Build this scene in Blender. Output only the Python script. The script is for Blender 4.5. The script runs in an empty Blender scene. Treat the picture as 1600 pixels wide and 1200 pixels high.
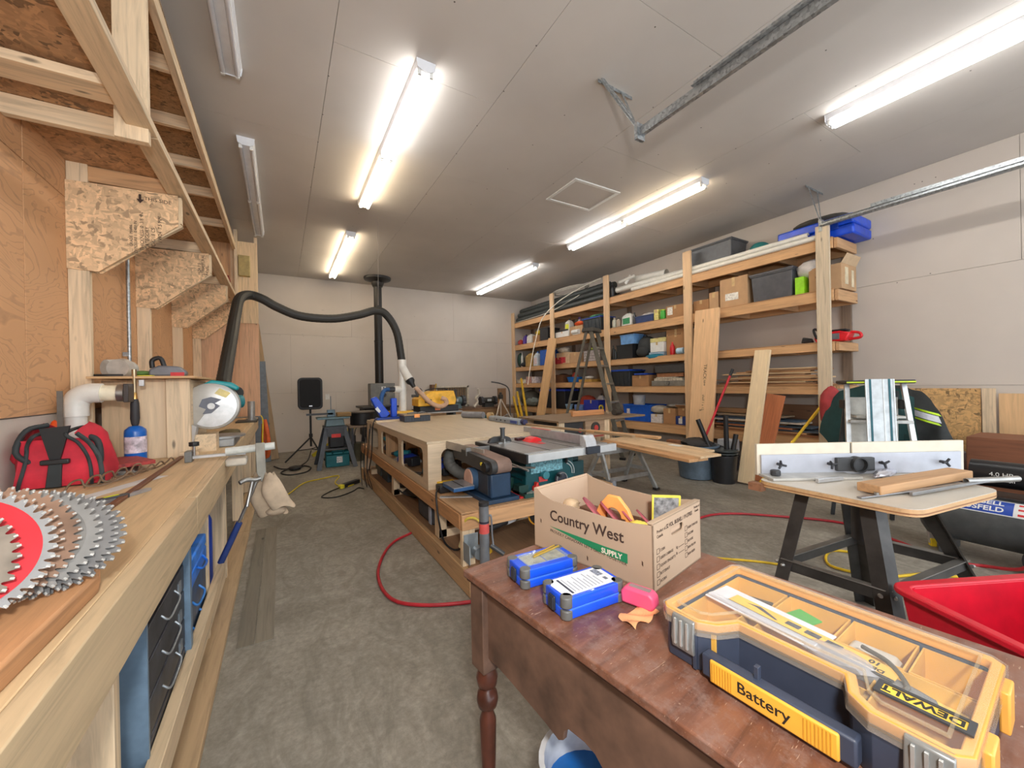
import bpy, math, random
from mathutils import Matrix, Vector
rnd = random.Random(7)
PI = math.pi
SC = bpy.context.scene
COL = SC.collection

# ---------------- camera ----------------
def cam_axes(yaw, p, r):
    fwd = Vector((math.sin(yaw)*math.cos(p), math.cos(yaw)*math.cos(p), math.sin(p)))
    right = Vector((math.cos(yaw), -math.sin(yaw), 0)); up = right.cross(fwd)
    return right*math.cos(r)+up*math.sin(r), -right*math.sin(r)+up*math.cos(r), fwd
cd = bpy.data.cameras.new('camera'); cam = bpy.data.objects.new('camera', cd); COL.objects.link(cam)
cd.sensor_width = 36; cd.lens = 13.794; cd.clip_start = .02; cd.clip_end = 60
_r, _u, _f = cam_axes(math.radians(30.5098), math.radians(-.0968), math.radians(-1.1276))
_m = Matrix((_r, _u, -_f)).transposed().to_4x4(); _m.translation = Vector((0, 0, 1.334)); cam.matrix_world = _m
SC.camera = cam
# ---------------- world, flash, exposure ----------------
w = bpy.data.worlds.new('daylight'); SC.world = w; w.use_nodes = True
w.node_tree.nodes['Background'].inputs[0].default_value = (.86, .93, 1, 1)
w.node_tree.nodes['Background'].inputs[1].default_value = 3.0
def area(name, loc, tgt, sx, sy, pw, col=(1, 1, 1)):
    l = bpy.data.lights.new(name, 'AREA'); l.shape = 'RECTANGLE'; l.size = sx; l.size_y = sy; l.energy = pw; l.color = col
    o = bpy.data.objects.new(name, l); COL.objects.link(o); o.location = loc
    o.rotation_euler = (Vector(tgt)-Vector(loc)).to_track_quat('-Z', 'Y').to_euler(); return o
area('camera_flash', (-.05, -.35, 1.78), (3.2, 6, 1.9), .16, .12, 44, (1, .98, .95))
SC.view_settings.view_transform = 'Standard'; SC.view_settings.look = 'None'
SC.view_settings.gamma = 1; SC.view_settings.use_curve_mapping = False
SC.view_settings.exposure = 0.0
TUBE = 29.0

# ---------------- materials ----------------
def lin(c):
    return tuple(((x/255)/12.92 if x/255 <= .04045 else ((x/255+.055)/1.055)**2.4) for x in c)
def rgba(c): return (*lin(c), 1)
MC = {}
def newmat(key):
    m = bpy.data.materials.new(str(key)); m.use_nodes = True; nt = m.node_tree
    return m, nt, nt.nodes['Principled BSDF']
def N(nt, t, **k):
    n = nt.nodes.new(t)
    for a, b in k.items(): setattr(n, a, b)
    return n
def ramp(nt, fac, stops):
    r = N(nt, 'ShaderNodeValToRGB'); e = r.color_ramp.elements
    while len(e) < len(stops): e.new(.5)
    for i, (p, c) in enumerate(stops): e[i].position = p; e[i].color = c
    nt.links.new(fac, r.inputs[0]); return r.outputs[0]
def coords(nt, scale=(1, 1, 1), rand=True):
    tc = N(nt, 'ShaderNodeTexCoord'); mp = N(nt, 'ShaderNodeMapping'); mp.inputs['Scale'].default_value = scale
    nt.links.new(tc.outputs['Object'], mp.inputs['Vector'])
    if rand:
        oi = N(nt, 'ShaderNodeObjectInfo'); mu = N(nt, 'ShaderNodeMath', operation='MULTIPLY'); mu.inputs[1].default_value = 37
        nt.links.new(oi.outputs['Random'], mu.inputs[0]); nt.links.new(mu.outputs[0], mp.inputs['Location'])
    return mp.outputs[0]
def noise(nt, v, s, d=4, rg=.55, dist=0):
    n = N(nt, 'ShaderNodeTexNoise'); n.inputs['Scale'].default_value = s; n.inputs['Detail'].default_value = d
    n.inputs['Roughness'].default_value = rg; n.inputs['Distortion'].default_value = dist
    nt.links.new(v, n.inputs['Vector']); return n.outputs['Fac']
def bump(nt, b, h, st=.2, d=.004):
    n = N(nt, 'ShaderNodeBump'); n.inputs['Strength'].default_value = st; n.inputs['Distance'].default_value = d
    nt.links.new(h, n.inputs['Height']); nt.links.new(n.outputs[0], b.inputs['Normal'])
def sh(c, k): return tuple(max(0, min(255, x*k)) for x in c)
def mixc(nt, f, a, b, mode='MIX'):
    n = N(nt, 'ShaderNodeMix', data_type='RGBA', blend_type=mode)
    for s, i in ((f, 0), (a, 6), (b, 7)):
        if hasattr(s, 'links'): nt.links.new(s, n.inputs[i])
        else: n.inputs[i].default_value = s
    return n.outputs[2]
def P(c, rough=.55, metal=0, var=.08, scale=14, spec=.5, coat=0, bmp=0):
    """painted / plastic / metal / cloth surface with a little unevenness"""
    k = ('p', c, rough, metal, var, scale, spec, coat, bmp)
    if k in MC: return MC[k]
    m, nt, b = newmat(k); v = coords(nt)
    f = noise(nt, v, scale)
    nt.links.new(ramp(nt, f, [(.3, rgba(sh(c, 1-var))), (.7, rgba(sh(c, 1+var)))]), b.inputs['Base Color'])
    b.inputs['Roughness'].default_value = rough; b.inputs['Metallic'].default_value = metal
    b.inputs['Specular IOR Level'].default_value = spec; b.inputs['Coat Weight'].default_value = coat
    if bmp: bump(nt, b, f, bmp)
    MC[k] = m; return m
def wood(c=(214, 182, 140), ax='x', dark=.8, rough=.6, knots=1):
    k = ('w', c, ax, dark, rough, knots)
    if k in MC: return MC[k]
    m, nt, b = newmat(k)
    s = {'x': (.9, 14, 14), 'y': (14, .9, 14), 'z': (14, 14, .9)}[ax]
    v = coords(nt, s); f = noise(nt, v, 2.2, 5, .6, 1.2)
    col = ramp(nt, f, [(.25, rgba(sh(c, dark))), (.5, rgba(c)), (.75, rgba(sh(c, 1.07)))])
    if knots:
        s2 = {'x': (2.2, 7, 7), 'y': (7, 2.2, 7), 'z': (7, 7, 2.2)}[ax]
        vo = N(nt, 'ShaderNodeTexVoronoi'); vo.inputs['Scale'].default_value = 1.0; nt.links.new(coords(nt, s2), vo.inputs['Vector'])
        kf = ramp(nt, vo.outputs['Distance'], [(.045, (1, 1, 1, 1)), (.085, (0, 0, 0, 1))])
        col = mixc(nt, kf, col, rgba(sh(c, .6)))
    nt.links.new(col, b.inputs['Base Color']); b.inputs['Roughness'].default_value = rough
    bump(nt, b, f, .15, .002); MC[k] = m; return m
def ply(c=(200, 146, 92), ax='z', amt=.8):
    """rotary cut plywood with rings of darker grain"""
    k = ('ply', c, ax, amt)
    if k in MC: return MC[k]
    m, nt, b = newmat(k)
    s = {'z': (2.2, 2.2, 1.1), 'y': (2.2, 1.0, 2.2), 'x': (1.0, 2.2, 2.2)}[ax]
    v = coords(nt, s); f = noise(nt, v, 1.2, 4, .45, .9)
    a = N(nt, 'ShaderNodeMath', operation='MULTIPLY'); a.inputs[1].default_value = 150; nt.links.new(f, a.inputs[0])
    q = N(nt, 'ShaderNodeMath', operation='SINE'); nt.links.new(a.outputs[0], q.inputs[0])
    g = noise(nt, coords(nt, tuple(x*9 for x in s)), 3, 4)
    r = ramp(nt, q.outputs[0], [(.0, rgba(c)), (.55, rgba(sh(c, 1.03))), (1, rgba(sh(c, amt)))])
    col = mixc(nt, g, r, rgba(c)); nt.links.new(col, b.inputs['Base Color']); b.inputs['Roughness'].default_value = .6
    bump(nt, b, g, .12, .002); MC[k] = m; return m
def osb(c=(214, 180, 138), lo=.72):
    k = ('osb', c, lo)
    if k in MC: return MC[k]
    m, nt, b = newmat(k); cols = []
    for i, (s, rot) in enumerate((((70, 70, 20), .5), ((22, 22, 74), -.6))):
        tc = N(nt, 'ShaderNodeTexCoord'); mp = N(nt, 'ShaderNodeMapping'); mp.inputs['Scale'].default_value = s
        mp.inputs['Rotation'].default_value = (rot, rot*1.3, rot)
        nz = N(nt, 'ShaderNodeTexNoise'); nz.inputs['Scale'].default_value = 7; nt.links.new(tc.outputs['Object'], nz.inputs['Vector'])
        ad = N(nt, 'ShaderNodeMixRGB'); ad.inputs[0].default_value = .10; nt.links.new(tc.outputs['Object'], ad.inputs[1]); nt.links.new(nz.outputs['Color'], ad.inputs[2])
        nt.links.new(ad.outputs[0], mp.inputs['Vector'])
        vo = N(nt, 'ShaderNodeTexVoronoi'); vo.inputs['Scale'].default_value = .9; nt.links.new(mp.outputs[0], vo.inputs['Vector'])
        sp = N(nt, 'ShaderNodeSeparateColor'); nt.links.new(vo.outputs['Color'], sp.inputs[0])
        cols.append(ramp(nt, sp.outputs[0], [(0, rgba(sh(c, lo))), (.18, rgba(sh(c, .9))), (.6, rgba(c)), (1, rgba(sh(c, 1.1)))]))
    f = ramp(nt, noise(nt, coords(nt), 30, 2), [(.46, (0, 0, 0, 1)), (.54, (1, 1, 1, 1))])
    nt.links.new(mixc(nt, f, cols[0], cols[1]), b.inputs['Base Color']); b.inputs['Roughness'].default_value = .62
    bump(nt, b, f, .2, .002); MC[k] = m; return m
def concrete():
    m, nt, b = newmat('concrete'); v = coords(nt, rand=False)
    f = noise(nt, v, .9, 9, .66, .8); g = noise(nt, v, 34, 5, .7); h = noise(nt, coords(nt, (3.2, 1.6, 1), False), 1.6, 8, .68, 2.4)
    c1 = ramp(nt, f, [(.34, rgba((112, 106, 97))), (.5, rgba((148, 142, 131))), (.66, rgba((170, 163, 151)))])
    c2 = mixc(nt, .30, c1, ramp(nt, g, [(.35, rgba((92, 88, 80))), (.65, rgba((184, 176, 160)))]))
    c3 = mixc(nt, ramp(nt, h, [(.42, (0, 0, 0, 1)), (.60, (.55, .55, .55, 1))]), c2, rgba((112, 107, 96)))
    nt.links.new(c3, b.inputs['Base Color']); b.inputs['Roughness'].default_value = .6
    bump(nt, b, g, .15, .002); return m
def gypsum(c):
    k = ('gyp', c)
    if k in MC: return MC[k]
    m, nt, b = newmat(k); v = coords(nt, rand=False); f = noise(nt, v, 1.2, 3); g = noise(nt, v, 60, 3)
    nt.links.new(ramp(nt, f, [(.3, rgba(sh(c, .975))), (.7, rgba(sh(c, 1.02)))]), b.inputs['Base Color'])
    b.inputs['Roughness'].default_value = .8; bump(nt, b, g, .06, .001); MC[k] = m; return m
def galv(c=(165, 170, 172)):
    k = ('galv', c)
    if k in MC: return MC[k]
    m, nt, b = newmat(k); vo = N(nt, 'ShaderNodeTexVoronoi'); vo.inputs['Scale'].default_value = 60; nt.links.new(coords(nt), vo.inputs['Vector'])
    sp = N(nt, 'ShaderNodeSeparateColor'); nt.links.new(vo.outputs['Color'], sp.inputs[0])
    nt.links.new(ramp(nt, sp.outputs[0], [(0, rgba(sh(c, .85))), (1, rgba(sh(c, 1.12)))]), b.inputs['Base Color'])
    b.inputs['Metallic'].default_value = .75; b.inputs['Roughness'].default_value = .38; MC[k] = m; return m
def glassy(c=(235, 240, 240), a=.16, rough=.1):
    k = ('gl', c, a)
    if k in MC: return MC[k]
    m, nt, b = newmat(k); b.inputs['Base Color'].default_value = rgba(c); b.inputs['Roughness'].default_value = rough
    b.inputs['Alpha'].default_value = a; b.inputs['Specular IOR Level'].default_value = .8; MC[k] = m; return m
def glow(c, st):
    k = ('glow', c, st)
    if k in MC: return MC[k]
    m, nt, b = newmat(k); b.inputs['Base Color'].default_value = rgba(c)
    b.inputs['Emission Color'].default_value = rgba(c); b.inputs['Emission Strength'].default_value = st; MC[k] = m; return m
def oldwood():
    """worn red brown varnish of the writing desk with scratches of bare wood"""
    m, nt, b = newmat('worn_varnish'); v = coords(nt, (9, 1, 9), False)
    f = noise(nt, v, 3, 5, .6, 1); s = noise(nt, coords(nt, (3, 3, 3), False), 9, 6, .75); t = noise(nt, coords(nt, (60, 7, 60), False), 2, 3, .6, 3)
    col = ramp(nt, f, [(.3, rgba((98, 64, 50))), (.55, rgba((128, 84, 64))), (.8, rgba((148, 104, 82)))])
    col = mixc(nt, ramp(nt, s, [(.47, (0, 0, 0, 1)), (.66, (.6, .6, .6, 1))]), col, rgba((146, 122, 112)))
    col = mixc(nt, ramp(nt, t, [(.66, (0, 0, 0, 1)), (.70, (.8, .8, .8, 1))]), col, rgba((196, 168, 144)))
    nt.links.new(col, b.inputs['Base Color']); nt.links.new(ramp(nt, s, [(.3, (.3, .3, .3, 1)), (.7, (.6, .6, .6, 1))]), b.inputs['Roughness'])
    bump(nt, b, s, .12, .002); return m
BLK = P((28, 28, 30), .5); DGR = P((62, 63, 66), .5); MGR = P((118, 120, 122), .5); WHT = P((226, 226, 222), .5, var=.03)
CARD = P((186, 150, 112), .8, var=.05, scale=6); CARD2 = P((164, 122, 82), .8, var=.05, scale=6); CARD3 = P((200, 172, 138), .8, var=.04)
STEEL = P((168, 168, 166), .3, .85, .08, 20); ALU = P((196, 198, 200), .35, .6, .05, 20); RUST = P((140, 108, 88), .5, .5, .2, 9)
PINE = {a: wood((222, 198, 164), a) for a in 'xyz'}; FIR = {a: wood((200, 156, 112), a) for a in 'xyz'}
PALE = {a: wood((208, 184, 150), a) for a in 'xyz'}

# ---------------- mesh building ----------------
ORG = {}
class G:
    def __init__(s): s.V = []; s.F = []; s.M = Matrix()
    def add(s, vs, fs):
        n = len(s.V); s.V += [tuple(s.M @ Vector(v)) for v in vs]; s.F += [tuple(i+n for i in f) for f in fs]; return s
    def b(s, x0, y0, z0, x1, y1, z1):
        return s.add([(x0, y0, z0), (x1, y0, z0), (x1, y1, z0), (x0, y1, z0), (x0, y0, z1), (x1, y0, z1), (x1, y1, z1), (x0, y1, z1)],
                     [(0, 3, 2, 1), (4, 5, 6, 7), (0, 1, 5, 4), (1, 2, 6, 5), (2, 3, 7, 6), (3, 0, 4, 7)])
    def fr(s, x0, y0, z0, x1, y1, z1, e, f=None):
        """frustum: top inset by e (negative flares out)"""
        f = e if f is None else f
        return s.add([(x0, y0, z0), (x1, y0, z0), (x1, y1, z0), (x0, y1, z0), (x0+e, y0+f, z1), (x1-e, y0+f, z1), (x1-e, y1-f, z1), (x0+e, y1-f, z1)],
                     [(0, 3, 2, 1), (4, 5, 6, 7), (0, 1, 5, 4), (1, 2, 6, 5), (2, 3, 7, 6), (3, 0, 4, 7)])
    def tray(s, x0, y0, z0, x1, y1, z1, t, fl=0):
        """open topped box, wall t, flaring out by fl at the top"""
        a = [(x0, y0, z0), (x1, y0, z0), (x1, y1, z0), (x0, y1, z0)]
        bq = [(x0-fl, y0-fl, z1), (x1+fl, y0-fl, z1), (x1+fl, y1+fl, z1), (x0-fl, y1+fl, z1)]
        c = [(x0-fl+t, y0-fl+t, z1), (x1+fl-t, y0-fl+t, z1), (x1+fl-t, y1+fl-t, z1), (x0-fl+t, y1+fl-t, z1)]
        d = [(x0+t, y0+t, z0+t), (x1-t, y0+t, z0+t), (x1-t, y1-t, z0+t), (x0+t, y1-t, z0+t)]
        f = [(0, 3, 2, 1), (12, 13, 14, 15)]
        for i in range(4):
            j = (i+1) % 4
            f += [(i, j, 4+j, 4+i), (4+i, 4+j, 8+j, 8+i), (8+i, 8+j, 12+j, 12+i)]
        return s.add(a+bq+c+d, f)
    def cyl(s, p, q, r, r2=None, n=14, cap=True):
        p, q = Vector(p), Vector(q); r2 = r if r2 is None else r2; d = (q-p).normalized()
        u = d.orthogonal().normalized(); v = d.cross(u)
        vs = [tuple(p+(u*math.cos(2*PI*i/n)+v*math.sin(2*PI*i/n))*r) for i in range(n)] + [tuple(q+(u*math.cos(2*PI*i/n)+v*math.sin(2*PI*i/n))*r2) for i in range(n)]
        fs = [(i, (i+1) % n, n+(i+1) % n, n+i) for i in range(n)]
        if cap: fs += [tuple(reversed(range(n))), tuple(range(n, 2*n))]
        return s.add(vs, fs)
    def pipe(s, p, q, r, t, n=18):
        """hollow tube"""
        p, q = Vector(p), Vector(q); d = (q-p).normalized(); u = d.orthogonal().normalized(); v = d.cross(u); R = []
        for c, rr in ((p, r), (q, r), (q, r-t), (p, r-t)): R += [tuple(c+(u*math.cos(2*PI*i/n)+v*math.sin(2*PI*i/n))*rr) for i in range(n)]
        return s.add(R, [(k*n+i, k*n+(i+1) % n, ((k+1) % 4)*n+(i+1) % n, ((k+1) % 4)*n+i) for k in range(4) for i in range(n)])
    def tube(s, pts, r, n=8, sub=4, ribs=0):
        P0 = [Vector(p) for p in pts]
        if sub > 1 and len(P0) > 2:
            Q = []
            E = [P0[0]*2-P0[1]]+P0+[P0[-1]*2-P0[-2]]
            for i in range(1, len(E)-2):
                for k in range(sub):
                    t = k/sub; a, b_, c, d = E[i-1], E[i], E[i+1], E[i+2]
                    Q.append(.5*((2*b_)+(c-a)*t+(2*a-5*b_+4*c-d)*t*t+(3*b_-a-3*c+d)*t**3))
            Q.append(P0[-1]); P0 = Q
        vs = []; u = None; m = len(P0)
        for i, p in enumerate(P0):
            d = (P0[min(i+1, m-1)]-P0[max(i-1, 0)]).normalized()
            u = d.orthogonal().normalized() if u is None else (u-d*u.dot(d)).normalized()
            v = d.cross(u); rr = r*(1+ribs*(1 if i % 2 else -1))
            vs += [tuple(p+(u*math.cos(2*PI*k/n)+v*math.sin(2*PI*k/n))*rr) for k in range(n)]
        fs = [(i*n+k, i*n+(k+1) % n, (i+1)*n+(k+1) % n, (i+1)*n+k) for i in range(m-1) for k in range(n)]
        return s.add(vs, fs+[tuple(reversed(range(n))), tuple(range((m-1)*n, m*n))])
    def lathe(s, prof, c=(0, 0, 0), n=18, axis=(0, 0, 1)):
        c = Vector(c); d = Vector(axis).normalized(); u = Vector((1, 0, 0)) if abs(d.z) > .9 else d.orthogonal().normalized(); v = d.cross(u)
        vs = [tuple(c+d*z+(u*math.cos(2*PI*i/n)+v*math.sin(2*PI*i/n))*max(r, .0004)) for r, z in prof for i in range(n)]
        m = len(prof)
        return s.add(vs, [(k*n+i, k*n+(i+1) % n, (k+1)*n+(i+1) % n, (k+1)*n+i) for k in range(m-1) for i in range(n)]+[tuple(reversed(range(n))), tuple(range((m-1)*n, m*n))])
    def prism(s, pts, a, b_, pl='xz'):
        f = {'xz': lambda p, h: (p[0], h, p[1]), 'xy': lambda p, h: (p[0], p[1], h), 'yz': lambda p, h: (h, p[0], p[1])}[pl]; n = len(pts)
        return s.add([f(p, a) for p in pts]+[f(p, b_) for p in pts], [tuple(range(n)), tuple(reversed(range(n, 2*n)))]+[(i, n+i, n+(i+1) % n, (i+1) % n) for i in range(n)])
    def ring(s, outer, inner, a, b_, pl='xy'):
        """prism between two outlines with the same number of points"""
        f = {'xz': lambda p, h: (p[0], h, p[1]), 'xy': lambda p, h: (p[0], p[1], h), 'yz': lambda p, h: (h, p[0], p[1])}[pl]; n = len(outer)
        R = [f(p, a) for p in outer]+[f(p, b_) for p in outer]+[f(p, b_) for p in inner]+[f(p, a) for p in inner]
        return s.add(R, [(k*n+i, k*n+(i+1) % n, ((k+1) % 4)*n+(i+1) % n, ((k+1) % 4)*n+i) for k in range(4) for i in range(n)])
    def ell(s, c, r, n=14, m=9, jit=0, sd=1):
        rr = random.Random(sd); vs = []
        for j in range(m+1):
            th = PI*j/m
            for i in range(n):
                k = 1+jit*(rr.random()-.5)
                vs.append((c[0]+r[0]*k*math.sin(th)*math.cos(2*PI*i/n), c[1]+r[1]*k*math.sin(th)*math.sin(2*PI*i/n), c[2]+r[2]*(1+jit*.3*(rr.random()-.5))*math.cos(th)))
        return s.add(vs, [(j*n+i, (j+1)*n+i, (j+1)*n+(i+1) % n, j*n+(i+1) % n) for j in range(m) for i in range(n)])
    def grid(s, fn, nu, nv, t=0):
        """surface fn(u,v) over the unit square"""
        vs = [tuple(fn(i/nu, j/nv)) for i in range(nu+1) for j in range(nv+1)]
        return s.add(vs, [(i*(nv+1)+j, (i+1)*(nv+1)+j, (i+1)*(nv+1)+j+1, i*(nv+1)+j+1) for i in range(nu) for j in range(nv)])
def rr(x0, y0, x1, y1, r, n=4):
    o = []
    for cx, cy, a in ((x1-r, y1-r, 0), (x0+r, y1-r, 90), (x0+r, y0+r, 180), (x1-r, y0+r, 270)):
        for k in range(n+1): t = math.radians(a+90*k/n); o.append((cx+r*math.cos(t), cy+r*math.sin(t)))
    return o
def thing(name, label, cat, loc=(0, 0, 0), rz=0, group=None, w=0):
    """an Empty at the base; w=1: its parts are given in room coordinates"""
    o = bpy.data.objects.new(name, None); COL.objects.link(o); o.location = loc; o.rotation_euler = (0, 0, rz); o.empty_display_size = .05
    o['label'] = label; o['category'] = cat
    if group: o['group'] = group
    ORG[o.name] = Vector(loc) if w else None
    return o
def mesh(name, g, mat, smooth=0, off=None):
    me = bpy.data.meshes.new(name)
    V = g.V if off is None else [(v[0]-off[0], v[1]-off[1], v[2]-off[2]) for v in g.V]
    me.from_pydata(V, [], g.F); me.materials.append(mat); me.update()
    import bmesh
    bm = bmesh.new(); bm.from_mesh(me); bmesh.ops.recalc_face_normals(bm, faces=bm.faces); bm.to_mesh(me); bm.free()
    if smooth: me.shade_smooth(); me.set_sharp_from_angle(angle=math.radians(smooth))
    return me
def fin(o, bev=0, sub=0):
    if bev:
        m = o.modifiers.new('bevel', 'BEVEL'); m.width = bev; m.segments = 2; m.limit_method = 'ANGLE'
        if not o.data.polygons[0].use_smooth: o.data.shade_smooth(); o.data.set_sharp_from_angle(angle=math.radians(50))
    if sub: m = o.modifiers.new('subdivision', 'SUBSURF'); m.levels = m.render_levels = sub
def part(name, g, mat, par, label=None, bev=0, smooth=0, sub=0, stuff=0):
    off = ORG.get(par.name)
    o = bpy.data.objects.new(name, mesh(name, g, mat, smooth, off)); COL.objects.link(o); o.parent = par; fin(o, bev, sub)
    ORG[o.name] = off
    if label: o['label'] = label
    if stuff: o['kind'] = 'stuff'
    return o
def one(name, g, mat, label, cat, loc=(0, 0, 0), rz=0, group=None, w=1, bev=0, smooth=0, sub=0, stuff=0):
    o = bpy.data.objects.new(name, mesh(name, g, mat, smooth, Vector(loc) if w else None)); COL.objects.link(o); o.location = loc; o.rotation_euler = (0, 0, rz); fin(o, bev, sub)
    o['label'] = label; o['category'] = cat; ORG[o.name] = Vector(loc) if w else None
    if group: o['group'] = group
    if stuff: o['kind'] = 'stuff'
    return o
def struct(name, g, mat, par=None, bev=0, smooth=0):
    o = bpy.data.objects.new(name, mesh(name, g, mat, smooth)); COL.objects.link(o); fin(o, bev)
    if par: o.parent = par
    else: o['kind'] = 'structure'
    ORG[o.name] = None
    return o
def frame(o, x, y):
    """matrix whose local x and y run along the given directions"""
    x = Vector(x).normalized(); z = x.cross(Vector(y)).normalized(); y = z.cross(x)
    m = Matrix((x, y, z)).transposed().to_4x4(); m.translation = Vector(o); return m
def board(name, p, q, wd, t, mat, par=None, up=(0, 0, 1), label=None, bev=.002, cat=None, group=None):
    """a straight board from p to q; wd is its size across, t its size along up. Its own x axis is the grain"""
    p, q = Vector(p), Vector(q); L = (q-p).length; g = G().b(0, -wd/2, -t/2, L, wd/2, t/2)
    o = bpy.data.objects.new(name, mesh(name, g, mat)); COL.objects.link(o); fin(o, bev)
    x = (q-p).normalized(); y = Vector(up).cross(x)
    m = frame(p, x, y)
    if par is not None:
        off = ORG.get(par.name)
        if off is not None: m = Matrix.Translation(-off) @ m
        o.parent = par
    o.matrix_basis = m; ORG[o.name] = None
    if label: o['label'] = label
    if cat: o['category'] = cat
    if group: o['group'] = group
    return o
def txt(name, s, size, mat, par, o, x, y, ext=.0006, shx=1, bold=0, align='LEFT'):
    c = bpy.data.curves.new(name, 'FONT'); c.body = s; c.size = size; c.extrude = ext; c.offset = bold; c.align_x = align; c.resolution_u = 3
    t = bpy.data.objects.new(name, c); COL.objects.link(t); bpy.context.view_layer.update()
    me = bpy.data.meshes.new_from_object(t.evaluated_get(bpy.context.evaluated_depsgraph_get())); bpy.data.objects.remove(t)
    me.materials.clear(); me.materials.append(mat)
    ob = bpy.data.objects.new(name, me); COL.objects.link(ob); m = frame(o, x, y)
    if par is not None:
        off = ORG.get(par.name)
        if off is not None: m = Matrix.Translation(-off) @ m
        ob.parent = par
    ob.matrix_basis = m @ Matrix.Diagonal((shx, 1, 1, 1)); return ob
def dup(root, loc=None, rz=None, label=None, group=None):
    def cp(o, par):
        c = o.copy(); COL.objects.link(c); c.parent = par; ORG[c.name] = ORG.get(o.name)
        for ch in [k for k in KIDS.get(o.name, [])]: cp(ch, c)
        return c
    KIDS = {}
    for o in root.children_recursive: KIDS.setdefault(o.parent.name, []).append(o)
    r = cp(root, None)
    if loc is not None: r.location = loc
    if rz is not None: r.rotation_euler = (0, 0, rz)
    if label: r['label'] = label
    if group: r['group'] = group
    return r

# ================= THE ROOM =================
XL, XR, YB, YF, ZC = -1.05, 6.22, 9.39, -2.6, 3.66
GYP = gypsum((202, 192, 181)); GYC = gypsum((198, 192, 185)); CORE = P((160, 152, 142), .9)
floor = struct('floor', G().b(XL-.1, YF, -.1, XR+.1, YB+.1, 0), concrete())
ceil = struct('ceiling', G().b(XL-.1, YF, ZC+.013, XR+.1, YB+.1, ZC+.06), CORE)
def sheets(par, name, mat, mk, ext, size, off, vert=0, gap=.0016, th=.0125):
    """rows of board sheets with open joints between them. ext=(u0,u1,v0,v1); rows run along u"""
    u0, u1, v0, v1 = ext; L, H = size; v = v0; r = 0
    while v < v1-.01:
        ve = min(v+H, v1); u = u0-off[r % len(off)]
        while u < u1-.01:
            ua, ub = max(u, u0), min(u+L, u1)
            if ub-ua > .02: struct(name, mk(ua+gap, v+gap, ub-gap, ve-gap), mat, par)
            u += L
        v = ve; r += 1
# ceiling seams run along y at x = .345, 1.56, 2.78...
sheets(ceil, 'drywall_panel', GYC, lambda a, b, c, d: G().b(b, a, ZC, d, c, ZC+.0125), (YF, YB, -.875, XR), (2.44, 1.22), (.63, 1.85))
sheets(ceil, 'drywall_panel', GYC, lambda a, b, c, d: G().b(b, a, ZC, d, c, ZC+.0125), (YF, YB, XL, -.875), (2.44, 1.22), (0,))
wb = struct('wall_back', G().b(XL-.1, YB+.013, 0, XR+.1, YB+.1, ZC+.05), CORE)
sheets(wb, 'drywall_panel', GYP, lambda a, b, c, d: G().b(a, YB, b, c, YB+.0125, d), (XL, XR, 0, 3.66), (2.44, 1.22), (.35, 1.2, 0))
wr = struct('wall_right', G().b(XR+.013, YF, 0, XR+.1, YB+.1, ZC+.05), CORE)
sheets(wr, 'drywall_panel', GYP, lambda a, b, c, d: G().b(XR, a, b, XR+.0125, c, d), (YF, YB, 0, 3.66), (3.66, 1.22), (.8, 2.3, .3))
wl = struct('wall_left', G().b(XL-.1, YF, 0, XL-.013, YB+.1, ZC+.05), CORE)
sheets(wl, 'drywall_panel', GYP, lambda a, b, c, d: G().b(XL-.0125, a, b, XL, c, d), (YF, YB, 0, 3.66), (2.44, 1.22), (.3, 1.5, .8))
# fir plywood sheets over the drywall above the bench
for y0, y1 in ((-2.1, .33), (.34, 2.77), (2.78, 5.21), (5.22, 7.0)):
    for z0, z1 in ((1.225, 2.44), (2.445, 3.655)):
        struct('plywood_sheet', G().b(XL, y0, z0, XL+.012, y1, z1), ply((206, 158, 114), 'y'), wl, bev=.001)
# drywall screws, joined: hundreds of pin heads
g = G()
for i in range(26):
    for x in (.345, 1.563, 2.783, 4.0, 5.22, 3.39, .95, 2.17, 4.6):
        for y in (YF+.4*i*1.2,):
            if y < YB-.1 and rnd.random() < .8:
                X, Y = x+.02*(rnd.random()-.5), y+.05*rnd.random(); g.cyl((X, Y, ZC-.0008), (X, Y, ZC+.002), .006, n=6)
for i in range(70):
    z = rnd.choice((.3, .8, 1.2, 1.24, 1.8, 2.42, 2.46, 3.0, 3.5)); y = rnd.uniform(-.5, 9); g.cyl((XR-.0008, y, z), (XR+.002, y, z), .006, n=6)
for i in range(60):
    z = rnd.choice((.3, .8, 1.2, 1.24, 1.8, 2.42, 2.46, 3.0, 3.5)); x = rnd.choice((0, .4, .8, 1.2, 1.6, 2.4, 2.8, 3.6, 4.4))+rnd.random()*.03; g.cyl((x, YB-.0008, z), (x, YB+.002, z), .005, n=6)
s = struct('screw_heads', g, P((96, 90, 84), .6), ceil); s['kind'] = 'stuff'
# attic hatch
h = thing('attic_hatch', 'square white framed access hatch in the ceiling', 'hatch', (3.27, 3.75, ZC), w=1)
part('hatch_panel', G().b(2.97, 3.5, ZC-.006, 3.6, 4.0, ZC+.002), GYC, h)
for a in ((2.93, 3.46, 3.64, 3.5), (2.93, 4.0, 3.64, 4.04), (2.93, 3.5, 2.97, 4.0), (3.6, 3.5, 3.64, 4.0)):
    part('trim_strip', G().b(a[0], a[1], ZC-.014, a[2], a[3], ZC-.001), WHT, h, bev=.002)

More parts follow.
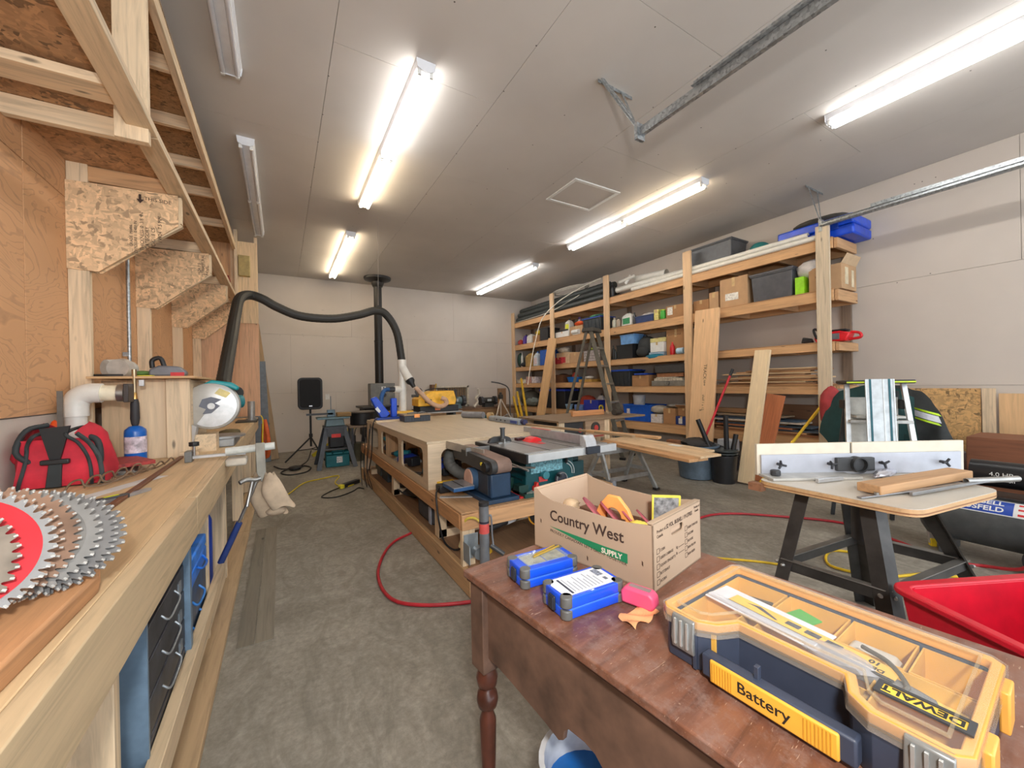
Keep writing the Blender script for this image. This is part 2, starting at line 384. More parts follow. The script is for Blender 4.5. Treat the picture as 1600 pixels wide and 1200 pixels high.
# ================= CEILING LIGHTS =================
def fixture(x, y0, y1, label, lit):
    t = thing('ceiling_light', label, 'ceiling light', (x, y0, ZC), w=1, group='long twin tube ceiling lights')
    L = y1-y0; W = P((226, 228, 232), .4, var=.02)
    part('housing', G().prism([(x-.07, ZC-.001), (x+.07, ZC-.001), (x+.06, ZC-.045), (x+.028, ZC-.072), (x-.028, ZC-.072), (x-.06, ZC-.045)], y0, y1), W, t, bev=.002)
    for yy in (y0-.004, y1):
        part('end_cap', G().prism([(x-.072, ZC-.001), (x+.072, ZC-.001), (x+.064, ZC-.06), (x+.03, ZC-.078), (x-.03, ZC-.078), (x-.064, ZC-.06)], yy, yy+.004), W, t)
    for k in (0, 1):
        a, b = y0+k*L/2+.012, y0+(k+1)*L/2-.012
        for sx in (-.043, .043):
            if lit:
                c = lit[k]
            part('fluorescent_tube', G().cyl((x+sx, a+.02, ZC-.083), (x+sx, b-.02, ZC-.083), .016, n=12), glow(lit[k], TUBE) if lit else P((205, 205, 208), .25, var=.02), t, smooth=40)
            for e, f_ in ((a, a+.02), (b-.02, b)):
                part('tube_socket', G().b(x+sx-.012, e, ZC-.1, x+sx+.012, f_, ZC-.05), WHT, t)
DAY, WRM = (255, 253, 250), (255, 236, 205)
fixture(.94, 2.72, 5.18, 'lit tube light over the big table, nearer one of the left row', (DAY, WRM))
fixture(.95, 6.28, 8.81, 'lit tube light close to the stove pipe, farther one of the left row', (WRM, WRM))
fixture(4.30, 6.3, 8.85, 'far lit tube light on the right, close to the far end of the shelves', (DAY, DAY))
fixture(4.26, 2.75, 5.2, 'lit tube light between the attic hatch and the shelves', (WRM, DAY))
fixture(4.27, -.95, 1.57, 'lit tube light at the top right corner, between the two door tracks', (DAY, DAY))
fixture(-.24, 4.36, 6.85, 'unlit tube light beside the loft, farther of the two unlit ones', None)
fixture(-.27, .95, 3.43, 'unlit tube light near the top edge, nearer of the two unlit ones', None)

# ================= GARAGE DOOR TRACKS =================
def track(x, z, y1, label, sgn, cz):
    t = thing('door_track', label, 'door track', (x, y1, z), w=1, group='overhead door tracks')
    gv = galv()
    pr = [(x+sgn*a, z+b) for a, b in ((0, .03), (.018, .03), (.018, .026), (.004, .026), (.004, -.026), (.03, -.026), (.045, -.012), (.045, .0), (.049, 0), (.049, -.014), (.032, -.03), (0, -.03))]
    part('track_rail', G().prism(pr, YF+.2, y1), gv, t)
    part('stiffener_angle', G().b(x-sgn*.03, YF+.2, z+.03, x+sgn*.003, y1-.45, z+.033).b(x-.002, YF+.2, z+.03, x+.002, y1-.45, z+.07), gv, t)
    return t, gv
t, gv = track(2.27, 3.14, 1.98, 'galvanised overhead door track running across the top middle of the ceiling', 1, 0)
def strap(name, p, q, par, wd=.032):
    b = board(name, p, q, wd, .003, gv, par, up=(0, 1, 0), bev=0); return b
strap('ceiling_angle', (2.14, 2.24, ZC-.006), (2.52, 2.25, ZC-.006), t, .04)
strap('hanger_strap', (2.19, 2.24, ZC-.01), (2.26, 1.97, 3.16), t)
strap('hanger_strap', (2.16, 2.21, ZC-.01), (2.235, 1.99, 3.24), t)
strap('hanger_strap', (2.4, 2.245, ZC-.01), (2.27, 1.98, 3.16), t)
part('end_bracket', G().b(2.24, 1.96, 3.08, 2.32, 1.985, 3.20), gv, t)
t, gv = track(5.56, 3.14, 2.13, 'galvanised overhead door track on the right, ending above the tall shelves', -1, 0)
strap('ceiling_angle', (5.5, 2.26, ZC-.006), (5.95, 2.26, ZC-.006), t, .04)
strap('hanger_strap', (5.57, 2.26, ZC-.01), (5.57, 2.14, 3.15), t)
strap('hanger_strap', (5.8, 2.26, ZC-.01), (5.58, 2.14, 3.16), t)
part('end_bracket', G().b(5.53, 2.12, 3.06, 5.60, 2.15, 3.2), gv, t)

# ================= LEFT WALL: STUDS, GUSSETS, LOFT =================
XW = XL+.013
INK = P((58, 42, 34), .8)
loft = thing('storage_loft', 'timber storage loft of two decks on chipboard gusset brackets along the left wall', 'loft', (-.6, 3.2, 2.03), w=1)
for i, (y, lab) in enumerate(((3.2, 1), (4.44, 0), (5.7, 0), (6.88, 0))):
    if 1:
        part('wall_stud', G().b(XW, y+.012, .905, XW+.089, y+.05, 3.64), PINE['z'], loft, bev=.002)
        part('side_stud', G().b(XW, y+.052, .905, XW+.04, y+.09, 2.05), P((170, 172, 168), .6), loft, bev=.002)
    pts = [(XW, 2.04), (XW+.13, 2.035), (-.54, 2.37), (-.54, 2.56), (XW, 2.545)]
    for yy in (y, y+.052):
        part('gusset', G().prism(pts, yy, yy+.011), osb((222, 186, 144)), loft)
    board('gusset_blocking', (XW+.1, y+.0315, 2.045), (-.53, y+.0315, 2.385), .038, .03, PALE['x'], loft, up=(-.5, 0, .86))
    part('gusset_front_block', G().b(-.55, y+.0125, 2.39, -.525, y+.0505, 2.555), PALE['z'], loft)
# stamped print on the two nearest gussets
gp = [o for o in loft.children if o.name.startswith('gusset') and 'block' not in o.name]
def stamp(x, z, s, size, y=3.1985, par=gp[0]):
    txt('stamp_print', s, size, INK, par, (x, y, z), (0, 0, 1), (-1, 0, 0), .0003)
stamp(-.755, 2.16, '........  GRADE  MARK', .020); stamp(-.735, 2.17, 'EXPOSURE 1  0.451 IN', .020)
stamp(-.705, 2.19, 'THICKNESS  0  3/8  IN', .024); stamp(-.680, 2.20, 'CATEGORY', .026); stamp(-.652, 2.22, 'C-C/18 CS', .026); stamp(-.62, 2.25, '/ W24  7.5 MM', .026)
txt('stamp_print', 'THIS SIDE', .03, INK, gp[0], (-.70, 3.1985, 2.50), (1, 0, -.03), (0, 0, 1), .0003)
a = G().prism([(-.722, 2.50), (-.712, 2.50), (-.712, 2.53), (-.724, 2.53), (-.724, 2.50), (-.735, 2.50), (-.718, 2.475), (-.70, 2.50)], 3.1978, 3.1985); part('stamp_arrow', a, INK, gp[0])
for k, s in enumerate(('W24 7.5', 'STRUCTURAL', 'PANEL')): txt('stamp_print', s, .03, INK, gp[2], (-.60+.028*k, 4.4385, 2.36), (0, 0, 1), (-1, 0, 0), .0003)
# front rails, seen from below
R1 = board('front_rail', (-.545, -1.4, 2.585), (-.545, 2.52, 2.585), .095, .042, PALE['x'], loft)
R1 = board('front_rail', (-.545, 2.53, 2.585), (-.545, 6.97, 2.585), .095, .042, PALE['x'], loft)
board('upper_front_rail', (-.55, -1.4, 3.395), (-.55, 6.98, 3.395), .04, .089, PINE['x'], loft)
board('loft_post', (-.575, 2.47, 2.50), (-.575, 2.47, 3.65), .12, .04, PINE['x'], loft, up=(0, 1, 0))
board('loft_post', (-.53, 6.94, 2.5), (-.53, 6.94, 3.64), .04, .089, PINE['x'], loft, up=(0, 1, 0))
for y in (-.9, -.2, .5, 1.2, 2.62, 3.24, 4.48, 5.74, 6.9): # lower joists
    board('loft_joist', (XW, y, 2.61), (-.59, y, 2.61), .038, .089, PINE['x'] if y != 3.24 else FIR['x'], loft)
board('loft_joist', (XW, 2.30, 2.615), (-.59, 2.30, 2.615), .14, .04, PINE['x'], loft)
for y in (-.9, -.3, .3, 1.1, 1.75, 2.45, 3.24, 3.9, 4.55, 5.16, 6.05):
    board('upper_joist', (XW, y, 3.40), (-.572, y, 3.40), .038, .089, PINE['x'], loft)
for y0, y1 in ((-1.4, .8), (.81, 3.24), (3.25, 5.68), (5.69, 6.97)):
    part('deck_panel', G().b(XW, y0, 2.657, -.60, y1, 2.668), osb((176, 136, 98), .6), loft)
    part('upper_deck_panel', G().b(XW, y0, 3.447, -.53, y1, 3.458), osb((158, 126, 90), .6), loft)
# end wall of the loft standing on the bench
ew = thing('end_partition', 'plywood and pine partition standing at the far end of the left bench up to the ceiling', 'partition', (-.66, 7.0, .92), w=1)
part('lower_plywood', G().b(XW, 7.0, .92, -.27, 7.018, 2.52), wood((214, 170, 134), 'z', .85), ew)
part('upper_board', G().b(-.60, 6.98, 2.30, -.27, 6.998, 3.5), wood((224, 196, 156), 'z'), ew)
part('side_plywood', G().b(XW, 6.99, 2.3, -.6, 6.999, 3.5), FIR['z'], ew)
part('edge_stud', G().b(-.31, 7.02, .92, -.272, 7.1, 3.6), PINE['z'], ew)
one('electrical_box', G().b(-.50, 6.9, 2.98, -.36, 6.978, 3.28), P((176, 156, 100), .6), 'small tan wooden box hung high on the end partition beside the loft', 'box', (-.43, 6.9, 2.98), bev=.008)
one('cordless_drill', G().cyl((-.66, 6.3, 2.75), (-.55, 6.3, 2.78), .045).b(-.6, 6.27, 2.67, -.56, 6.33, 2.76), P((150, 60, 45), .5), 'red and black cordless tool lying on the loft at its far end', 'power tool', (-.6, 6.3, 2.67), smooth=40)
one('conduit', G().cyl((-1.0, 4.1, .92), (-1.0, 4.1, 2.54), .012).b(-1.034, 4.08, 1.6, -1.0, 4.12, 1.63), galv(), 'thin steel conduit running up the plywood wall between the first two gussets', 'conduit', (-1.0, 4.1, .92), smooth=40)

# ================= LEFT BENCH =================
bn = thing('workbench', 'long pine and plywood workbench running along the left wall', 'workbench', (-.66, 3, 0), w=1)
XF = -.30
part('bench_top', G().b(XW, -1.2, .882, XF-.038, 6.995, .90), wood((206, 178, 138), 'y', .88, .55, 0), bn, bev=.002)
for y0, y1 in ((-1.2, 2.02), (2.024, 4.4), (4.404, 6.99)):
    part('front_fascia', G().b(XF-.038, y0, .745, XF, y1, .90), wood((202, 178, 142), 'y', .84), bn, bev=.003)
part('inner_rail', G().b(XF-.08, -1.2, .72, XF-.042, 6.99, .88), FIR['y'], bn)
part('lower_rail', G().b(XF-.038, 1.0, .215, XF, 2.86, .31), PALE['y'], bn, bev=.003)
part('floor_plate', G().b(XF-.11, -1.2, .002, XF+.03, 4.3, .04), wood((186, 158, 122), 'y', .85), bn, bev=.003)
part('floor_plate', G().b(XF-.11, 4.31, .002, XF+.03, 6.99, .04), wood((186, 158, 122), 'y', .85), bn, bev=.003)
part('lower_shelf', G().b(XW, -1.2, .17, XF-.04, 2.86, .188), FIR['y'], bn)
part('back_panel', G().b(XW, -1.2, .19, XW+.01, 6.9, .88), wood((150, 116, 80), 'y'), bn)
for y in (-.2, 1.235, 2.56, 3.32, 4.7, 5.9, 6.9):
    part('leg', G().b(XF-.13, y, .04, XF-.04, y+.038, .745), PINE['z'], bn, bev=.002)
    part('rear_leg', G().b(XW+.012, y, .002, XW+.09, y+.038, .88), PINE['z'], bn)
part('side_panel', G().b(XW+.1, 3.32, .04, XF-.131, 3.358, .745), FIR['x'], bn)
part('side_panel', G().b(XW+.1, 1.235, .19, XF-.131, 1.25, .745), PINE['z'], bn)
part('side_panel', G().b(XW+.1, 2.56, .19, XF-.131, 2.575, .745), FIR['x'], bn)

# blue grey tool chest under the bench
ch = thing('tool_chest', 'blue grey steel tool chest with dark drawers under the left bench', 'tool chest', (-.6, 1.7, .19), w=1)
SB = P((112, 136, 158), .4, .2); DB = P((66, 68, 74), .45, .4, .25, 12)
part('side_panel', G().b(-.95, 1.46, .19, -.333, 1.472, .715), SB, ch); part('side_panel', G().b(-.95, 2.0, .19, -.333, 2.012, .715), SB, ch)
part('cabinet_back', G().b(-.95, 1.473, .19, -.93, 1.999, .715), SB, ch); part('cabinet_floor', G().b(-.93, 1.473, .19, -.36, 1.999, .2), SB, ch)
part('corner_strip', G().b(-.345, 1.985, .19, -.322, 2.022, .715), SB, ch, bev=.002)
for k, (z0, z1) in enumerate(((.56, .65), (.45, .55), (.34, .44), (.21, .33))):
    d = part('drawer', G().b(-.9, 1.477, z0, -.34, 1.98, z1), DB, ch, bev=.003)
    part('handle', G().tube([(-.34, 1.64, z0+.06), (-.322, 1.65, z0+.04), (-.32, 1.73, z0+.036), (-.322, 1.81, z0+.04), (-.34, 1.82, z0+.06)], .0035), P((176, 184, 190), .3, .7), d, smooth=60)
    part('latch_plate', G().b(-.341, 1.87, z0+.02, -.335, 1.91, z0+.06), P((150, 160, 168), .4, .6), d)
part('lid_panel', G().b(-.9, 1.477, .66, -.42, 1.98, .712), DB, ch)
bx = thing('blue_case', 'bright blue hinged case under the left bench behind the tool chest', 'case', (-.42, 2.25, .3), w=1)
part('case_body', G().b(-.50, 2.04, .52, -.325, 2.40, .585), P((28, 110, 206), .35, var=.15), bx, bev=.008)
part('case_lid', G().b(-.50, 2.04, .588, -.325, 2.40, .64), P((34, 122, 220), .35, var=.15), bx, bev=.008)
part('handle', G().tube([(-.325, 2.15, .57), (-.308, 2.17, .555), (-.305, 2.26, .55), (-.325, 2.29, .57)], .005), P((30, 104, 200), .35), bx, smooth=60)
part('label_plate', G().b(-.48, 2.036, .53, -.34, 2.04, .575), P((206, 200, 186), .6), bx)
b2 = thing('blue_case', 'lower dark blue drawer case under the bright blue one, beneath the left bench', 'case', (-.42, 2.25, .2), w=1)
part('case_body', G().b(-.6, 2.04, .195, -.345, 2.52, .51), P((48, 74, 106), .4, .2, .25), b2, bev=.01)
for z in (.29, .40): part('handle', G().tube([(-.345, 2.15, z+.025), (-.325, 2.17, z), (-.32, 2.30, z), (-.345, 2.32, z+.025)], .005), P((52, 124, 200), .35), b2, smooth=60)
one('blue_barrel', G().lathe([(.12, .04), (.13, .1), (.13, .55), (.11, .6), (.05, .62)], (-.5, 2.95, 0)), P((24, 66, 170), .4), 'dark blue plastic barrel under the left bench behind the pine leg', 'barrel', (-.5, 2.95, .04), smooth=40)
pb = thing('pry_bar', 'blue gripped pry bar hanging below the tool pouch at the left bench', 'pry bar', (-.2, 2.94, .5), w=1)
part('steel_shaft', G().tube([(-.13, 2.93, .76), (-.145, 2.93, .745), (-.16, 2.93, .70), (-.20, 2.94, .60), (-.25, 2.95, .48)], .009), STEEL, pb, smooth=60)
part('grip', G().tube([(-.235, 2.945, .51), (-.285, 2.96, .39), (-.335, 2.97, .275)], .018), P((40, 62, 122), .6), pb, smooth=60)

# things on the bench: offcut, blades
one('timber_offcut', G().prism([(-.66, -.3), (-.385, 0.0), (-.345, 1.18), (-.36, 1.245), (-.56, 1.25), (-.62, 1.1)], .9005, .94, 'xy'), wood((198, 146, 102), 'y'), 'thick reddish plank lying under the circular saw blades on the left bench', 'plank', (-.4, .8, .9), bev=.006)
SHIFT = {44: .012, 42: .034, 38: .040}
def blade(name_lab, c, n, R, T, mat, band=None, rake=.5, boss=None):
    c = (c[0]-.03+SHIFT.get(T, 0), c[1]-.01, c[2]+.042); n = Vector(n).normalized(); x = n.orthogonal().normalized(); m = frame(c, x, n.cross(x)); ob = []
    rr_ = random.Random(int(R*1e4)+T)
    for i in range(T):
        a = 2*PI*i/T; s = 2*PI/T
        for da, r in ((0, R), (.40, R*.985), (.50, R*.915), (.62, R*.90), (.74, R*.915), (.86, R*.955)): ob.append((r*math.cos(a+s*da), r*math.sin(a+s*da)))
    inn = [(.0125*math.cos(2*PI*i/len(ob)), .0125*math.sin(2*PI*i/len(ob))) for i in range(len(ob))]
    t = thing('circular_blade', name_lab, 'saw blade', c, group='circular saw blades piled on the bench'); t.matrix_world = m
    part('blade_plate', G().ring(ob, inn, -.0012, .0012), mat, t, smooth=0)
    cb = G()
    for i in range(T):
        a = 2*PI*i/T; s = 2*PI/T
        q = [(R*1.003*math.cos(a), R*1.003*math.sin(a)), (R*1.001*math.cos(a+s*.2), R*1.001*math.sin(a+s*.2)), (R*.955*math.cos(a+s*.16), R*.955*math.sin(a+s*.16)), (R*.955*math.cos(a-s*.01), R*.955*math.sin(a-s*.01))]
        cb.prism(q, -.002, .002, 'xy')
    part('carbide_tips', cb, P((212, 212, 208), .3, .6), t, 'bright tips')
    if band:
        k = 64; r0, r1, bm_ = band
        part('painted_band', G().ring([(r1*math.cos(2*PI*i/k), r1*math.sin(2*PI*i/k)) for i in range(k)], [(r0*math.cos(2*PI*i/k), r0*math.sin(2*PI*i/k)) for i in range(k)], .0012, .0018), bm_, t)
    return t
GRY = P((150, 150, 150), .34, .7, .12, 10); BRN = P((150, 120, 100), .45, .45, .2, 8); BRT = P((206, 208, 210), .25, .8, .06, 10)
blade('rearmost steel saw blade of the pile, lying lowest to the right', (-.395, 1.20, .985), (.30, -.62, .72), .122, 36, GRY, (.03, .09, P((158, 156, 152), .4, .5)))
blade('grey saw blade with broad slots, second from the right in the pile', (-.403, 1.175, .995), (.33, -.62, .70), .122, 48, GRY)
blade('pale steel saw blade with a round mark, third from the right in the pile', (-.418, 1.15, 1.003), (.30, -.66, .68), .119, 40, P((172, 172, 170), .32, .7, .1, 10), (.02, .095, P((136, 134, 130), .45, .5)))
blade('rusty brown saw blade in the middle of the pile', (-.448, 1.12, 1.012), (.33, -.68, .66), .127, 40, BRN)
blade('rust stained saw blade directly behind the red one', (-.47, 1.085, 1.016), (.36, -.68, .62), .124, 44, BRN, (.02, .104, P((164, 128, 106), .5, .4)))
blade('saw blade with a red painted face and bright teeth', (-.492, 1.05, 1.02), (.38, -.70, .60), .127, 42, BRT, (.02, .108, P((196, 36, 46), .5)))
blade('dull toothed saw blade at the left edge, in front of the red one', (-.515, 1.00, 1.02), (.45, -.72, .55), .118, 38, P((130, 120, 108), .45, .5, .2, 10))
one('plastic_sleeve', G().ell((-.72, 1.62, .95), (.12, .1, .05), jit=.2), glassy((220, 220, 226), .35), 'crumpled clear plastic sleeve behind the saw blades', 'plastic bag', (-.72, 1.62, .9), smooth=60)

# red tool bag
rb = thing('tool_bag', 'red canvas tool bag with black straps standing open on the left bench', 'tool bag', (-.87, 2.7, .9), w=1)
RED = P((188, 34, 52), .75, var=.1, scale=7, bmp=.2); STR = P((44, 50, 52), .7)
def bagside(s, lean):
    def f(u, v):
        y = 2.56+.30*u; z = .905+.315*v
        wd = .135*(1-v)**.6+.028+.02*math.sin(PI*u)
        x = -.845+s*(wd if v < .97 else .03)+lean*v+.012*math.sin(9*u+5*v)
        return (x, y+.03*math.sin(7*v)*(u-.5), z-.05*(2*abs(u-.5))**2*v)
    return f
f0, f1 = bagside(-1, -.07), bagside(1, .05)
part('left_side', G().grid(f0, 10, 10), RED, rb, smooth=60)
part('right_side', G().grid(f1, 10, 10), RED, rb, smooth=60)
part('front_panel', G().add([f0(0, v/10) for v in range(11)]+[f1(0, v/10) for v in range(11)], [(i, i+1, 12+i, 11+i) for i in range(9)]), P((196, 40, 58), .75, var=.12, scale=9, bmp=.3), rb, smooth=60)
part('rear_panel', G().add([f0(1, v/10) for v in range(11)]+[f1(1, v/10) for v in range(11)], [(i, i+1, 12+i, 11+i) for i in range(7)]), RED, rb)
part('dark_lining', G().b(-.93, 2.58, .91, -.76, 2.84, 1.1), BLK, rb)
off = lambda f, v, d, e=0: Vector(f(0, v))+Vector((d, -.008, e))
part('zip_trim', G().tube([off(f0, v/6, .02+.02*v/6) for v in range(0, 7)]+[(-.90, 2.7, 1.17)], .009, 6), STR, rb, smooth=60)
part('zip_trim', G().tube([off(f1, v/6, -.03) for v in range(0, 7)]+[(-.80, 2.72, 1.19), (-.79, 2.86, 1.17)], .009, 6), STR, rb, smooth=60)
part('edge_trim', G().tube([off(f1, v/6, .012) for v in range(0, 7)], .012, 6), P((52, 60, 62), .7), rb, smooth=60)
part('black_gap', G().prism([(-.855, .98), (-.845, .98), (-.79, 1.21), (-.905, 1.20)], 2.545, 2.56), BLK, rb)
part('clasp_strap', G().prism([(-.885, .905), (-.825, .905), (-.82, 1.03), (-.87, 1.03)], 2.535, 2.548), STR, rb, bev=.004)
part('clasp', G().b(-.90, 2.525, 1.02, -.79, 2.55, 1.045), P((36, 38, 40), .4), rb, bev=.006)
part('carry_handle', G().tube([(-.94, 2.58, 1.02), (-.99, 2.55, 1.09), (-.97, 2.6, 1.19), (-.92, 2.68, 1.21)], .013, 8), STR, rb, smooth=60)
part('carry_handle', G().tube([(-.76, 2.62, 1.15), (-.70, 2.6, 1.12), (-.69, 2.6, 1.02), (-.71, 2.6, .99)], .016, 8), STR, rb, smooth=60)
part('end_pocket', G().ell((-1.0, 2.66, 1.06), (.05, .05, .05), jit=.15).ell((-.985, 2.7, .96), (.06, .08, .05), jit=.1), RED, rb, smooth=60)
one('orange_cloth', G().ell((-1.01, 2.95, 1.07), (.03, .04, .12), jit=.15), P((240, 84, 20), .5), 'bright orange fluorescent cloth peeking out behind the red tool bag', 'cloth', (-1.0, 2.95, .95), smooth=60)
rb.scale = (.84, .84, .9); rb.location = (-.90, 2.7, .902)

# PVC elbow on the wall bay
pv = thing('pipe_elbow', 'white plastic pipe elbow with a hose clamp above the red tool bag', 'pipe', (-.9, 3.05, .9), w=1)
PVC = P((222, 220, 212), .3, var=.03)
part('elbow', G().tube([(-.965, 3.05, 1.20), (-.965, 3.05, 1.26), (-.95, 3.05, 1.305), (-.91, 3.05, 1.325), (-.86, 3.05, 1.325)], .054, 16), PVC, pv, smooth=60)
part('vertical_pipe', G().cyl((-.965, 3.05, .9), (-.965, 3.05, 1.21), .045), PVC, pv, smooth=60)
part('horizontal_pipe', G().cyl((-.87, 3.05, 1.325), (-.765, 3.05, 1.322), .044), P((230, 222, 196), .35), pv, smooth=60)
part('hose_clamp', G().pipe((-.795, 3.05, 1.323), (-.765, 3.05, 1.322), .05, .006), STEEL, pv, smooth=60)
part('black_flange', G().b(-.763, 3.0, 1.27, -.74, 3.10, 1.375), P((58, 50, 46), .5), pv, bev=.004)
one('steel_strip', G().b(-.985, 2.9, 1.12, -.965, 2.91, 1.34), P((110, 104, 96), .5, .4), 'dark steel strip standing against the plywood beside the white pipe elbow', 'strip', (-.975, 2.9, 1.12))

# dust station of pale boards, with its shelf
st = thing('dust_station', 'pale pine and plywood hood box for the mitre saw standing on the left bench', 'hood box', (-.7, 3.35, .9), w=1)
part('side_panel', G().b(-.94, 3.32, .90, -.785, 3.335, 1.40), wood((206, 176, 140), 'z', .9), st)
part('front_board', G().b(-.785, 3.30, .90, -.637, 3.32, 1.405), wood((222, 196, 162), 'z', .93), st, bev=.003)
part('front_board', G().b(-.632, 3.27, .90, -.512, 3.31, 1.405), PINE['z'], st, bev=.003)
part('inner_side', G().b(-.545, 3.31, .90, -.527, 4.0, 1.40), PINE['y'], st)
part('rear_board', G().b(-.94, 4.0, .90, -.527, 4.018, 1.40), PINE['z'], st)
part('shelf_board', G().b(-.945, 3.12, 1.407, -.46, 4.06, 1.42), wood((204, 164, 118), 'x', .9), st, bev=.001)
part('lower_block', G().b(-.56, 3.22, .90, -.47, 3.26, .935), PINE['x'], st)

# on that shelf
rs = thing('respirator', 'grey dust mask with two round filters lying on the shelf', 'respirator', (-.86, 3.4, 1.42), w=1)
part('face_piece', G().ell((-.85, 3.42, 1.475), (.06, .05, .055)), P((186, 180, 170), .5), rs, smooth=60)
part('filter', G().cyl((-.86, 3.30, 1.475), (-.85, 3.35, 1.475), .055, .062, 20), P((178, 170, 160), .5), rs, smooth=40)
part('filter', G().cyl((-.93, 3.36, 1.48), (-.89, 3.4, 1.48), .05, .055, 20), P((214, 212, 204), .5), rs, smooth=40)
part('head_strap', G().tube([(-.95, 3.25, 1.43), (-.9, 3.22, 1.428), (-.82, 3.24, 1.428)], .008), BLK, rs, smooth=60)
hs = thing('hand_sander', 'grey and red power sander with a black handle on the hood box shelf', 'power tool', (-.64, 3.45, 1.42), w=1)
part('body', G().prism([(-.73, 1.425), (-.55, 1.425), (-.54, 1.45), (-.58, 1.49), (-.68, 1.495), (-.73, 1.47)], 3.35, 3.45), P((112, 114, 120), .45), hs, bev=.012)
part('red_skirt', G().b(-.62, 3.343, 1.425, -.55, 3.349, 1.45), P((190, 40, 44), .5), hs)
part('handle', G().tube([(-.72, 3.4, 1.48), (-.72, 3.4, 1.53), (-.68, 3.4, 1.545), (-.66, 3.4, 1.49)], .014), BLK, hs, smooth=60)
one('yellow_pad', G().b(-.80, 3.3, 1.421, -.70, 3.42, 1.431), P((206, 196, 60), .7), 'yellow pad with green cloth on it between the dust mask and the grey sander', 'pad', (-.75, 3.36, 1.42), bev=.003)
one('green_cloth', G().ell((-.77, 3.42, 1.447), (.05, .04, .016), jit=.3), P((104, 140, 70), .8), 'small green and dark cloth bundle lying on the yellow pad', 'cloth', (-.77, 3.42, 1.43), smooth=60)

# gas torch
to = thing('gas_torch', 'blue gas torch bottle with a black grip and brass nozzle before the hood box', 'torch', (-.75, 3.13, .9), w=1)
c = (-.745, 3.13, .9)
part('bottle', G().lathe([(.046, 0), (.05, .008), (.05, .19), (.047, .205), (.03, .222), (.014, .228)], c, 24), P((20, 96, 184), .3), to, smooth=50)
part('wrap_label', G().lathe([(.0505, .07), (.0505, .165)], c, 24), P((190, 178, 186), .5, var=.3, scale=30), to, smooth=50)
part('grip', G().lathe([(.013, .225), (.018, .24), (.022, .27), (.02, .36), (.015, .385)], c), P((50, 48, 50), .6), to, smooth=50)
part('brass_collar', G().lathe([(.012, .215), (.012, .24)], c).lathe([(.014, .385), (.011, .42), (.006, .43)], c), P((198, 156, 92), .3, .8), to, smooth=50)
part('burner_tube', G().lathe([(.009, .42), (.009, .50), (.012, .52), (.012, .56)], c), P((170, 150, 120), .3, .8), to, smooth=50)
part('striker_hood', G().b(-.725, 3.12, 1.36, -.70, 3.14, 1.40), ALU, to, bev=.003)

# small things between bag and hood box
one('red_book', G().b(-.11, -.16, 0, .11, .16, .02), P((150, 52, 48), .6, var=.3, scale=40), 'thin red edged parts book lying behind the wire hooks on the bench', 'book', (-.77, 2.93, .935), rz=.5, w=0, bev=.002)
one('steel_plates', G().b(-.09, -.12, 0, .09, .12, .012).b(-.07, -.14, .012, .08, .1, .022), P((120, 120, 116), .4, .5), 'stack of flat grey steel plates under the red edged book', 'plates', (-.77, 2.88, .9005), rz=.2, w=0)
for i, (x, y) in enumerate(((-.74, 2.42), (-.705, 2.50), (-.685, 2.58), (-.66, 2.66), (-.63, 2.76))):
    one('wire_hook', G().tube([(0, -.07, .005), (.0, -.045, .045), (.0, -.015, .05), (.0, .0, .02), (.0, .06, .012), (0, .12, .03), (0, .15, .05), (0, .17, .03)], .0045, 6), P((160, 142, 122), .3, .8), 'bent steel wire hook, '+('nearest of the row lying by the utility knife', 'second of the row counted from the knife', 'middle one of the row on the bench', 'fourth of the row counted from the knife', 'farthest of the row, next to the hood box')[i], 'hook', (x, y, .903), rz=-.9+.06*i, w=0, smooth=60, group='wire hooks in a row on the bench')
one('paper_strip', G().b(-.03, -.3, 0, .04, .22, .001), P((206, 206, 208), .6), 'pale paper strip under the wire hooks', 'paper', (-.63, 2.42, .9005), rz=-.45, w=0)
uk = thing('utility_knife', 'black and yellow utility knife lying on the bench beside the saw blades', 'knife', (-.60, 2.12, .901), rz=-.85)
part('handle', G().prism([(-.014, -.08), (.014, -.085), (.017, .05), (.008, .08), (-.012, .07)], 0, .02, 'xy'), DGR, uk, bev=.004)
part('yellow_inlay', G().b(-.008, -.06, .0195, .007, -.03, .0215).b(-.008, 0, .0195, .007, .045, .0215), P((206, 210, 40), .5), uk)
one('aluminium_angle', G().b(-.01, -.25, 0, .01, .25, .012), P((176, 178, 184), .35, .6), 'thin aluminium strip lying above the saw blades on the bench', 'strip', (-.62, 2.05, .901), rz=-.5, w=0)
one('brown_moulding', G().b(-.562, 1.45, .901, -.54, 3.95, .915), P((112, 68, 44), .5), 'long dark brown moulding strip lying along the bench top', 'strip', (-.55, 2.7, .9), bev=.002)

# mitre saw behind the hood box
ms = thing('mitre_saw', 'teal and grey mitre saw with a large round blade guard on the left bench', 'mitre saw', (-.40, 4.0, .9), w=1)
cx, cz, y = -.425, 1.215, 3.5
part('blade_guard', G().lathe([(.02, -.03), (.135, -.03), (.163, -.018), (.168, .0), (.168, .045), (.15, .06), (.02, .06)], (cx, y, cz), 36, (0, 1, 0)), P((186, 184, 178), .35, .3, .04), ms, smooth=40)
part('lower_guard', G().prism([(cx+.148*math.cos(t), cz+.148*math.sin(t)) for t in [math.radians(-125+i*12) for i in range(15)]]+[(cx, cz)], y-.036, y-.031), P((208, 210, 210), .25, .6), ms)
part('hub_plate', G().prism([(cx-.07, cz+.0), (cx-.05, cz+.05), (cx, cz+.065), (cx+.06, cz+.045), (cx+.02, cz+.02), (cx+.05, cz), (cx, cz-.05), (cx-.05, cz-.055), (cx-.03, cz-.02)], y-.040, y-.0365), P((100, 104, 116), .5), ms)
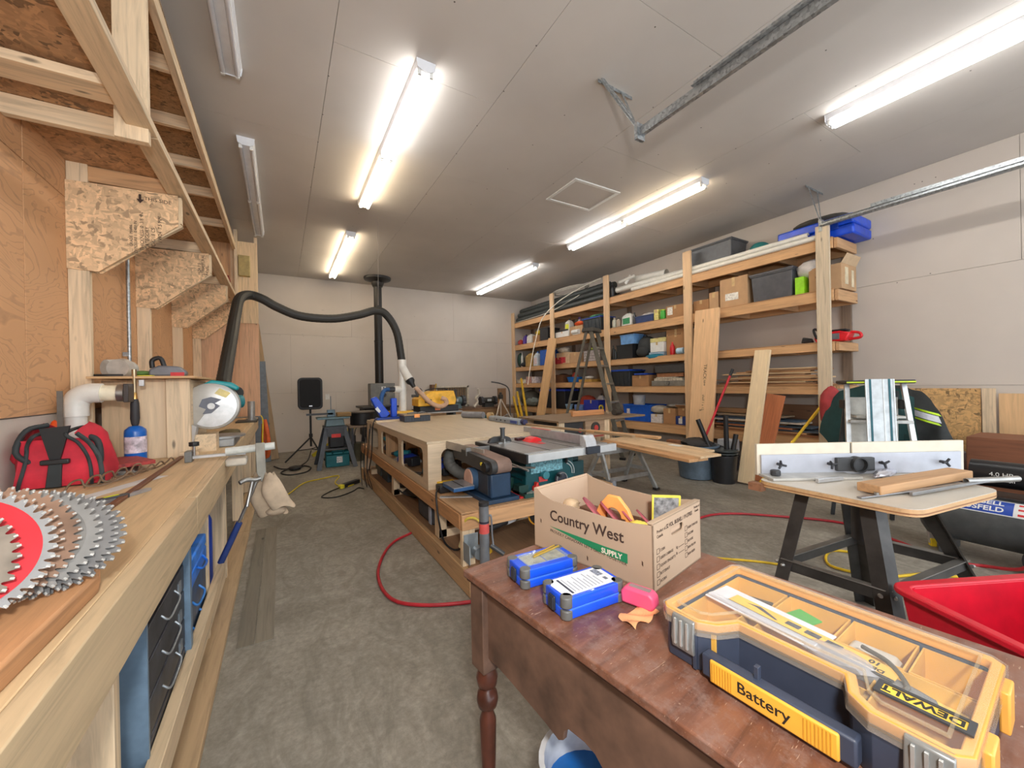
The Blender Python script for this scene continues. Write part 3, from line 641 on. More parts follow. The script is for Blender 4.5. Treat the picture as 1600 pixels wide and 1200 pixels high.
part('arbor_bolt', G().cyl((cx, y-.045, cz), (cx, y-.03, cz), .022, n=20), STEEL, ms, smooth=40)
part('yellow_label', G().prism([(cx+.02, cz+.09), (cx+.085, cz+.055), (cx+.115, cz+.09), (cx+.05, cz+.125)], y-.0385, y-.036), P((222, 206, 140), .6), ms)
part('teal_shroud', G().prism([(cx-.06, cz+.15), (cx-.0, cz+.185), (cx+.12, cz+.165), (cx+.16, cz+.13), (cx+.15, cz+.105), (cx+.10, cz+.13), (cx, cz+.155)], y-.02, y+.09), P((18, 142, 148), .4), ms, bev=.01)
part('saw_arm', G().b(cx-.05, y+.07, cz-.05, cx+.05, y+.4, cz+.05), P((70, 74, 76), .5), ms, bev=.01)
part('motor', G().cyl((cx+.0, y+.1, cz+.02), (cx+.16, y+.2, cz+.02), .05), P((30, 110, 116), .4), ms, smooth=40)
part('saw_base', G().b(-.50, 3.62, .90, -.31, 4.1, .96), P((150, 152, 152), .4, .5), ms, bev=.008)
part('turntable', G().cyl((-.41, 3.8, .96), (-.41, 3.8, .975), .16, n=28), P((160, 160, 158), .4, .5), ms, smooth=40)
part('fence_block', G().b(-.52, 3.45, .90, -.40, 3.6, 1.02), PINE['y'], ms)
part('clear_chute', G().prism([(-.56, .96), (-.52, .96), (-.50, 1.08), (-.54, 1.10)], 3.40, 3.5), glassy((230, 232, 234), .5), ms)
one('grey_canister', G().lathe([(.06, 0), (.06, .02), (.042, .022), (.042, .24), (.038, .245)], (-.34, 6.2, .92), 20), P((150, 148, 144), .4, .3), 'grey metal canister on a dark foot at the far end of the left bench', 'canister', (-.34, 6.2, .92), smooth=40)
one('canister_tray', G().b(-.50, 6.0, .90, -.27, 6.35, .92), P((66, 60, 50), .6), 'dark flat tray under the grey canister on the left bench', 'tray', (-.38, 6.1, .9), bev=.004)
one('olive_glove', G().ell((-.42, 4.55, .925), (.09, .11, .03), jit=.25), P((98, 88, 58), .8), 'olive work glove lying on the bench behind the mitre saw', 'glove', (-.42, 4.55, .9), smooth=60)

# clamp and pouch hanging at the bench edge
vs = thing('edge_clamp', 'steel bar clamp with a white tube and black knob across the bench edge', 'clamp', (-.33, 3.05, .9), w=1)
part('clamp_bar', G().b(-.50, 3.02, .915, -.20, 3.05, .932), ALU, vs, bev=.002)
part('clamp_jaw', G().b(-.50, 2.99, .90, -.465, 3.07, .965), P((120, 122, 120), .4, .6), vs, bev=.003)
part('screw', G().cyl((-.455, 3.0, .94), (-.455, 3.0, 1.0), .007), STEEL, vs, smooth=40)
part('knob', G().cyl((-.455, 3.0, .995), (-.455, 3.0, 1.02), .026, n=8), BLK, vs, bev=.003)
part('white_tube', G().cyl((-.30, 3.0, .945), (-.04, 2.98, .96), .024, n=16), P((208, 212, 206), .35), vs, smooth=40)
part('cloth_wrap', G().b(-.30, 2.93, .86, -.19, 3.06, .905), P((188, 180, 166), .8), vs, bev=.012)
tp = thing('tool_pouch', 'beige suede tool pouch hanging from the clamp tube at the bench edge', 'tool pouch', (-.10, 2.98, .9), w=1)
SU = P((176, 156, 132), .9, var=.1, scale=9, bmp=.3)
part('hanging_strap', G().prism([(-.145, .99), (-.095, .99), (-.09, .80), (-.115, .74), (-.14, .80)], 2.94, 2.955), P((150, 148, 138), .7), tp, bev=.004)
def pf(dx, dy, sc):
    def f(u, v):
        t = 2*PI*u; r = (.028+.052*math.sin(min(1, v*1.05)*PI*.62))*sc
        return (-.105+dx+(r*1.1)*math.cos(t)+.07*v*v, 2.97+dy+r*.5*math.sin(t), .79-.27*v*sc+.012*math.sin(3*t+6*v))
    return f
part('main_pouch', G().grid(pf(-.02, .02, 1), 18, 8), SU, tp, smooth=70)
part('front_pocket', G().grid(pf(.035, -.035, .82), 18, 8), P((186, 166, 142), .9, var=.1, scale=9, bmp=.3), tp, smooth=70)
part('pocket_flap', G().ell((-.04, 2.96, .545), (.06, .045, .03), jit=.12), SU, tp, smooth=70)
hm = thing('framing_hammer', 'steel claw hammer tucked behind the beige tool pouch', 'hammer', (-.19, 2.9, .78), w=1)
part('hammer_head', G().tube([(-.225, 2.88, .765), (-.19, 2.9, .775), (-.15, 2.92, .765), (-.12, 2.93, .77)], .014), STEEL, hm, smooth=60)
part('hammer_handle', G().cyl((-.16, 2.92, .77), (-.19, 2.86, .62), .01), STEEL, hm, smooth=60)
one('floor_board', G().b(-.22, 2.45, .0, -.145, 4.4, .006), wood((122, 115, 102), 'y', .85), 'narrow weathered floor board lying closest along the left bench', 'board', (-.18, 3.3, 0))
one('floor_board', G().b(-.14, 2.45, 0, -.055, 4.4, .005), wood((132, 124, 110), 'y', .85), 'second weathered board on the concrete beside the narrow one', 'board', (-.1, 3.3, 0))
ex = thing('extension_lead', 'orange extension cord hanging behind the far end of the left bench', 'cord', (-.2, 7.0, 0), w=1)
part('cord_loop', G().tube([(-.22, 6.95, .86), (-.19, 6.9, .7), (-.17, 6.9, .45), (-.20, 6.95, .3), (-.24, 6.98, .5), (-.23, 7.0, .8)], .03), P((206, 92, 40), .6), ex, smooth=60)
one('extension_lead', G().tube([(-.26, 6.9, .93), (-.235, 6.8, .85), (-.24, 6.7, .5), (-.2, 6.3, .1), (-.1, 5.9, .012), (.03, 5.6, .01), (.25, 6.15, .01), (.5, 6.3, .01), (.72, 6.35, .01), (.62, 5.9, .01), (.72, 5.6, .01), (.93, 5.8, .01)], .008, 6, 6), P((222, 196, 40), .5), 'thin yellow cord hanging off the left bench and winding over the floor', 'cord', (-.1, 6, 0), smooth=60)

# ================= CENTRE: ASSEMBLY TABLE =================
at = thing('assembly_table', 'large low wooden assembly table with cut out sides in the room centre', 'assembly table', (1.66, 4, 0), w=1)
BIR = wood((208, 186, 156), 'x', .93, .5, 0); BIY = wood((204, 182, 152), 'y', .93, .5, 0)
X0, X1, Y0, Y1 = .99, 2.33, 3.03, 5.55
part('table_top', G().b(X0, Y0, .862, X1, Y1, .88), wood((196, 178, 150), 'y', .93, .45, 0), at, bev=.001)
def cutpanel(u0, v0, u1, v1, holes, a, b_, pl, mat, top):
    """one framed bay per hole, each a rounded opening"""
    for (h0, k0, h1, k1), (p0, p1) in holes:
        part('cut_out_panel', G().ring(rr(p0, v0, p1, v1, .001), rr(h0, k0, h1, k1, .05), a, b_, pl), mat, at)
cutpanel(0, .50, 0, .862, [((3.14, .565, 3.80, .815), (3.03, 3.86)), ((3.92, .56, 4.68, .815), (3.86, 4.76)), ((4.86, .56, 5.42, .815), (4.76, 5.55))], X0, X0+.018, 'yz', BIY, at)
cutpanel(0, .50, 0, .862, [((3.14, .565, 3.80, .815), (3.03, 3.86)), ((3.92, .56, 4.68, .815), (3.86, 4.76)), ((4.86, .56, 5.42, .815), (4.76, 5.55))], X1-.018, X1, 'yz', BIY, at)
part('front_panel', G().prism([(X0, .50), (X0+.11, .50), (X0+.11, .75)]+[(X0+.17-.06*math.cos(t), .755+.06*math.sin(t)) for t in (.3, .6, .9, 1.2, 1.57)]+[(1.61+.06*math.sin(t), .755+.06*math.cos(t)) for t in (0, .4, .8, 1.2, 1.57)]+[(1.67, .50), (1.78, .50), (1.78, .75)]+[(1.84-.06*math.cos(t), .755+.06*math.sin(t)) for t in (.3, .8, 1.57)]+[(2.17+.06*math.sin(t), .755+.06*math.cos(t)) for t in (0, .8, 1.57)]+[(2.23, .5), (X1, .5), (X1, .862), (X0, .862)], Y0-.018, Y0), BIR, at)
part('rear_panel', G().b(X0, Y1, .5, X1, Y1+.018, .862), BIR, at)
for y in (3.86, 4.76): part('inner_rib', G().b(X0+.3, y-.01, .5, X1-.3, y+.01, .862), BIR, at)
for x in (1.05, 1.3): part('bay_divider', G().b(x, 4.72, .5, x+.15, 4.735, .86), FIR['z'], at)
part('lower_deck', G().b(X0, 2.36, .485, X1, 6.0, .50), wood((186, 146, 106), 'y', .82, .6), at)
part('deck_front_rail', G().b(X0, 2.35, .385, X1, 2.388, .485), wood((204, 158, 114), 'x', .85), at, bev=.003)
for s in (X0-.004, X1-.034): part('deck_side_rail', G().b(s, 2.388, .385, s+.038, 6.0, .485), wood((190, 142, 96), 'y', .85), at, bev=.003)
part('deck_rear_rail', G().b(X0, 6.0, .385, X1, 6.038, .50), FIR['x'], at)
for y in (2.36, 2.9, 4.3, 5.88):
    for x in (X0+.005, X1-.1):
        part('leg', G().b(x, y, .15, x+.09, y+.038, .49) if y == 2.36 else G().b(x+.034, y, .15, x+.10, y+.09, .485), PINE['z'], at, bev=.002)
part('base_side', G().b(X0-.002, 2.24, .004, X0+.036, 6.05, .15), wood((196, 160, 118), 'y', .85), at, bev=.003)
part('base_side', G().b(X1-.038, 2.24, .004, X1, 6.05, .15), wood((196, 160, 118), 'y', .85), at, bev=.003)
part('base_front', G().b(X0+.04, 2.24, .004, X1-.04, 2.278, .15), wood((200, 166, 124), 'x', .85), at, bev=.003)
part('base_rear', G().b(X0+.04, 6.01, .004, X1-.04, 6.048, .15), FIR['x'], at)
part('base_shelf', G().b(X0+.037, 2.28, .135, X1-.04, 6.0, .15), wood((150, 116, 86), 'y', .85), at)
for y in (2.9, 4.3, 5.5): part('base_joist', G().b(X0+.04, y, .15, X1-.04, y+.05, .21), PINE['x'], at)

# ---- tools in the bays
def drill(label, loc, rz, c1, c2=(40, 42, 46), s=1, grp='small power tools kept inside the big table', tilt=0):
    t = thing('power_drill', label, 'power tool', loc, rz, grp)
    part('motor_body', G().cyl((-.09*s, 0, .06*s), (.04*s, 0, .06*s), .038*s).cyl((.04*s, 0, .06*s), (.075*s, 0, .06*s), .035*s, .022*s), P(c1, .45), t, smooth=40)
    part('chuck', G().cyl((.075*s, 0, .06*s), (.11*s, 0, .06*s), .021*s, .014*s), P((70, 70, 72), .4, .5), t, smooth=40)
    part('grip', G().b(-.075*s, -.12*s, .035*s, -.035*s, -.01*s, .075*s), P(c2, .5), t, bev=.008*s)
    part('battery', G().b(-.10*s, -.17*s, .02*s, -.01*s, -.11*s, .09*s), P(c2, .5), t, bev=.006*s)
    return t
drill('blue cordless drill inside the table front bay, left of the grey hose', (1.22, 3.45, .50), 2.2, (36, 70, 170), s=1.3)
drill('second blue drill inside the table, lying behind the first', (1.36, 3.7, .50), .6, (40, 66, 160), s=1.2)
drill('teal drill in the nearest side bay of the table', (1.12, 3.42, .50), 1.6, (30, 110, 130), s=1)
drill('blue and black drill in the middle side bay of the table', (1.14, 4.1, .50), .4, (34, 60, 150), s=1.2)
drill('teal bodied grinder in the middle side bay near its far post', (1.16, 4.45, .50), 2.4, (30, 130, 150), s=1.1)
drill('dark grey cordless tool in the farthest side bay of the table', (1.18, 5.05, .50), 1, (60, 70, 80), s=1.2)
drill('teal cordless tool in the farthest side bay, next to the post', (1.14, 4.95, .62), 2.1, (20, 140, 160), s=1)
one('ring_spanners', G().tube([(1.06, 3.5, .51), (1.14, 3.65, .51)], .008).tube([(1.05, 3.56, .52), (1.16, 3.6, .515)], .008).tube([(1.08, 3.7, .51), (1.2, 3.5, .52)], .007), STEEL, 'loose steel spanners lying in the nearest side bay of the table', 'spanners', (1.1, 3.6, .5), smooth=60)
one('papers_stack', G().b(1.05, 4.15, .5, 1.3, 4.4, .53).b(1.07, 4.17, .53, 1.28, 4.38, .55), P((196, 196, 190), .6, var=.2, scale=40), 'pale stack of packets in the middle side bay of the table', 'packets', (1.2, 4.3, .5), bev=.004)
one('vacuum_hose', G().tube([(1.62, 3.2, .54), (1.50, 3.12, .53), (1.33, 3.10, .56), (1.22, 3.13, .66), (1.25, 3.16, .76), (1.38, 3.2, .80), (1.52, 3.25, .78)], .048, 12, 8, .05), P((104, 104, 100), .6), 'fat grey ribbed vacuum hose curled inside the front bay of the table', 'hose', (1.4, 3.15, .5), smooth=30)
cc = thing('kit_bag', 'dark grey bag on the base shelf under the table', 'bag', (1.25, 3.3, .15), w=1)
part('bag_body', G().b(1.06, 3.15, .15, 1.45, 3.55, .335), P((62, 62, 66), .8, bmp=.3), cc, bev=.04)
part('side_patch', G().b(1.055, 3.16, .17, 1.06, 3.22, .31), P((170, 176, 190), .6), cc)
one('crumpled_sheet', G().grid(lambda u, v: (1.1+.3*u+.05*math.sin(7*v), 3.65+1.1*v, .165+.05*abs(math.sin(6*u+3*v))+.03*math.sin(11*v)), 14, 22), P((84, 82, 82), .8), 'crumpled dark plastic sheeting on the shelf beneath the table', 'sheeting', (1.25, 4.2, .15), smooth=60)
for i, y in enumerate((4.9, 5.3)):
    one('tool_case', G().b(1.1, y, .151, 1.45, y+.3, .33), P(((50, 60, 66), (70, 74, 70))[i], .5), ('dark tool case under the table near its far end', 'grey green tool case under the table at its farthest end')[i], 'case', (1.25, y, .15), bev=.01)

# ---- yellow, black bits on the deck corner
ch = thing('battery_charger', 'black and yellow charger with a cable at the front corner of the table deck', 'charger', (1.05, 2.98, .5), w=1)
part('charger_body', G().b(1.03, 2.86, .501, 1.12, 2.96, .56), BLK, ch, bev=.008)
part('yellow_battery', G().b(1.06, 2.97, .501, 1.2, 3.02, .56), P((236, 190, 40), .45), ch, bev=.006)
part('power_lead', G().tube([(1.03, 2.9, .53), (.985, 2.82, .51), (.975, 2.76, .38), (.985, 2.68, .22), (1.03, 2.6, .17), (1.06, 2.52, .21), (1.03, 2.44, .27)], .007, 6, 6), BLK, ch, smooth=60)
drill('yellow and black drill by the corner post of the table deck', (1.17, 2.84, .501), 2.5, (238, 190, 40), s=.8, grp=None)
one('steel_level_plate', G().b(-.16, -.02, 0, .16, .02, .006), ALU, 'bright steel rule lying at the edge of the table deck', 'rule', (1.14, 2.70, .501), rz=-.5, w=0)
yc = thing('extension_lead', 'short yellow cord looping off the table deck to a plug', 'cord', (1.02, 2.4, .3), w=1)
part('cord', G().tube([(1.03, 2.44, .28), (1.02, 2.40, .38), (1.015, 2.34, .46), (1.05, 2.28, .48), (1.09, 2.25, .44)], .008, 8, 6), P((226, 206, 90), .5), yc, smooth=60)
part('plug', G().cyl((1.03, 2.47, .24), (1.03, 2.43, .30), .018), P((206, 196, 150), .5), yc, smooth=40)

# ---- belt and disc sander
bs = thing('belt_sander', 'blue bench sander with a belt on top and a round disc at its side', 'bench sander', (1.32, 2.6, .5), w=1)
NAV = P((38, 62, 88), .45)
part('sander_base', G().b(1.20, 2.40, .5, 1.46, 2.84, .53), NAV, bs, bev=.006)
part('motor_housing', G().b(1.245, 2.43, .53, 1.41, 2.72, .70), NAV, bs, bev=.012)
part('switch_panel', G().b(1.240, 2.47, .55, 1.246, 2.62, .69), P((54, 60, 70), .6), bs)
part('disc_guard', G().cyl((1.20, 2.70, .625), (1.245, 2.70, .625), .082, n=28), P((64, 92, 122), .45), bs, smooth=40)
part('sanding_disc', G().cyl((1.192, 2.70, .625), (1.200, 2.70, .625), .074, n=28), P((192, 156, 140), .8), bs, smooth=40)
part('disc_table', G().b(1.03, 2.58, .575, 1.19, 2.80, .60), P((38, 84, 132), .4), bs, bev=.004)
part('table_plate', G().b(1.03, 2.58, .6, 1.19, 2.80, .606), P((150, 152, 158), .35, .6), bs, bev=.001)
part('table_slot', G().b(1.10, 2.58, .606, 1.108, 2.80, .6075), BLK, bs)
a, b_ = Vector((1.30, 2.42, .755)), Vector((1.27, 2.95, .79))
bt = G(); bt.M = frame(a, (b_-a), (1, 0, 0)); n = 14; L = (b_-a).length
pr = [(-.05*math.cos(t), .05*math.sin(t)) for t in [math.radians(-90+180*i/n) for i in range(n+1)]]
pr = [(-.05*math.cos(math.radians(90-180*i/n)), .05*math.sin(math.radians(90-180*i/n))) for i in range(n+1)] + [(L+.05*math.cos(math.radians(-90+180*i/n)), .05*math.sin(math.radians(-90+180*i/n))) for i in range(n+1)]
bt.prism(pr, -.03, .085, 'xz'); part('sanding_belt', bt, P((136, 112, 100), .85), bs, smooth=40)
fr_ = G(); fr_.M = bt.M; fr_.prism([(x*.98, z*.94) for x, z in pr], -.075, -.031, 'xz'); part('belt_arm', fr_, P((56, 56, 56), .5), bs, smooth=40)
kn = G(); kn.M = bt.M; kn.cyl((.02, -.105, 0), (.02, -.07, 0), .035, n=18); part('end_cap', kn, BLK, bs, smooth=40)
k2 = G(); k2.M = bt.M; k2.cyl((.10, -.083, -.005), (.10, -.075, -.005), .012, n=14); part('yellow_knob', k2, P((226, 206, 60), .5), bs)
part('side_fence', G().b(1.20, 2.74, .79, 1.40, 2.748, .85), P((128, 128, 126), .4, .5), bs)
part('steel_post', G().cyl((1.31, 2.78, .52), (1.31, 2.8, .74), .022), STEEL, bs, smooth=40)

# ---- table saw
ts = thing('table_saw', 'dark teal bench table saw with a grey top and fence on the table deck', 'table saw', (1.80, 2.71, .5), rz=.02)
TL = P((16, 78, 84), .4, var=.06); TLD = P((12, 58, 62), .45); TOP = P((150, 148, 146), .35, .55, .06, 6)
part('cabinet', G().fr(-.25, -.235, .02, .22, .25, .315, .01, .0), TL, ts, bev=.006)
part('side_bin', G().b(.22, -.22, .03, .34, .1, .19).b(.22, -.20, .19, .30, .1, .31), TLD, ts, bev=.006)
part('base_foot', G().b(-.27, -.25, 0, .25, .27, .02), BLK, ts)
part('saw_table', G().b(-.38, -.43, .33, .15, .36, .352), TOP, ts, bev=.002)
part('extension_table', G().b(.155, -.43, .33, .40, .36, .352), TOP, ts, bev=.002)
part('left_edge', G().b(-.392, -.43, .285, -.38, .36, .348), BLK, ts)
part('front_rail', G().b(-.38, -.47, .29, .46, -.432, .345), P((206, 208, 208), .3, .4, .03), ts, bev=.002)
part('rear_rail', G().b(-.38, .362, .29, .46, .39, .335), ALU, ts)
part('rail_end', G().b(-.395, -.475, .285, -.38, -.43, .35), BLK, ts)
part('mitre_slot', G().b(-.17, -.43, .352, -.155, .36, .3528), BLK, ts); part('mitre_slot', G().b(.05, -.43, .352, .062, .36, .3528), BLK, ts)
part('throat_insert', G().b(-.06, -.16, .352, .0, .18, .3545), P((222, 60, 60), .5), ts, bev=.001)
part('blade_guard_cover', G().prism([(-.08, .352), (.05, .352), (.04, .375), (.0, .39), (-.05, .38)], -.04, .06), P((226, 40, 44), .4), ts, bev=.004)
part('riving_knife', G().b(-.10, .1, .352, -.02, .15, .372), P((60, 20, 22), .5), ts)
f = part('rip_fence', G().b(.17, -.40, .354, .20, .42, .425), P((172, 174, 178), .35, .4), ts, bev=.003)
part('fence_head', G().prism([(-.49, .30), (-.40, .30), (-.40, .43), (-.44, .43), (-.47, .39)], .14, .245, 'yz'), P((190, 192, 196), .4, .3), f, bev=.006)
part('fence_clamp', G().b(.135, -.495, .295, .265, -.47, .35), P((44, 50, 60), .5), f, bev=.004)
part('red_pointer', G().b(.17, .02, .425, .19, .3, .427), P((210, 60, 60), .5), f)
mg = part('mitre_gauge', G().prism([(-.36, .352), (-.14, .352), (-.16, .385), (-.20, .40), (-.30, .40), (-.34, .385)], .12, .16), P((54, 56, 58), .5), ts, bev=.006)
part('gauge_knob', G().cyl((-.25, .09, .352), (-.25, .09, .47), .019, n=16).cyl((-.25, .09, .465), (-.25, .09, .475), .023, n=16), P((80, 84, 86), .35, .4), mg, smooth=40)
part('gauge_bracket', G().b(-.31, .05, .353, -.20, .12, .362).b(-.27, .03, .353, -.26, .09, .39), STEEL, mg)
part('warning_label', G().b(-.20, -.2385, .15, .10, -.236, .29), P((110, 160, 170), .6, var=.35, scale=60), ts)
part('bevel_scale', G().ring([(.12+.10*math.cos(t), .12+.10*math.sin(t)) for t in [math.radians(-10+i*7) for i in range(13)]]+[(.12+.07*math.cos(t), .12+.07*math.sin(t)) for t in [math.radians(74-i*7) for i in range(13)]], [(.12+.092*math.cos(t), .12+.092*math.sin(t)) for t in [math.radians(-8+i*6.7) for i in range(13)]]+[(.12+.078*math.cos(t), .12+.078*math.sin(t)) for t in [math.radians(72-i*6.7) for i in range(13)]], -.244, -.238, 'xz'), P((168, 176, 176), .5), ts)
hw = part('hand_wheel', G().lathe([(.045, 0), (.058, .004), (.058, .016), (.045, .02)], (.045, -.30, .09), 26, (0, 1, 0)), P((50, 52, 62), .35), ts, smooth=40)
part('wheel_rim', G().tube([(.045+.05*math.cos(t), -.302, .09+.05*math.sin(t)) for t in [2*PI*i/24 for i in range(25)]], .004, 6, 1), ALU, hw, smooth=60)
part('crank_handle', G().cyl((.01, -.33, .125), (.01, -.29, .125), .012), BLK, hw, smooth=40)
part('wheel_shaft', G().cyl((.045, -.29, .09), (.045, -.23, .09), .012), BLK, hw)
part('height_crank', G().cyl((-.08, -.27, .13), (-.08, -.235, .13), .03, n=20), P((60, 130, 140), .5), ts, smooth=40)
part('red_logo_plate', G().b(-.13, -.242, .08, -.05, -.237, .12), P((206, 70, 70), .5), ts)
part('lock_lever', G().cyl((.13, -.25, .20), (.13, -.26, .29), .012), P((40, 42, 46), .3), ts, smooth=40)
part('side_arm', G().cyl((-.40, -.5, .25), (-.40, .12, .28), .008).cyl((-.52, -.20, .25), (-.30, -.44, .245), .007), STEEL, ts, smooth=40)
for w_ in ((-.255, .10), (-.255, .18)): part('vent_grille', G().b(-.257, w_[0]+.05, w_[1], -.252, w_[0]+.35, w_[1]+.012), TLD, ts)
sf = thing('saw_side_fence', 'steel side fence leaning in front of the saw and the big table', 'fence', (1.35, 2.9, .8), w=1)
board('fence_plate', (1.14, 3.0, .85), (1.29, 2.62, .815), .006, .06, P((168, 160, 148), .4, .5), sf)

# ---- red items between sander and saw
r1 = thing('red_sander', 'red cordless sander between the blue bench sander and the saw', 'power tool', (1.52, 2.78, .5), w=1)
part('body', G().prism([(1.46, .52), (1.62, .52), (1.62, .66), (1.58, .68), (1.5, .66), (1.46, .6)], 2.78, 2.86), P((214, 52, 48), .4), r1, bev=.012)
part('front_panel', G().b(1.50, 2.772, .55, 1.56, 2.78, .64), P((232, 190, 186), .5, var=.3, scale=30), r1)
r2 = thing('red_stapler', 'small red and black stapler standing before the saw cabinet', 'stapler', (1.66, 2.5, .5), w=1)
part('base', G().b(1.60, 2.42, .501, 1.68, 2.48, .525), BLK, r2, bev=.004); part('body', G().prism([(1.61, .525), (1.675, .525), (1.67, .56), (1.65, .565), (1.65, .59), (1.63, .59), (1.628, .565), (1.61, .56)], 2.43, 2.47), P((230, 56, 44), .4), r2, bev=.006)
gc = thing('green_tray', 'dark green caddy tray of hardware at the front edge of the deck', 'caddy', (1.58, 2.46, .5), w=1)
part('tray', G().tray(1.50, 2.39, .501, 1.76, 2.56, .53, .008), P((34, 74, 66), .5), gc)
part('divider', G().b(1.5, 2.47, .51, 1.58, 2.56, .575), P((30, 64, 58), .5), gc)
part('hardware', G().ell((1.66, 2.47, .52), (.07, .05, .014), jit=.3).ell((1.58, 2.43, .52), (.04, .03, .012), jit=.3), P((140, 148, 140), .6, var=.3, scale=60), gc)
one('red_box', G().b(1.47, 2.41, .501, 1.50, 2.64, .512).b(1.44, 2.60, .501, 1.50, 2.64, .53), P((214, 40, 44), .45), 'flat red plastic lid between the sander base and the green tray', 'lid', (1.47, 2.5, .5), bev=.003)
one('dark_green_case', G().b(1.53, 2.64, .501, 1.59, 2.70, .60), P((28, 70, 62), .5), 'small upright dark green box behind the green tray', 'box', (1.56, 2.67, .5), bev=.003)

# ---- trailer jack, cultivator on base shelf
tj = thing('trailer_jack', 'grey swivel trailer jack tube with a red label mounted at the table corner', 'jack', (1.08, 2.22, .15), w=1)
JG = P((132, 136, 142), .35, .4)
part('outer_tube', G().cyl((1.085, 2.22, .17), (1.085, 2.22, .575), .031, n=22), JG, tj, smooth=40)
part('top_cap', G().cyl((1.085, 2.22, .57), (1.085, 2.22, .592), .033, n=22), P((44, 44, 46), .5), tj, smooth=40)
part('red_label', G().cyl((1.085, 2.22, .40), (1.085, 2.22, .46), .0316, n=22), P((222, 92, 88), .5), tj, smooth=40)
part('dark_label', G().cyl((1.085, 2.22, .463), (1.085, 2.22, .475), .0316, n=22), P((50, 44, 60), .5), tj, smooth=40)
part('mounting_plate', G().b(1.0, 2.345, .20, 1.10, 2.352, .36).b(.995, 2.25, .2, 1.0, 2.35, .32), P((160, 170, 176), .35, .5), tj, bev=.003)
part('swivel_bracket', G().cyl((1.07, 2.30, .26), (1.07, 2.25, .26), .04, n=18), P((150, 158, 164), .35, .5), tj, smooth=40)
part('crank_rod', G().tube([(1.11, 2.21, .50), (1.125, 2.2, .5), (1.13, 2.2, .38), (1.13, 2.18, .30)], .006), JG, tj, smooth=60)
part('crank_grip', G().cyl((1.12, 2.2, .32), (1.18, 2.14, .27), .015), P((70, 72, 74), .4), tj, smooth=40)
ag = thing('angle_grinder', 'long black handled power tool with a yellow end on the base shelf', 'power tool', (1.5, 2.45, .15), w=1)
part('black_handle', G().tube([(1.16, 2.42, .33), (1.3, 2.44, .345), (1.5, 2.47, .365), (1.62, 2.48, .37)], .028, 12, 5, .04), BLK, ag, smooth=40)
part('grip_label', G().tube([(1.37, 2.45, .352), (1.44, 2.46, .36)], .031, 12, 1), P((190, 192, 196), .5), ag, smooth=40)
part('yellow_wheel', G().cyl((1.64, 2.44, .34), (1.68, 2.5, .34), .075, n=22), P((232, 160, 30), .5), ag, smooth=40)
part('wheel_face', G().cyl((1.632, 2.43, .34), (1.64, 2.44, .34), .06, n=22), BLK, ag, smooth=40)
part('rear_housing', G().ell((1.72, 2.6, .36), (.09, .09, .07)), P((80, 82, 84), .5), ag, smooth=60)
one('work_gloves', G().ell((1.22, 2.5, .16), (.05, .08, .012), jit=.2), P((226, 180, 50), .7), 'yellow strap end hanging behind the crank of the trailer jack', 'strap', (1.22, 2.5, .15), smooth=60)

# ---- on the table top
ft = thing('floor_nailer', 'bright blue flooring nailer lying on the far left corner of the big table', 'nailer', (1.15, 5.3, .88), w=1)
BL = P((20, 74, 200), .4)
part('base_shoe', G().prism([(1.03, .897), (1.36, .897), (1.34, .925), (1.06, .925)], 5.18, 5.3), P((24, 62, 150), .4), ft, bev=.006)
part('magazine', G().prism([(.98, 1.17), (1.05, 1.20), (1.22, .97), (1.17, .92), (1.10, .92)], 5.2, 5.28), BL, ft, bev=.012)
part('handle_body', G().b(1.235, 5.2, .92, 1.31, 5.28, 1.17), BL, ft, bev=.012)
part('grip', G().cyl((1.12, 5.24, 1.06), (1.25, 5.24, 1.08), .02), BLK, ft, smooth=40)
part('white_label', G().prism([(1.03, 1.04), (1.06, 1.07), (1.10, 1.01), (1.08, .985)], 5.196, 5.2), P((210, 216, 222), .5), ft)
part('lead', G().tube([(1.05, 5.2, .9), (1.0, 5.1, .9), (.975, 5.1, .8), (.97, 5.15, .5), (.96, 5.3, .25)], .007), BLK, ft, smooth=60)
one('pale_board', G().b(1.01, 5.05, .8805, 1.40, 5.42, .897), PINE['x'], 'short pale board under the blue nailer on the big table', 'board', (1.2, 5.2, .88), bev=.001)
dw = thing('organiser_case', 'charcoal small parts case with an orange latch on the far edge of the big table', 'case', (1.48, 4.9, .88), w=1)
part('case_base', G().b(1.30, 4.82, .8805, 1.63, 5.06, .955), P((58, 64, 74), .5), dw, bev=.006)
for i in range(9): part('rib', G().b(1.315+.036*i, 4.816, .89, 1.325+.036*i, 4.822, .95), P((50, 55, 64), .5), dw)
part('case_lid', G().b(1.295, 4.815, .956, 1.635, 5.065, .975), P((150, 128, 100), .4), dw, bev=.004)
part('latch', G().b(1.42, 4.808, .93, 1.49, 4.816, .975), P((240, 160, 90), .5), dw, bev=.003)
one('loose_pliers', G().tube([(1.36, 4.9, .98), (1.45, 4.95, .985), (1.5, 4.98, .98)], .01).tube([(1.48, 4.88, .98), (1.56, 4.96, .985), (1.6, 4.94, .98)], .01), MGR, 'grey pliers lying on top of the charcoal case', 'pliers', (1.45, 4.9, .975), smooth=60)

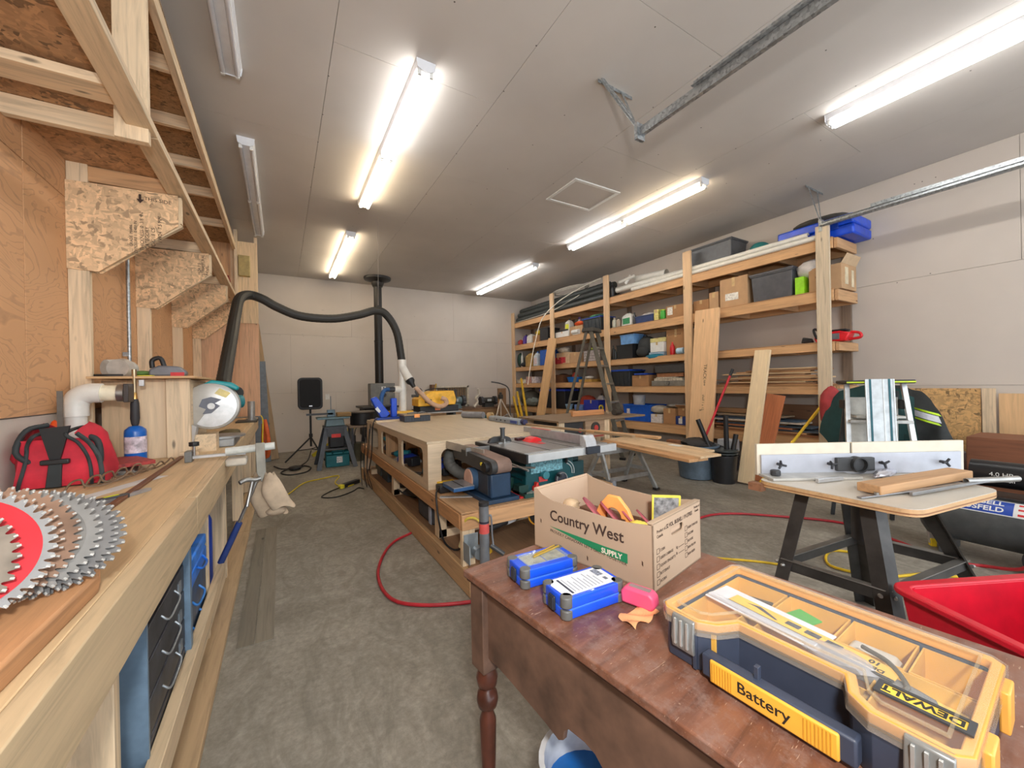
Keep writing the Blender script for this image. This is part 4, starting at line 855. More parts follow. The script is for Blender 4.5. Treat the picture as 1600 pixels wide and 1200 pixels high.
# dust pipe tower, big hose and planer
tw = thing('dust_pipe', 'white dust extraction pipe tower with side branches behind the big table', 'duct', (1.53, 5.75, 0), w=1)
part('main_pipe', G().cyl((1.53, 5.75, .96), (1.53, 5.75, 1.60), .056, n=20), PVC, tw, smooth=40)
part('collar', G().cyl((1.53, 5.75, 1.56), (1.53, 5.75, 1.71), .062, n=20), PVC, tw, smooth=40)
part('wye_bulge', G().tube([(1.53, 5.74, 1.60), (1.57, 5.70, 1.50), (1.61, 5.66, 1.42)], .06, 14), PVC, tw, smooth=60)
part('side_branch', G().cyl((1.53, 5.75, 1.27), (1.40, 5.72, 1.28), .05, n=18), PVC, tw, smooth=40)
part('black_reducer', G().lathe([(.062, 0), (.062, .04), (.035, .08), (.028, .13)], (1.61, 5.66, 1.42), 18, (.45, -.4, -1)), BLK, tw, smooth=40)
part('black_reducer', G().cyl((1.41, 5.72, 1.28), (1.33, 5.71, 1.28), .036, n=16), P((40, 44, 50), .5), tw, smooth=40)
part('blue_hose', G().tube([(1.34, 5.71, 1.28), (1.26, 5.68, 1.27), (1.20, 5.6, 1.18), (1.16, 5.5, 1.02)], .03, 10, 8, .04), P((30, 82, 140), .5), tw, smooth=40)
part('tan_hose', G().tube([(1.68, 5.60, 1.30), (1.76, 5.56, 1.20), (1.86, 5.5, 1.08), (1.98, 5.45, 1.02), (2.08, 5.45, 1.05), (2.09, 5.48, 1.11), (2.03, 5.5, 1.14)], .034, 10, 8, .05), P((186, 152, 126), .55), tw, smooth=40)
part('yellow_foot', G().b(1.33, 5.66, .93, 1.66, 5.86, .965), P((232, 180, 60), .5), tw, bev=.004)
part('tower_stand', G().b(1.36, 5.68, .50, 1.62, 5.84, .93), P((70, 66, 60), .6), tw)
one('dust_hose', G().tube([(-.30, 3.72, 1.30), (-.40, 3.95, 1.34), (-.408, 4.2, 1.516), (-.402, 4.6, 1.81), (-.402, 5.1, 2.136), (-.385, 5.42, 2.361), (-.30, 5.6, 2.445), (-.17, 5.6, 2.41), (-.02, 5.6, 2.325), (.233, 5.6, 2.232), (.601, 5.6, 2.225), (.918, 5.6, 2.297), (1.15, 5.62, 2.375), (1.30, 5.65, 2.33), (1.45, 5.7, 2.1), (1.53, 5.75, 1.69)], .054, 14, 14, .018), P((44, 43, 40), .55), 'long black ribbed dust hose arching from the mitre saw over to the white pipe tower', 'hose', (.6, 5.6, 2.2), smooth=25)
one('hose_hook', G().tube([(1.20, 5.6, 3.65), (1.18, 5.6, 2.45)], .0025, 5, 1), P((150, 140, 130), .6), 'thin line hanging from the ceiling that holds up the black dust hose', 'line', (1.19, 5.6, 2.45))
pl = thing('thickness_planer', 'yellow thickness planer with a black base behind the big table', 'planer', (1.95, 5.85, 0), w=1)
YEL = P((236, 180, 50), .45)
part('upper_body', G().prism([(1.72, 1.02), (2.30, 1.03), (2.32, 1.10), (2.28, 1.24), (1.95, 1.24), (1.86, 1.20), (1.72, 1.13)], 5.62, 5.95), YEL, pl, bev=.012)
part('side_window', G().b(1.82, 5.612, 1.07, 1.92, 5.62, 1.12), P((60, 54, 40), .5), pl)
part('height_wheel', G().cyl((1.72, 5.6, 1.24), (1.72, 5.58, 1.24), .055, n=20).cyl((1.62, 5.6, 1.18), (1.72, 5.6, 1.18), .02), P((60, 56, 52), .5), pl, smooth=40)
part('black_base', G().b(1.75, 5.64, .93, 2.36, 5.98, 1.02), BLK, pl, bev=.008)
part('tray', G().b(1.70, 5.62, .91, 2.42, 6.0, .93), P((150, 146, 140), .4, .4), pl)
part('stand', G().b(1.75, 5.66, .505, 1.79, 5.96, .91).b(2.28, 5.66, .505, 2.32, 5.96, .91), P((60, 62, 60), .6), pl)
part('latch_plate', G().b(1.98, 5.632, .955, 2.06, 5.64, .99), P((214, 120, 70), .5), pl)
part('rods', G().cyl((2.33, 5.66, 1.05), (2.33, 5.66, 1.26), .01).cyl((2.3, 5.64, 1.1), (2.3, 5.64, 1.27), .007), DGR, pl)
part('carry_bar', G().tube([(1.85, 5.7, 1.25), (1.95, 5.7, 1.275), (2.15, 5.7, 1.275), (2.2, 5.7, 1.25)], .008), BLK, pl, smooth=60)

one('grey_router', G().cyl((2.12, 4.92, .925), (2.28, 4.62, .925), .043, n=16), P((140, 142, 148), .4, .2), 'grey tubular tool lying on the right edge of the big table', 'tool', (2.2, 4.8, .88), smooth=40)
one('tape_roll', G().pipe((2.26, 4.44, .925), (2.29, 4.39, .93), .045, .02), P((176, 146, 100), .6), 'brown roll of tape at the right edge of the big table', 'tape', (2.27, 4.4, .88), smooth=40)
ol = thing('light_grey_case', 'long light grey tool with a blue label on the right edge of the big table', 'tool', (2.28, 4.0, .88), w=1)
part('body', G().prism([(2.20, .8805), (2.31, .8805), (2.31, .925), (2.29, .94), (2.22, .94), (2.20, .925)], 3.62, 4.32), P((138, 146, 154), .4), ol, bev=.006)
part('blue_label', G().b(2.192, 3.65, .895, 2.20, 3.78, .925), P((60, 80, 150), .5), ol)
for y in (3.9, 4.0, 4.1): part('knob', G().cyl((2.19, y, .91), (2.20, y, .91), .008), DGR, ol)
part('dark_end', G().cyl((2.255, 3.56, .915), (2.255, 3.62, .915), .03), P((40, 40, 80), .5), ol, smooth=40)
board('long_batten', (2.27, 3.62, .891), (2.50, 2.28, .877), .045, .018, wood((160, 132, 98), 'x'), None, label='long thin brown batten lying from the big table across the saw fence', cat='batten')
board('wide_batten', (2.42, 2.75, .885), (2.62, 2.12, .872), .07, .02, wood((196, 150, 102), 'x'), None, label='shorter wooden offcut at the right end of the saw table next to the long batten', cat='batten')
# cables hanging at the far left of the table
cb = thing('hanging_cables', 'tangle of black cables hanging from the far left corner of the big table', 'cables', (.95, 5.6, 0), w=1)
for i in range(3):
    x = .96-.015*i; y = 5.15+.14*i
    part('cable', G().tube([(x, y, .86), (x-.015, y+.02, .6), (x-.04, y+.05, .3), (x-.02-.02*i, y-.15, .08), (x-.01, y+.2, .12), (x-.03, y+.1, .45), (x-.01, y, .8)], .0042, 6, 6), BLK, cb, smooth=60)
ps = thing('power_strip', 'black and yellow power strip lying on the floor beside the far table leg', 'power strip', (.75, 5.5, 0), w=1)
part('body', G().prism([(.66, 5.62), (.70, 5.56), (.92, 5.75), (.88, 5.82)], .002, .05, 'xy'), BLK, ps, bev=.006)
part('yellow_end', G().prism([(.62, 5.585), (.66, 5.525), (.70, 5.56), (.66, 5.62)], .002, .052, 'xy'), P((232, 220, 60), .5), ps, bev=.006)
part('lead', G().tube([(.64, 5.56, .02), (.5, 5.45, .008), (.4, 5.25, .008), (.55, 5.15, .008), (.75, 5.3, .008), (.85, 5.45, .008), (.9, 5.35, .01)], .007), BLK, ps, smooth=60)

# ================= BACK OF THE ROOM =================
PT = P((36, 34, 32), .45, .3)
sp = thing('stove_pipe', 'black stove pipe rising to a round collar at the ceiling', 'stove pipe', (1.83, 8.72, 1.38), w=1)
part('flue', G().cyl((1.83, 8.72, .95), (1.83, 8.72, 2.3), .088, n=22), PT, sp, smooth=40)
part('flue', G().cyl((1.83, 8.72, 2.302), (1.83, 8.72, 3.64), .083, n=22), PT, sp, smooth=40)
part('joint_band', G().cyl((1.83, 8.72, 2.28), (1.83, 8.72, 2.31), .093, n=22), PT, sp, smooth=40)
part('ceiling_collar', G().lathe([(.10, 3.46), (.13, 3.53), (.13, 3.56), (.27, 3.61), (.28, 3.635), (.28, 3.658)], (1.83, 8.72, 0), 28), P((40, 38, 36), .4, .4), sp, smooth=35)
sv = thing('wood_stove', 'dark iron wood stove with a grey heat shield under the stove pipe', 'stove', (1.8, 8.4, 0), w=1)
part('stove_body', G().b(1.45, 8.3, .3, 2.1, 8.95, .88), P((34, 32, 30), .6), sv, bev=.02)
part('stove_top', G().b(1.38, 8.24, .88, 2.14, 9.0, .92), P((60, 56, 52), .5, .3), sv, bev=.01)
part('heat_shield', G().b(1.57, 8.36, .92, 2.07, 8.62, 1.39), P((112, 110, 104), .5, .3), sv, bev=.012)
part('control_label', G().b(1.79, 8.352, 1.17, 1.88, 8.36, 1.32), P((206, 206, 206), .5), sv)
part('switch', G().b(1.825, 8.346, 1.24, 1.845, 8.352, 1.31).cyl((1.835, 8.352, 1.15), (1.835, 8.34, 1.15), .05, n=16), P((40, 34, 34), .5), sv)
for x in (1.48, 2.02):
    for yy in (8.33, 8.87): part('leg', G().b(x, yy, 0, x+.05, yy+.05, .3), BLK, sv)
dr = thing('drum', 'low black round drum on a stand left of the stove', 'drum', (1.2, 7.3, 0), w=1)
part('drum_body', G().lathe([(.19, .66), (.2, .67), (.2, .86), (.19, .87)], (1.24, 7.4, 0), 24), BLK, dr, smooth=40)
part('drum_rim', G().lathe([(.215, .87), (.215, .89), (.19, .892)], (1.24, 7.4, 0), 24), P((96, 88, 80), .5), dr, smooth=40)
part('drum_table', G().b(1.0, 7.2, .62, 1.5, 7.65, .655), P((130, 110, 90), .5), dr)
for x, yy in ((1.03, 7.23), (1.43, 7.23), (1.03, 7.58), (1.43, 7.58)): part('leg', G().b(x, yy, 0, x+.04, yy+.04, .62), DGR, dr)

spk = thing('speaker', 'black loudspeaker with rounded corners on a tripod by the back wall', 'speaker', (.46, 8.0, .95), w=1)
part('speaker_box', G().prism(rr(.262, .93, .66, 1.51, .07, 5), 7.98, 8.25), P((44, 44, 46), .6), spk, bev=.01)
part('grille', G().prism(rr(.29, .97, .63, 1.48, .055, 5), 7.965, 7.98), P((22, 22, 24), .8), spk, bev=.006)
part('badge', G().b(.435, 7.96, .985, .485, 7.966, 1.005), P((200, 200, 204), .3, .5), spk)
ssd = thing('speaker_stand', 'black tripod stand carrying the loudspeaker', 'tripod stand', (.46, 8.1, 0), w=1)
part('pole', G().cyl((.46, 8.1, .25), (.46, 8.1, .94), .018), BLK, ssd, smooth=40)
part('collar', G().cyl((.46, 8.1, .42), (.46, 8.1, .48), .032), BLK, ssd, smooth=40)
for dx, dy in ((-.42, -.1), (.2, -.3), (.2, .4)):
    part('leg', G().cyl((.46, 8.1, .42), (.46+dx, 8.1+dy, .015), .014), BLK, ssd, smooth=40)
    part('brace', G().cyl((.46, 8.1, .2), (.46+dx*.55, 8.1+dy*.55, .2), .008), BLK, ssd)

bw = thing('bench_grinder_stand', 'flared grey steel machine stand with a small saw on top and a red badge', 'machine stand', (.77, 7.25, 0), w=1)
SG = P((72, 76, 82), .45, .2)
for x0, y0, x1, y1 in ((.64, 7.1, .50, 6.95), (.90, 7.1, 1.05, 6.95), (.64, 7.4, .50, 7.55), (.90, 7.4, 1.05, 7.55)):
    board('leg', (x0, y0, .66), (x1, y1, .0), .07, .012, SG, bw, up=(0, 1, 0))
part('stand_top', G().b(.60, 7.05, .65, .94, 7.45, .68), SG, bw)
part('front_skirt', G().b(.64, 7.04, .52, .90, 7.05, .65), SG, bw); part('lower_shelf', G().b(.58, 7.04, .30, .97, 7.46, .32), SG, bw)
part('red_badge', G().b(.70, 7.032, .50, .84, 7.04, .56), P((216, 60, 56), .5), bw)
txt('badge_lettering', 'DELTA', .03, WHT, bw, (.725, 7.0315, .52), (1, 0, 0), (0, 0, 1)) if 0 else None
part('motor_box', G().b(.68, 7.1, .33, .9, 7.4, .52), P((34, 34, 36), .5), bw, bev=.01)
part('saw_bed', G().prism([(.50, .80), (.98, .80), (1.0, .83), (.5, .83)], 7.08, 7.42), P((100, 124, 130), .4, .3), bw, bev=.004)
part('saw_column', G().fr(.62, 7.12, .68, .92, 7.38, .80, .02), P((92, 112, 116), .45, .2), bw, bev=.01)
part('guide_arm', G().b(.35, 7.2, .87, .75, 7.26, .90), DGR, bw)
part('wooden_stock', G().b(.80, 7.1, .835, 1.02, 7.3, .90), wood((150, 118, 70), 'x'), bw, bev=.01)
part('tension_head', G().b(.66, 7.2, .83, .78, 7.3, .95).cyl((.72, 7.25, .95), (.72, 7.25, 1.18), .006), P((90, 110, 120), .4, .3), bw, bev=.006)
tc = thing('teal_case', 'teal plastic tool case standing under the machine stand', 'case', (.8, 7.35, 0), w=1)
part('case_body', G().b(.62, 7.12, .002, .98, 7.36, .20), P((16, 106, 116), .45), tc, bev=.012)
part('case_lid', G().b(.62, 7.12, .205, .98, 7.36, .25), P((20, 116, 126), .45), tc, bev=.012)
part('handle', G().tube([(.72, 7.11, .22), (.72, 7.09, .27), (.88, 7.09, .27), (.88, 7.11, .22)], .012), P((14, 92, 100), .45), tc, smooth=60)
part('white_label', G().b(.78, 7.115, .07, .87, 7.12, .17), P((214, 206, 206), .5, var=.3, scale=50), tc)
ca = thing('milk_can', 'olive metal bucket with a pump handle right of the machine stand', 'bucket', (1.14, 7.5, 0), w=1)
part('bucket_body', G().lathe([(.13, .0), (.135, .3), (.14, .31), (.12, .32)], (1.16, 7.55, 0), 22), P((92, 88, 70), .4, .4), ca, smooth=40)
part('pump', G().cyl((1.12, 7.5, .3), (1.12, 7.5, .46), .025).tube([(1.12, 7.5, .46), (1.13, 7.45, .55), (1.15, 7.42, .62)], .008), P((60, 60, 58), .4, .4), ca, smooth=50)
board('yellow_level', (.45, 7.6, .15), (1.25, 7.9, .62), .02, .06, P((206, 186, 50), .5), None, label='yellow spirit level leaning behind the machine stand', cat='level')
fc = thing('floor_cable', 'black cables coiled on the floor at the foot of the speaker stand', 'cable', (.2, 7.0, 0), w=1)
part('coil', G().tube([(-.12, 7.7, .02), (.02, 7.4, .01), (.25, 7.55, .01), (.4, 7.3, .012), (.32, 6.95, .01), (.1, 6.85, .01), (-.02, 7.1, .01), (.1, 7.35, .02), (.3, 7.4, .02)], .011, 6, 6), BLK, fc, smooth=60)
part('connector', G().ell((.18, 7.25, .04), (.1, .09, .035), jit=.4), BLK, fc, smooth=60)
part('long_lead', G().tube([(.25, 7.45, .02), (.38, 7.7, .06), (.45, 7.9, .2)], .01), BLK, fc, smooth=60)
one('outlet_plate', G().b(.83, 9.378, 1.06, .91, 9.388, 1.18), P((214, 212, 206), .4), 'white electrical outlet on the back wall beside the loudspeaker', 'outlet', (.87, 9.388, 1.12), bev=.002)
# boards leaning in the corner between the partition and the back wall
board('leaning_board', (-.12, 8.5, .015), (-.42, 9.3, 2.6), .14, .038, wood((166, 138, 104), 'x'), None, up=(0, 1, 0), label='long brown timber leaning in the far left corner of the back wall', cat='board')
board('leaning_sheet', (-.28, 8.3, .01), (-.36, 9.0, 1.85), .22, .02, P((106, 116, 128), .6), None, up=(0, 1, 0), label='blue grey narrow sheet leaning next to the brown timber in the far left corner', cat='sheet')
# workbench along the back wall
wb2 = thing('rear_workbench', 'brown cluttered workbench along the back wall', 'workbench', (4, 8.9, 0), w=1)
part('bench_top', G().b(2.7, 8.55, .72, 5.35, 9.35, .76), wood((112, 82, 58), 'x'), wb2, bev=.004)
part('front_rail', G().b(2.7, 8.53, .58, 5.35, 8.56, .72), wood((150, 116, 80), 'x'), wb2)
for x in (2.75, 3.6, 4.4, 5.25):
    part('leg', G().b(x, 8.57, 0, x+.08, 8.65, .72), FIR['z'], wb2)
def grinder(label, x, y, z, s=1, c=(84, 104, 108)):
    t = thing('bench_grinder', label, 'grinder', (x, y, z), 0, 'grinders on the rear bench')
    part('motor', G().cyl((-.13*s, 0, .14*s), (.13*s, 0, .14*s), .075*s, n=18), P(c, .4, .2), t, smooth=40)
    for k in (-1, 1):
        part('wheel_guard', G().cyl((k*.14*s, 0, .14*s), (k*.20*s, 0, .14*s), .10*s, n=22), DGR, t, smooth=40)
        part('tool_rest', G().b(k*.17*s-.03*s, -.13*s, .11*s, k*.17*s+.03*s, -.09*s, .12*s), STEEL, t)
    part('pedestal', G().fr(-.12*s, -.08*s, 0, .12*s, .08*s, .09*s, .02*s), P(c, .45, .2), t)
    part('name_plate', G().b(-.05*s, -.079*s, .13*s, .05*s, -.074*s, .18*s), P((190, 196, 196), .4), t)
grinder('grey green bench grinder in front of the old window frame', 3.55, 8.75, .76, 1.3)
grinder('dark bench grinder right of the window frame on the rear bench', 4.45, 8.75, .76, 1.1, (60, 60, 58))
wf = thing('old_window_frame', 'old cream window frame with vertical bars leaning against the back wall', 'window frame', (3.6, 9.2, .76), w=1)
CR = P((202, 192, 172), .6)
for a in ((3.25, .78, 3.30, 1.30), (4.10, .78, 4.15, 1.30), (3.25, 1.26, 4.15, 1.30), (3.25, .78, 4.15, .82)): part('frame_bar', G().b(a[0], 9.22, a[1], a[2], 9.27, a[3]), CR, wf)
for i in range(12): part('spindle', G().b(3.35+.062*i, 9.23, .82, 3.36+.062*i, 9.25, 1.26), wood((150, 116, 80), 'z'), wf)
part('backing', G().b(3.3, 9.28, .82, 4.1, 9.29, 1.26), P((120, 104, 84), .7), wf)
one('brown_case', G().b(3.14, 9.12, .76, 3.24, 9.3, 1.34), wood((120, 84, 56), 'z'), 'upright brown plank left of the old window frame', 'plank', (3.2, 9.2, .76))
board('push_stick', (2.95, 8.7, .76), (3.1, 8.72, 1.36), .03, .02, P((190, 150, 50), .5), None, up=(0, 1, 0), label='yellow and black stick standing up right of the yellow planer', cat='stick')
one('white_clamp', G().tube([(4.05, 8.7, .77), (4.15, 8.72, .9), (4.1, 8.72, 1.0), (4.2, 8.72, 1.08), (4.16, 8.7, 1.22)], .03), P((206, 196, 180), .5), 'pale curved arm lamp between the two bench grinders', 'lamp', (4.1, 8.7, .76), smooth=60)
one('red_tool_box', G().b(2.8, 8.7, .76, 3.05, 8.95, .84), P((120, 70, 50), .5), 'small brown box at the left end of the rear bench', 'box', (2.9, 8.8, .76), bev=.01)
for i, (x, z, c) in enumerate(((2.85, .36, (190, 150, 120)), (3.3, .36, (176, 150, 110)), (3.8, .36, (60, 60, 80)), (4.2, .36, (36, 96, 96)))):
    one('bench_drawer_box', G().b(x+.02, 8.68, .0, x+.38, 9.1, z+.2), P(c, .6), ('pinkish box under the rear bench at its left end', 'tan box under the rear bench, second from the left', 'dark blue box under the rear bench in the middle', 'green box under the rear bench left of the tripod')[i], 'box', (x, 8.8, 0), bev=.01)
tr = thing('camera_tripod', 'silver camera tripod standing before the rear bench', 'tripod', (4.35, 7.9, 0), w=1)
for dx, dy in ((-.22, -.1), (.26, -.1), (.02, .26)):
    part('leg', G().cyl((4.4, 8.0, .98), (4.4+dx, 8.0+dy, .45), .014).cyl((4.4+dx, 8.0+dy, .45), (4.4+dx*1.5, 8.0+dy*1.5, .01), .01), P((206, 194, 178), .35, .4), tr, smooth=40)
part('head', G().b(4.36, 7.95, .98, 4.44, 8.05, 1.08).cyl((4.4, 8, 1.08), (4.4, 8, 1.13), .03), P((54, 50, 44), .5), tr, bev=.006)
part('centre_column', G().cyl((4.4, 8, .5), (4.4, 8, .98), .012), P((206, 194, 178), .35, .4), tr)
part('brace', G().cyl((4.4, 8, .55), (4.25, 7.93, .62), .006).cyl((4.4, 8, .55), (4.56, 7.93, .62), .006), ALU, tr)
one('standing_plank', G().b(4.50, 8.3, .0, 4.72, 8.34, 1.22), wood((134, 100, 68), 'z'), 'short brown plank standing upright right of the tripod', 'plank', (4.6, 8.3, 0), bev=.003)
one('lawn_tool_frame', G().tube([(4.4, 8.45, 1.38), (4.65, 8.42, 1.33), (4.85, 8.4, 1.2), (4.88, 8.4, .8), (4.9, 8.4, .05)], .016), P((96, 96, 96), .4, .4), 'grey bent steel tube frame beside the far end of the shelves', 'frame', (4.9, 8.4, 0), smooth=60)
for i, (x, y, dx, z) in enumerate(((5.02, 8.2, .06, 1.0), (5.1, 8.15, .1, 1.12), (5.2, 8.1, .13, 1.45))):
    board('yellow_tool', (x-dx, y-.3, .01), (x+.02, y+.3, z), .035, .05, P((218, 174, 50), .5), None, up=(0, 1, 0), label=('short yellow handled tool leaning at the far end of the shelves', 'middle yellow tool leaning at the far end of the shelves', 'tallest yellow pole leaning at the far end of the shelves')[i], cat='pole', group='yellow tools leaning by the shelves')
one('white_tube_line', G().tube([(4.9, 7.6, 1.30), (5.0, 7.6, 1.8), (5.1, 7.55, 2.3), (5.2, 7.4, 2.8), (5.35, 7.0, 3.12), (5.45, 6.4, 3.3), (5.5, 5.8, 3.38)], .011), P((226, 220, 206), .4), 'thin white plastic pipe bending up from the floor tools onto the top shelf', 'pipe', (5.2, 7.4, 1.3), smooth=60)

# ================= RIGHT WALL SHELVING =================
sh_ = thing('shelving', 'tall timber storage shelving of five decks along the right wall', 'shelving', (5.9, 5.7, 0), w=1)
FR = wood((204, 160, 114), 'y', .86); FX = wood((196, 154, 112), 'x', .84); PZ = wood((216, 182, 142), 'z', .9)
XS = 5.58
for y, zt, m in ((2.055, 3.13, wood((206, 188, 160), 'z', .86)), (3.85, 3.36, PZ), (5.64, 3.42, PZ), (7.44, 3.44, PZ), (9.25, 3.27, PZ)):
    part('front_post', G().b(XS-.038, y, 0, XS, y+.135, zt), m, sh_, bev=.003)
    part('rear_post', G().b(XR-.045, y+.02, 0, XR-.006, y+.11, 3.0), wood((132, 112, 94), 'z'), sh_)
LV = ((2.85, 2.98), (2.235, 2.375), (1.645, 1.755), (1.125, 1.235), (.45, .595))
LV2 = ((2.85, 2.98), (2.235, 2.375), (1.655, 1.765), (1.215, 1.33), (.58, .715))
for k in range(5):
    for (y0, y1, lv) in ((2.04, 3.99, LV), (3.99, 5.78, LV), (5.78, 7.57, LV2), (7.57, 9.36, LV2)):
        z0, z1 = lv[k]
        part('front_rail', G().b(XS+.001, y0, z0, XS+.039, y1-.003, z1-.012), FR, sh_, bev=.003)
        part('rear_rail', G().b(XR-.09, y0, z0, XR-.052, y1-.003, z1-.012), FR, sh_)
        if y0 < 2.1: part('end_rail', G().b(XS+.04, y0-.04, z0, XR-.06, y0-.002, z1-.012), FX, sh_, bev=.003)
        n = 3
        for j in range(1, n+1):
            yy = y0+(y1-y0)*j/n-.06
            part('cross_joist', G().b(XS+.04, yy, z0+.005, XR-.091, yy+.038, z1-.012), FX, sh_)
        part('deck_sheet', G().b(XS, y0, z1-.011, XR-.006, y1-.003, z1), wood((176, 132, 88), 'y', .85), sh_)

def seal(par, x, y0, y1, z0, z1, c=(206, 204, 198)): part('paper_label', G().b(x-.0015, y0, z0, x, y1, z1), P(c, .6, var=.12, scale=60), par)
def carton(label, x, y, z, dx, dy, dz, mat=CARD, rz=0, lab=None, grp='cardboard boxes on the shelves', flaps=0):
    t = thing('cardboard_box', label, 'box', (x+dx/2, y+dy/2, z), rz, grp)
    a, b_ = dx/2, dy/2
    part('carton_body', G().b(-a, -b_, .001, a, b_, dz), mat, t, bev=.003)
    part('packing_tape', G().b(-a-.0008, -.02, dz*.7, -a, .02, dz).b(-a, -.02, dz, a, .02, dz+.001), P((198, 168, 120), .35), t)
    if lab:
        y0, y1, z0, z1, c = lab; part('paper_label', G().b(-a-.0016, y0, z0, -a-.0002, y1, z1), P(c, .6, var=.15, scale=50), t)
    if flaps:
        part('open_flap', G().add([(-a, -b_, dz), (-a, b_, dz), (-a-.07, b_, dz+.05), (-a-.07, -b_, dz+.05), (-a, -b_, dz+.004), (-a, b_, dz+.004), (-a-.07, b_, dz+.054), (-a-.07, -b_, dz+.054)], [(0, 1, 2, 3), (4, 7, 6, 5), (0, 4, 5, 1), (1, 5, 6, 2), (2, 6, 7, 3), (3, 7, 4, 0)]), mat, t)
    return t
def tote(label, x, y, z, dx, dy, dz, c, lid=None, ribs=0, grp='plastic totes on the shelves'):
    t = thing('storage_tote', label, 'storage tote', (x+dx/2, y+dy/2, z), 0, grp); a, b_ = dx/2, dy/2; m = P(c, .42)
    part('tote_body', G().fr(-a+.025, -b_+.025, .001, a-.025, b_-.025, dz*.9, -.02), m, t, bev=.008)
    part('tote_rim', G().b(-a-.006, -b_-.006, dz*.86, a+.006, b_+.006, dz*.9), m, t, bev=.003)
    part('tote_lid', G().b(-a-.012, -b_-.012, dz*.9, a+.012, b_+.012, dz*.97).b(-a+.03, -b_+.03, dz*.97, a-.03, b_-.03, dz), P(lid or c, .4), t, bev=.004)
    for i in range(ribs):
        yy = -b_+.06+(dy-.12)*i/(ribs-1); part('rib', G().b(-a+.004, yy-.007, .02, -a+.02, yy+.007, dz*.84), m, t)
    return t
def bottle(name, label, x, y, z, r, h, c, cap=None, lab=None, neck=.35, grp='bottles on the shelves', cat='bottle'):
    t = thing(name, label, cat, (x, y, z), 0, grp)
    part('bottle_body', G().lathe([(r*.9, .001), (r, .01), (r, h*.62), (r*.85, h*.74), (r*neck, h*.86), (r*neck, h*.93)], n=16), P(c, .35), t, smooth=45)
    part('cap', G().lathe([(r*neck*1.2, h*.9), (r*neck*1.2, h)], n=12), P(cap or (40, 40, 42), .5), t, smooth=45)
    if lab: part('wrap_label', G().lathe([(r*1.01, h*.15), (r*1.01, h*.5)], n=16), P(lab, .5, var=.2, scale=50), t, smooth=45)
    return t
def jug(label, x, y, z, w_, d, h, c, cap=(60, 60, 60), lab=None, grp='jugs on the shelves'):
    t = thing('jug', label, 'jug', (x, y, z), 0, grp)
    part('jug_body', G().fr(-d/2, -w_/2, .001, d/2, w_/2, h*.68, .004).fr(-d/2+.004, -w_/2+.004, h*.68, d/2-.004, w_/2-.004, h*.9, d*.28, w_*.3), P(c, .35), t, bev=.012)
    part('handle', G().tube([(0, w_*.32, h*.62), (0, w_*.42, h*.8), (0, w_*.1, h*.9)], .012), P(c, .35), t, smooth=60)
    part('cap', G().cyl((0, -w_*.05, h*.88), (0, -w_*.05, h), .022, n=14), P(cap, .5), t, smooth=40)
    if lab: part('front_label', G().b(-d/2-.0012, -w_*.35, h*.12, -d/2, w_*.35, h*.55), P(lab, .5, var=.2, scale=50), t)
    return t
def lump(name, label, cat, x, y, z, dx, dy, dz, c, jit=.12, rough=.8, grp=None, sd=1):
    return one(name, G().ell((x+dx/2, y+dy/2, z+dz/2), (dx/2, dy/2, dz/2), 16, 10, jit, sd), P(c, rough, bmp=.3), label, cat, (x+dx/2, y+dy/2, z), smooth=70, group=grp)
def crate(name, label, x, y, z, dx, dy, dz, c, cat='crate', fl=.01):
    t = thing(name, label, cat, (x+dx/2, y+dy/2, z)); a, b_ = dx/2, dy/2
    part('crate_body', G().tray(-a, -b_, .001, a, b_, dz, .006, fl), P(c, .45), t); part('crate_rim', G().ring(rr(-a-fl-.008, -b_-fl-.008, a+fl+.008, b_+fl+.008, .01), rr(-a-fl+.004, -b_-fl+.004, a+fl-.004, b_+fl-.004, .01), dz-.015, dz), P(c, .45), t)
    return t
XF_ = 5.64
# -- far bay (two bays of black drain pipe on top)
dp = None
for i, (dx, dz) in enumerate(((.05, .07), (.19, .07), (.33, .07), (.47, .08), (.10, .20), (.25, .21), (.40, .21), (.17, .32), (.32, .33))):
    one('drain_pipe', G().tube([(5.60+dx, 5.82, 2.98+dz), (5.60+dx, 7.5, 2.985+dz), (5.60+dx, 9.2, 2.98+dz)], .066, 12, 26, .03), P((56, 60, 58), .5), 'black ribbed pipe on the top shelf, '+('front one of the bottom row', 'second of the bottom row from the front', 'third of the bottom row from the front', 'rear one of the bottom row by the wall', 'front one of the middle row', 'centre one of the middle row', 'rear one of the middle row', 'front one of the upper pair', 'rear one of the upper pair')[i], 'pipe', (5.60+dx, 7.5, 2.98), smooth=30, group='black drain pipes on the top shelf')
cl = thing('coiled_tube', 'loose coil of pale plastic tube on top of the second post', 'tube', (5.6, 7.2, 3.42), w=1)
for k in range(3): part('coil_turn', G().tube([(5.78+(.2+.03*k)*math.cos(t), 7.1+(.5+.04*k)*math.sin(t), 3.43+.012*k) for t in [2*PI*i/14 for i in range(15)]], .012, 6, 3), P((186, 180, 168), .5), cl, smooth=60)
one('thin_rod', G().tube([(5.57, 9.2, 2.99), (5.56, 7.6, 3.02), (5.55, 6.5, 3.2)], .008), P((214, 208, 196), .4), 'thin white rod lying along the front of the black drain pipes', 'rod', (5.56, 7.6, 3.0), smooth=60)
X = XF_
lump('red_bottle', 'small red and white packet at the far end of the second shelf', 'packet', X, 9.06, 2.376, .12, .2, .15, (170, 60, 54), .2, sd=3)
jug('purple jug on the second shelf at the far end', X+.1, 8.93, 2.376, .12, .16, .27, (86, 56, 150))
jug('white jug next to the purple one on the second shelf', X+.1, 8.68, 2.376, .24, .16, .28, (214, 212, 206))
carton('small brown box behind the leaning white pipe on the second shelf', X, 8.17, 2.376, .3, .3, .17, CARD2)
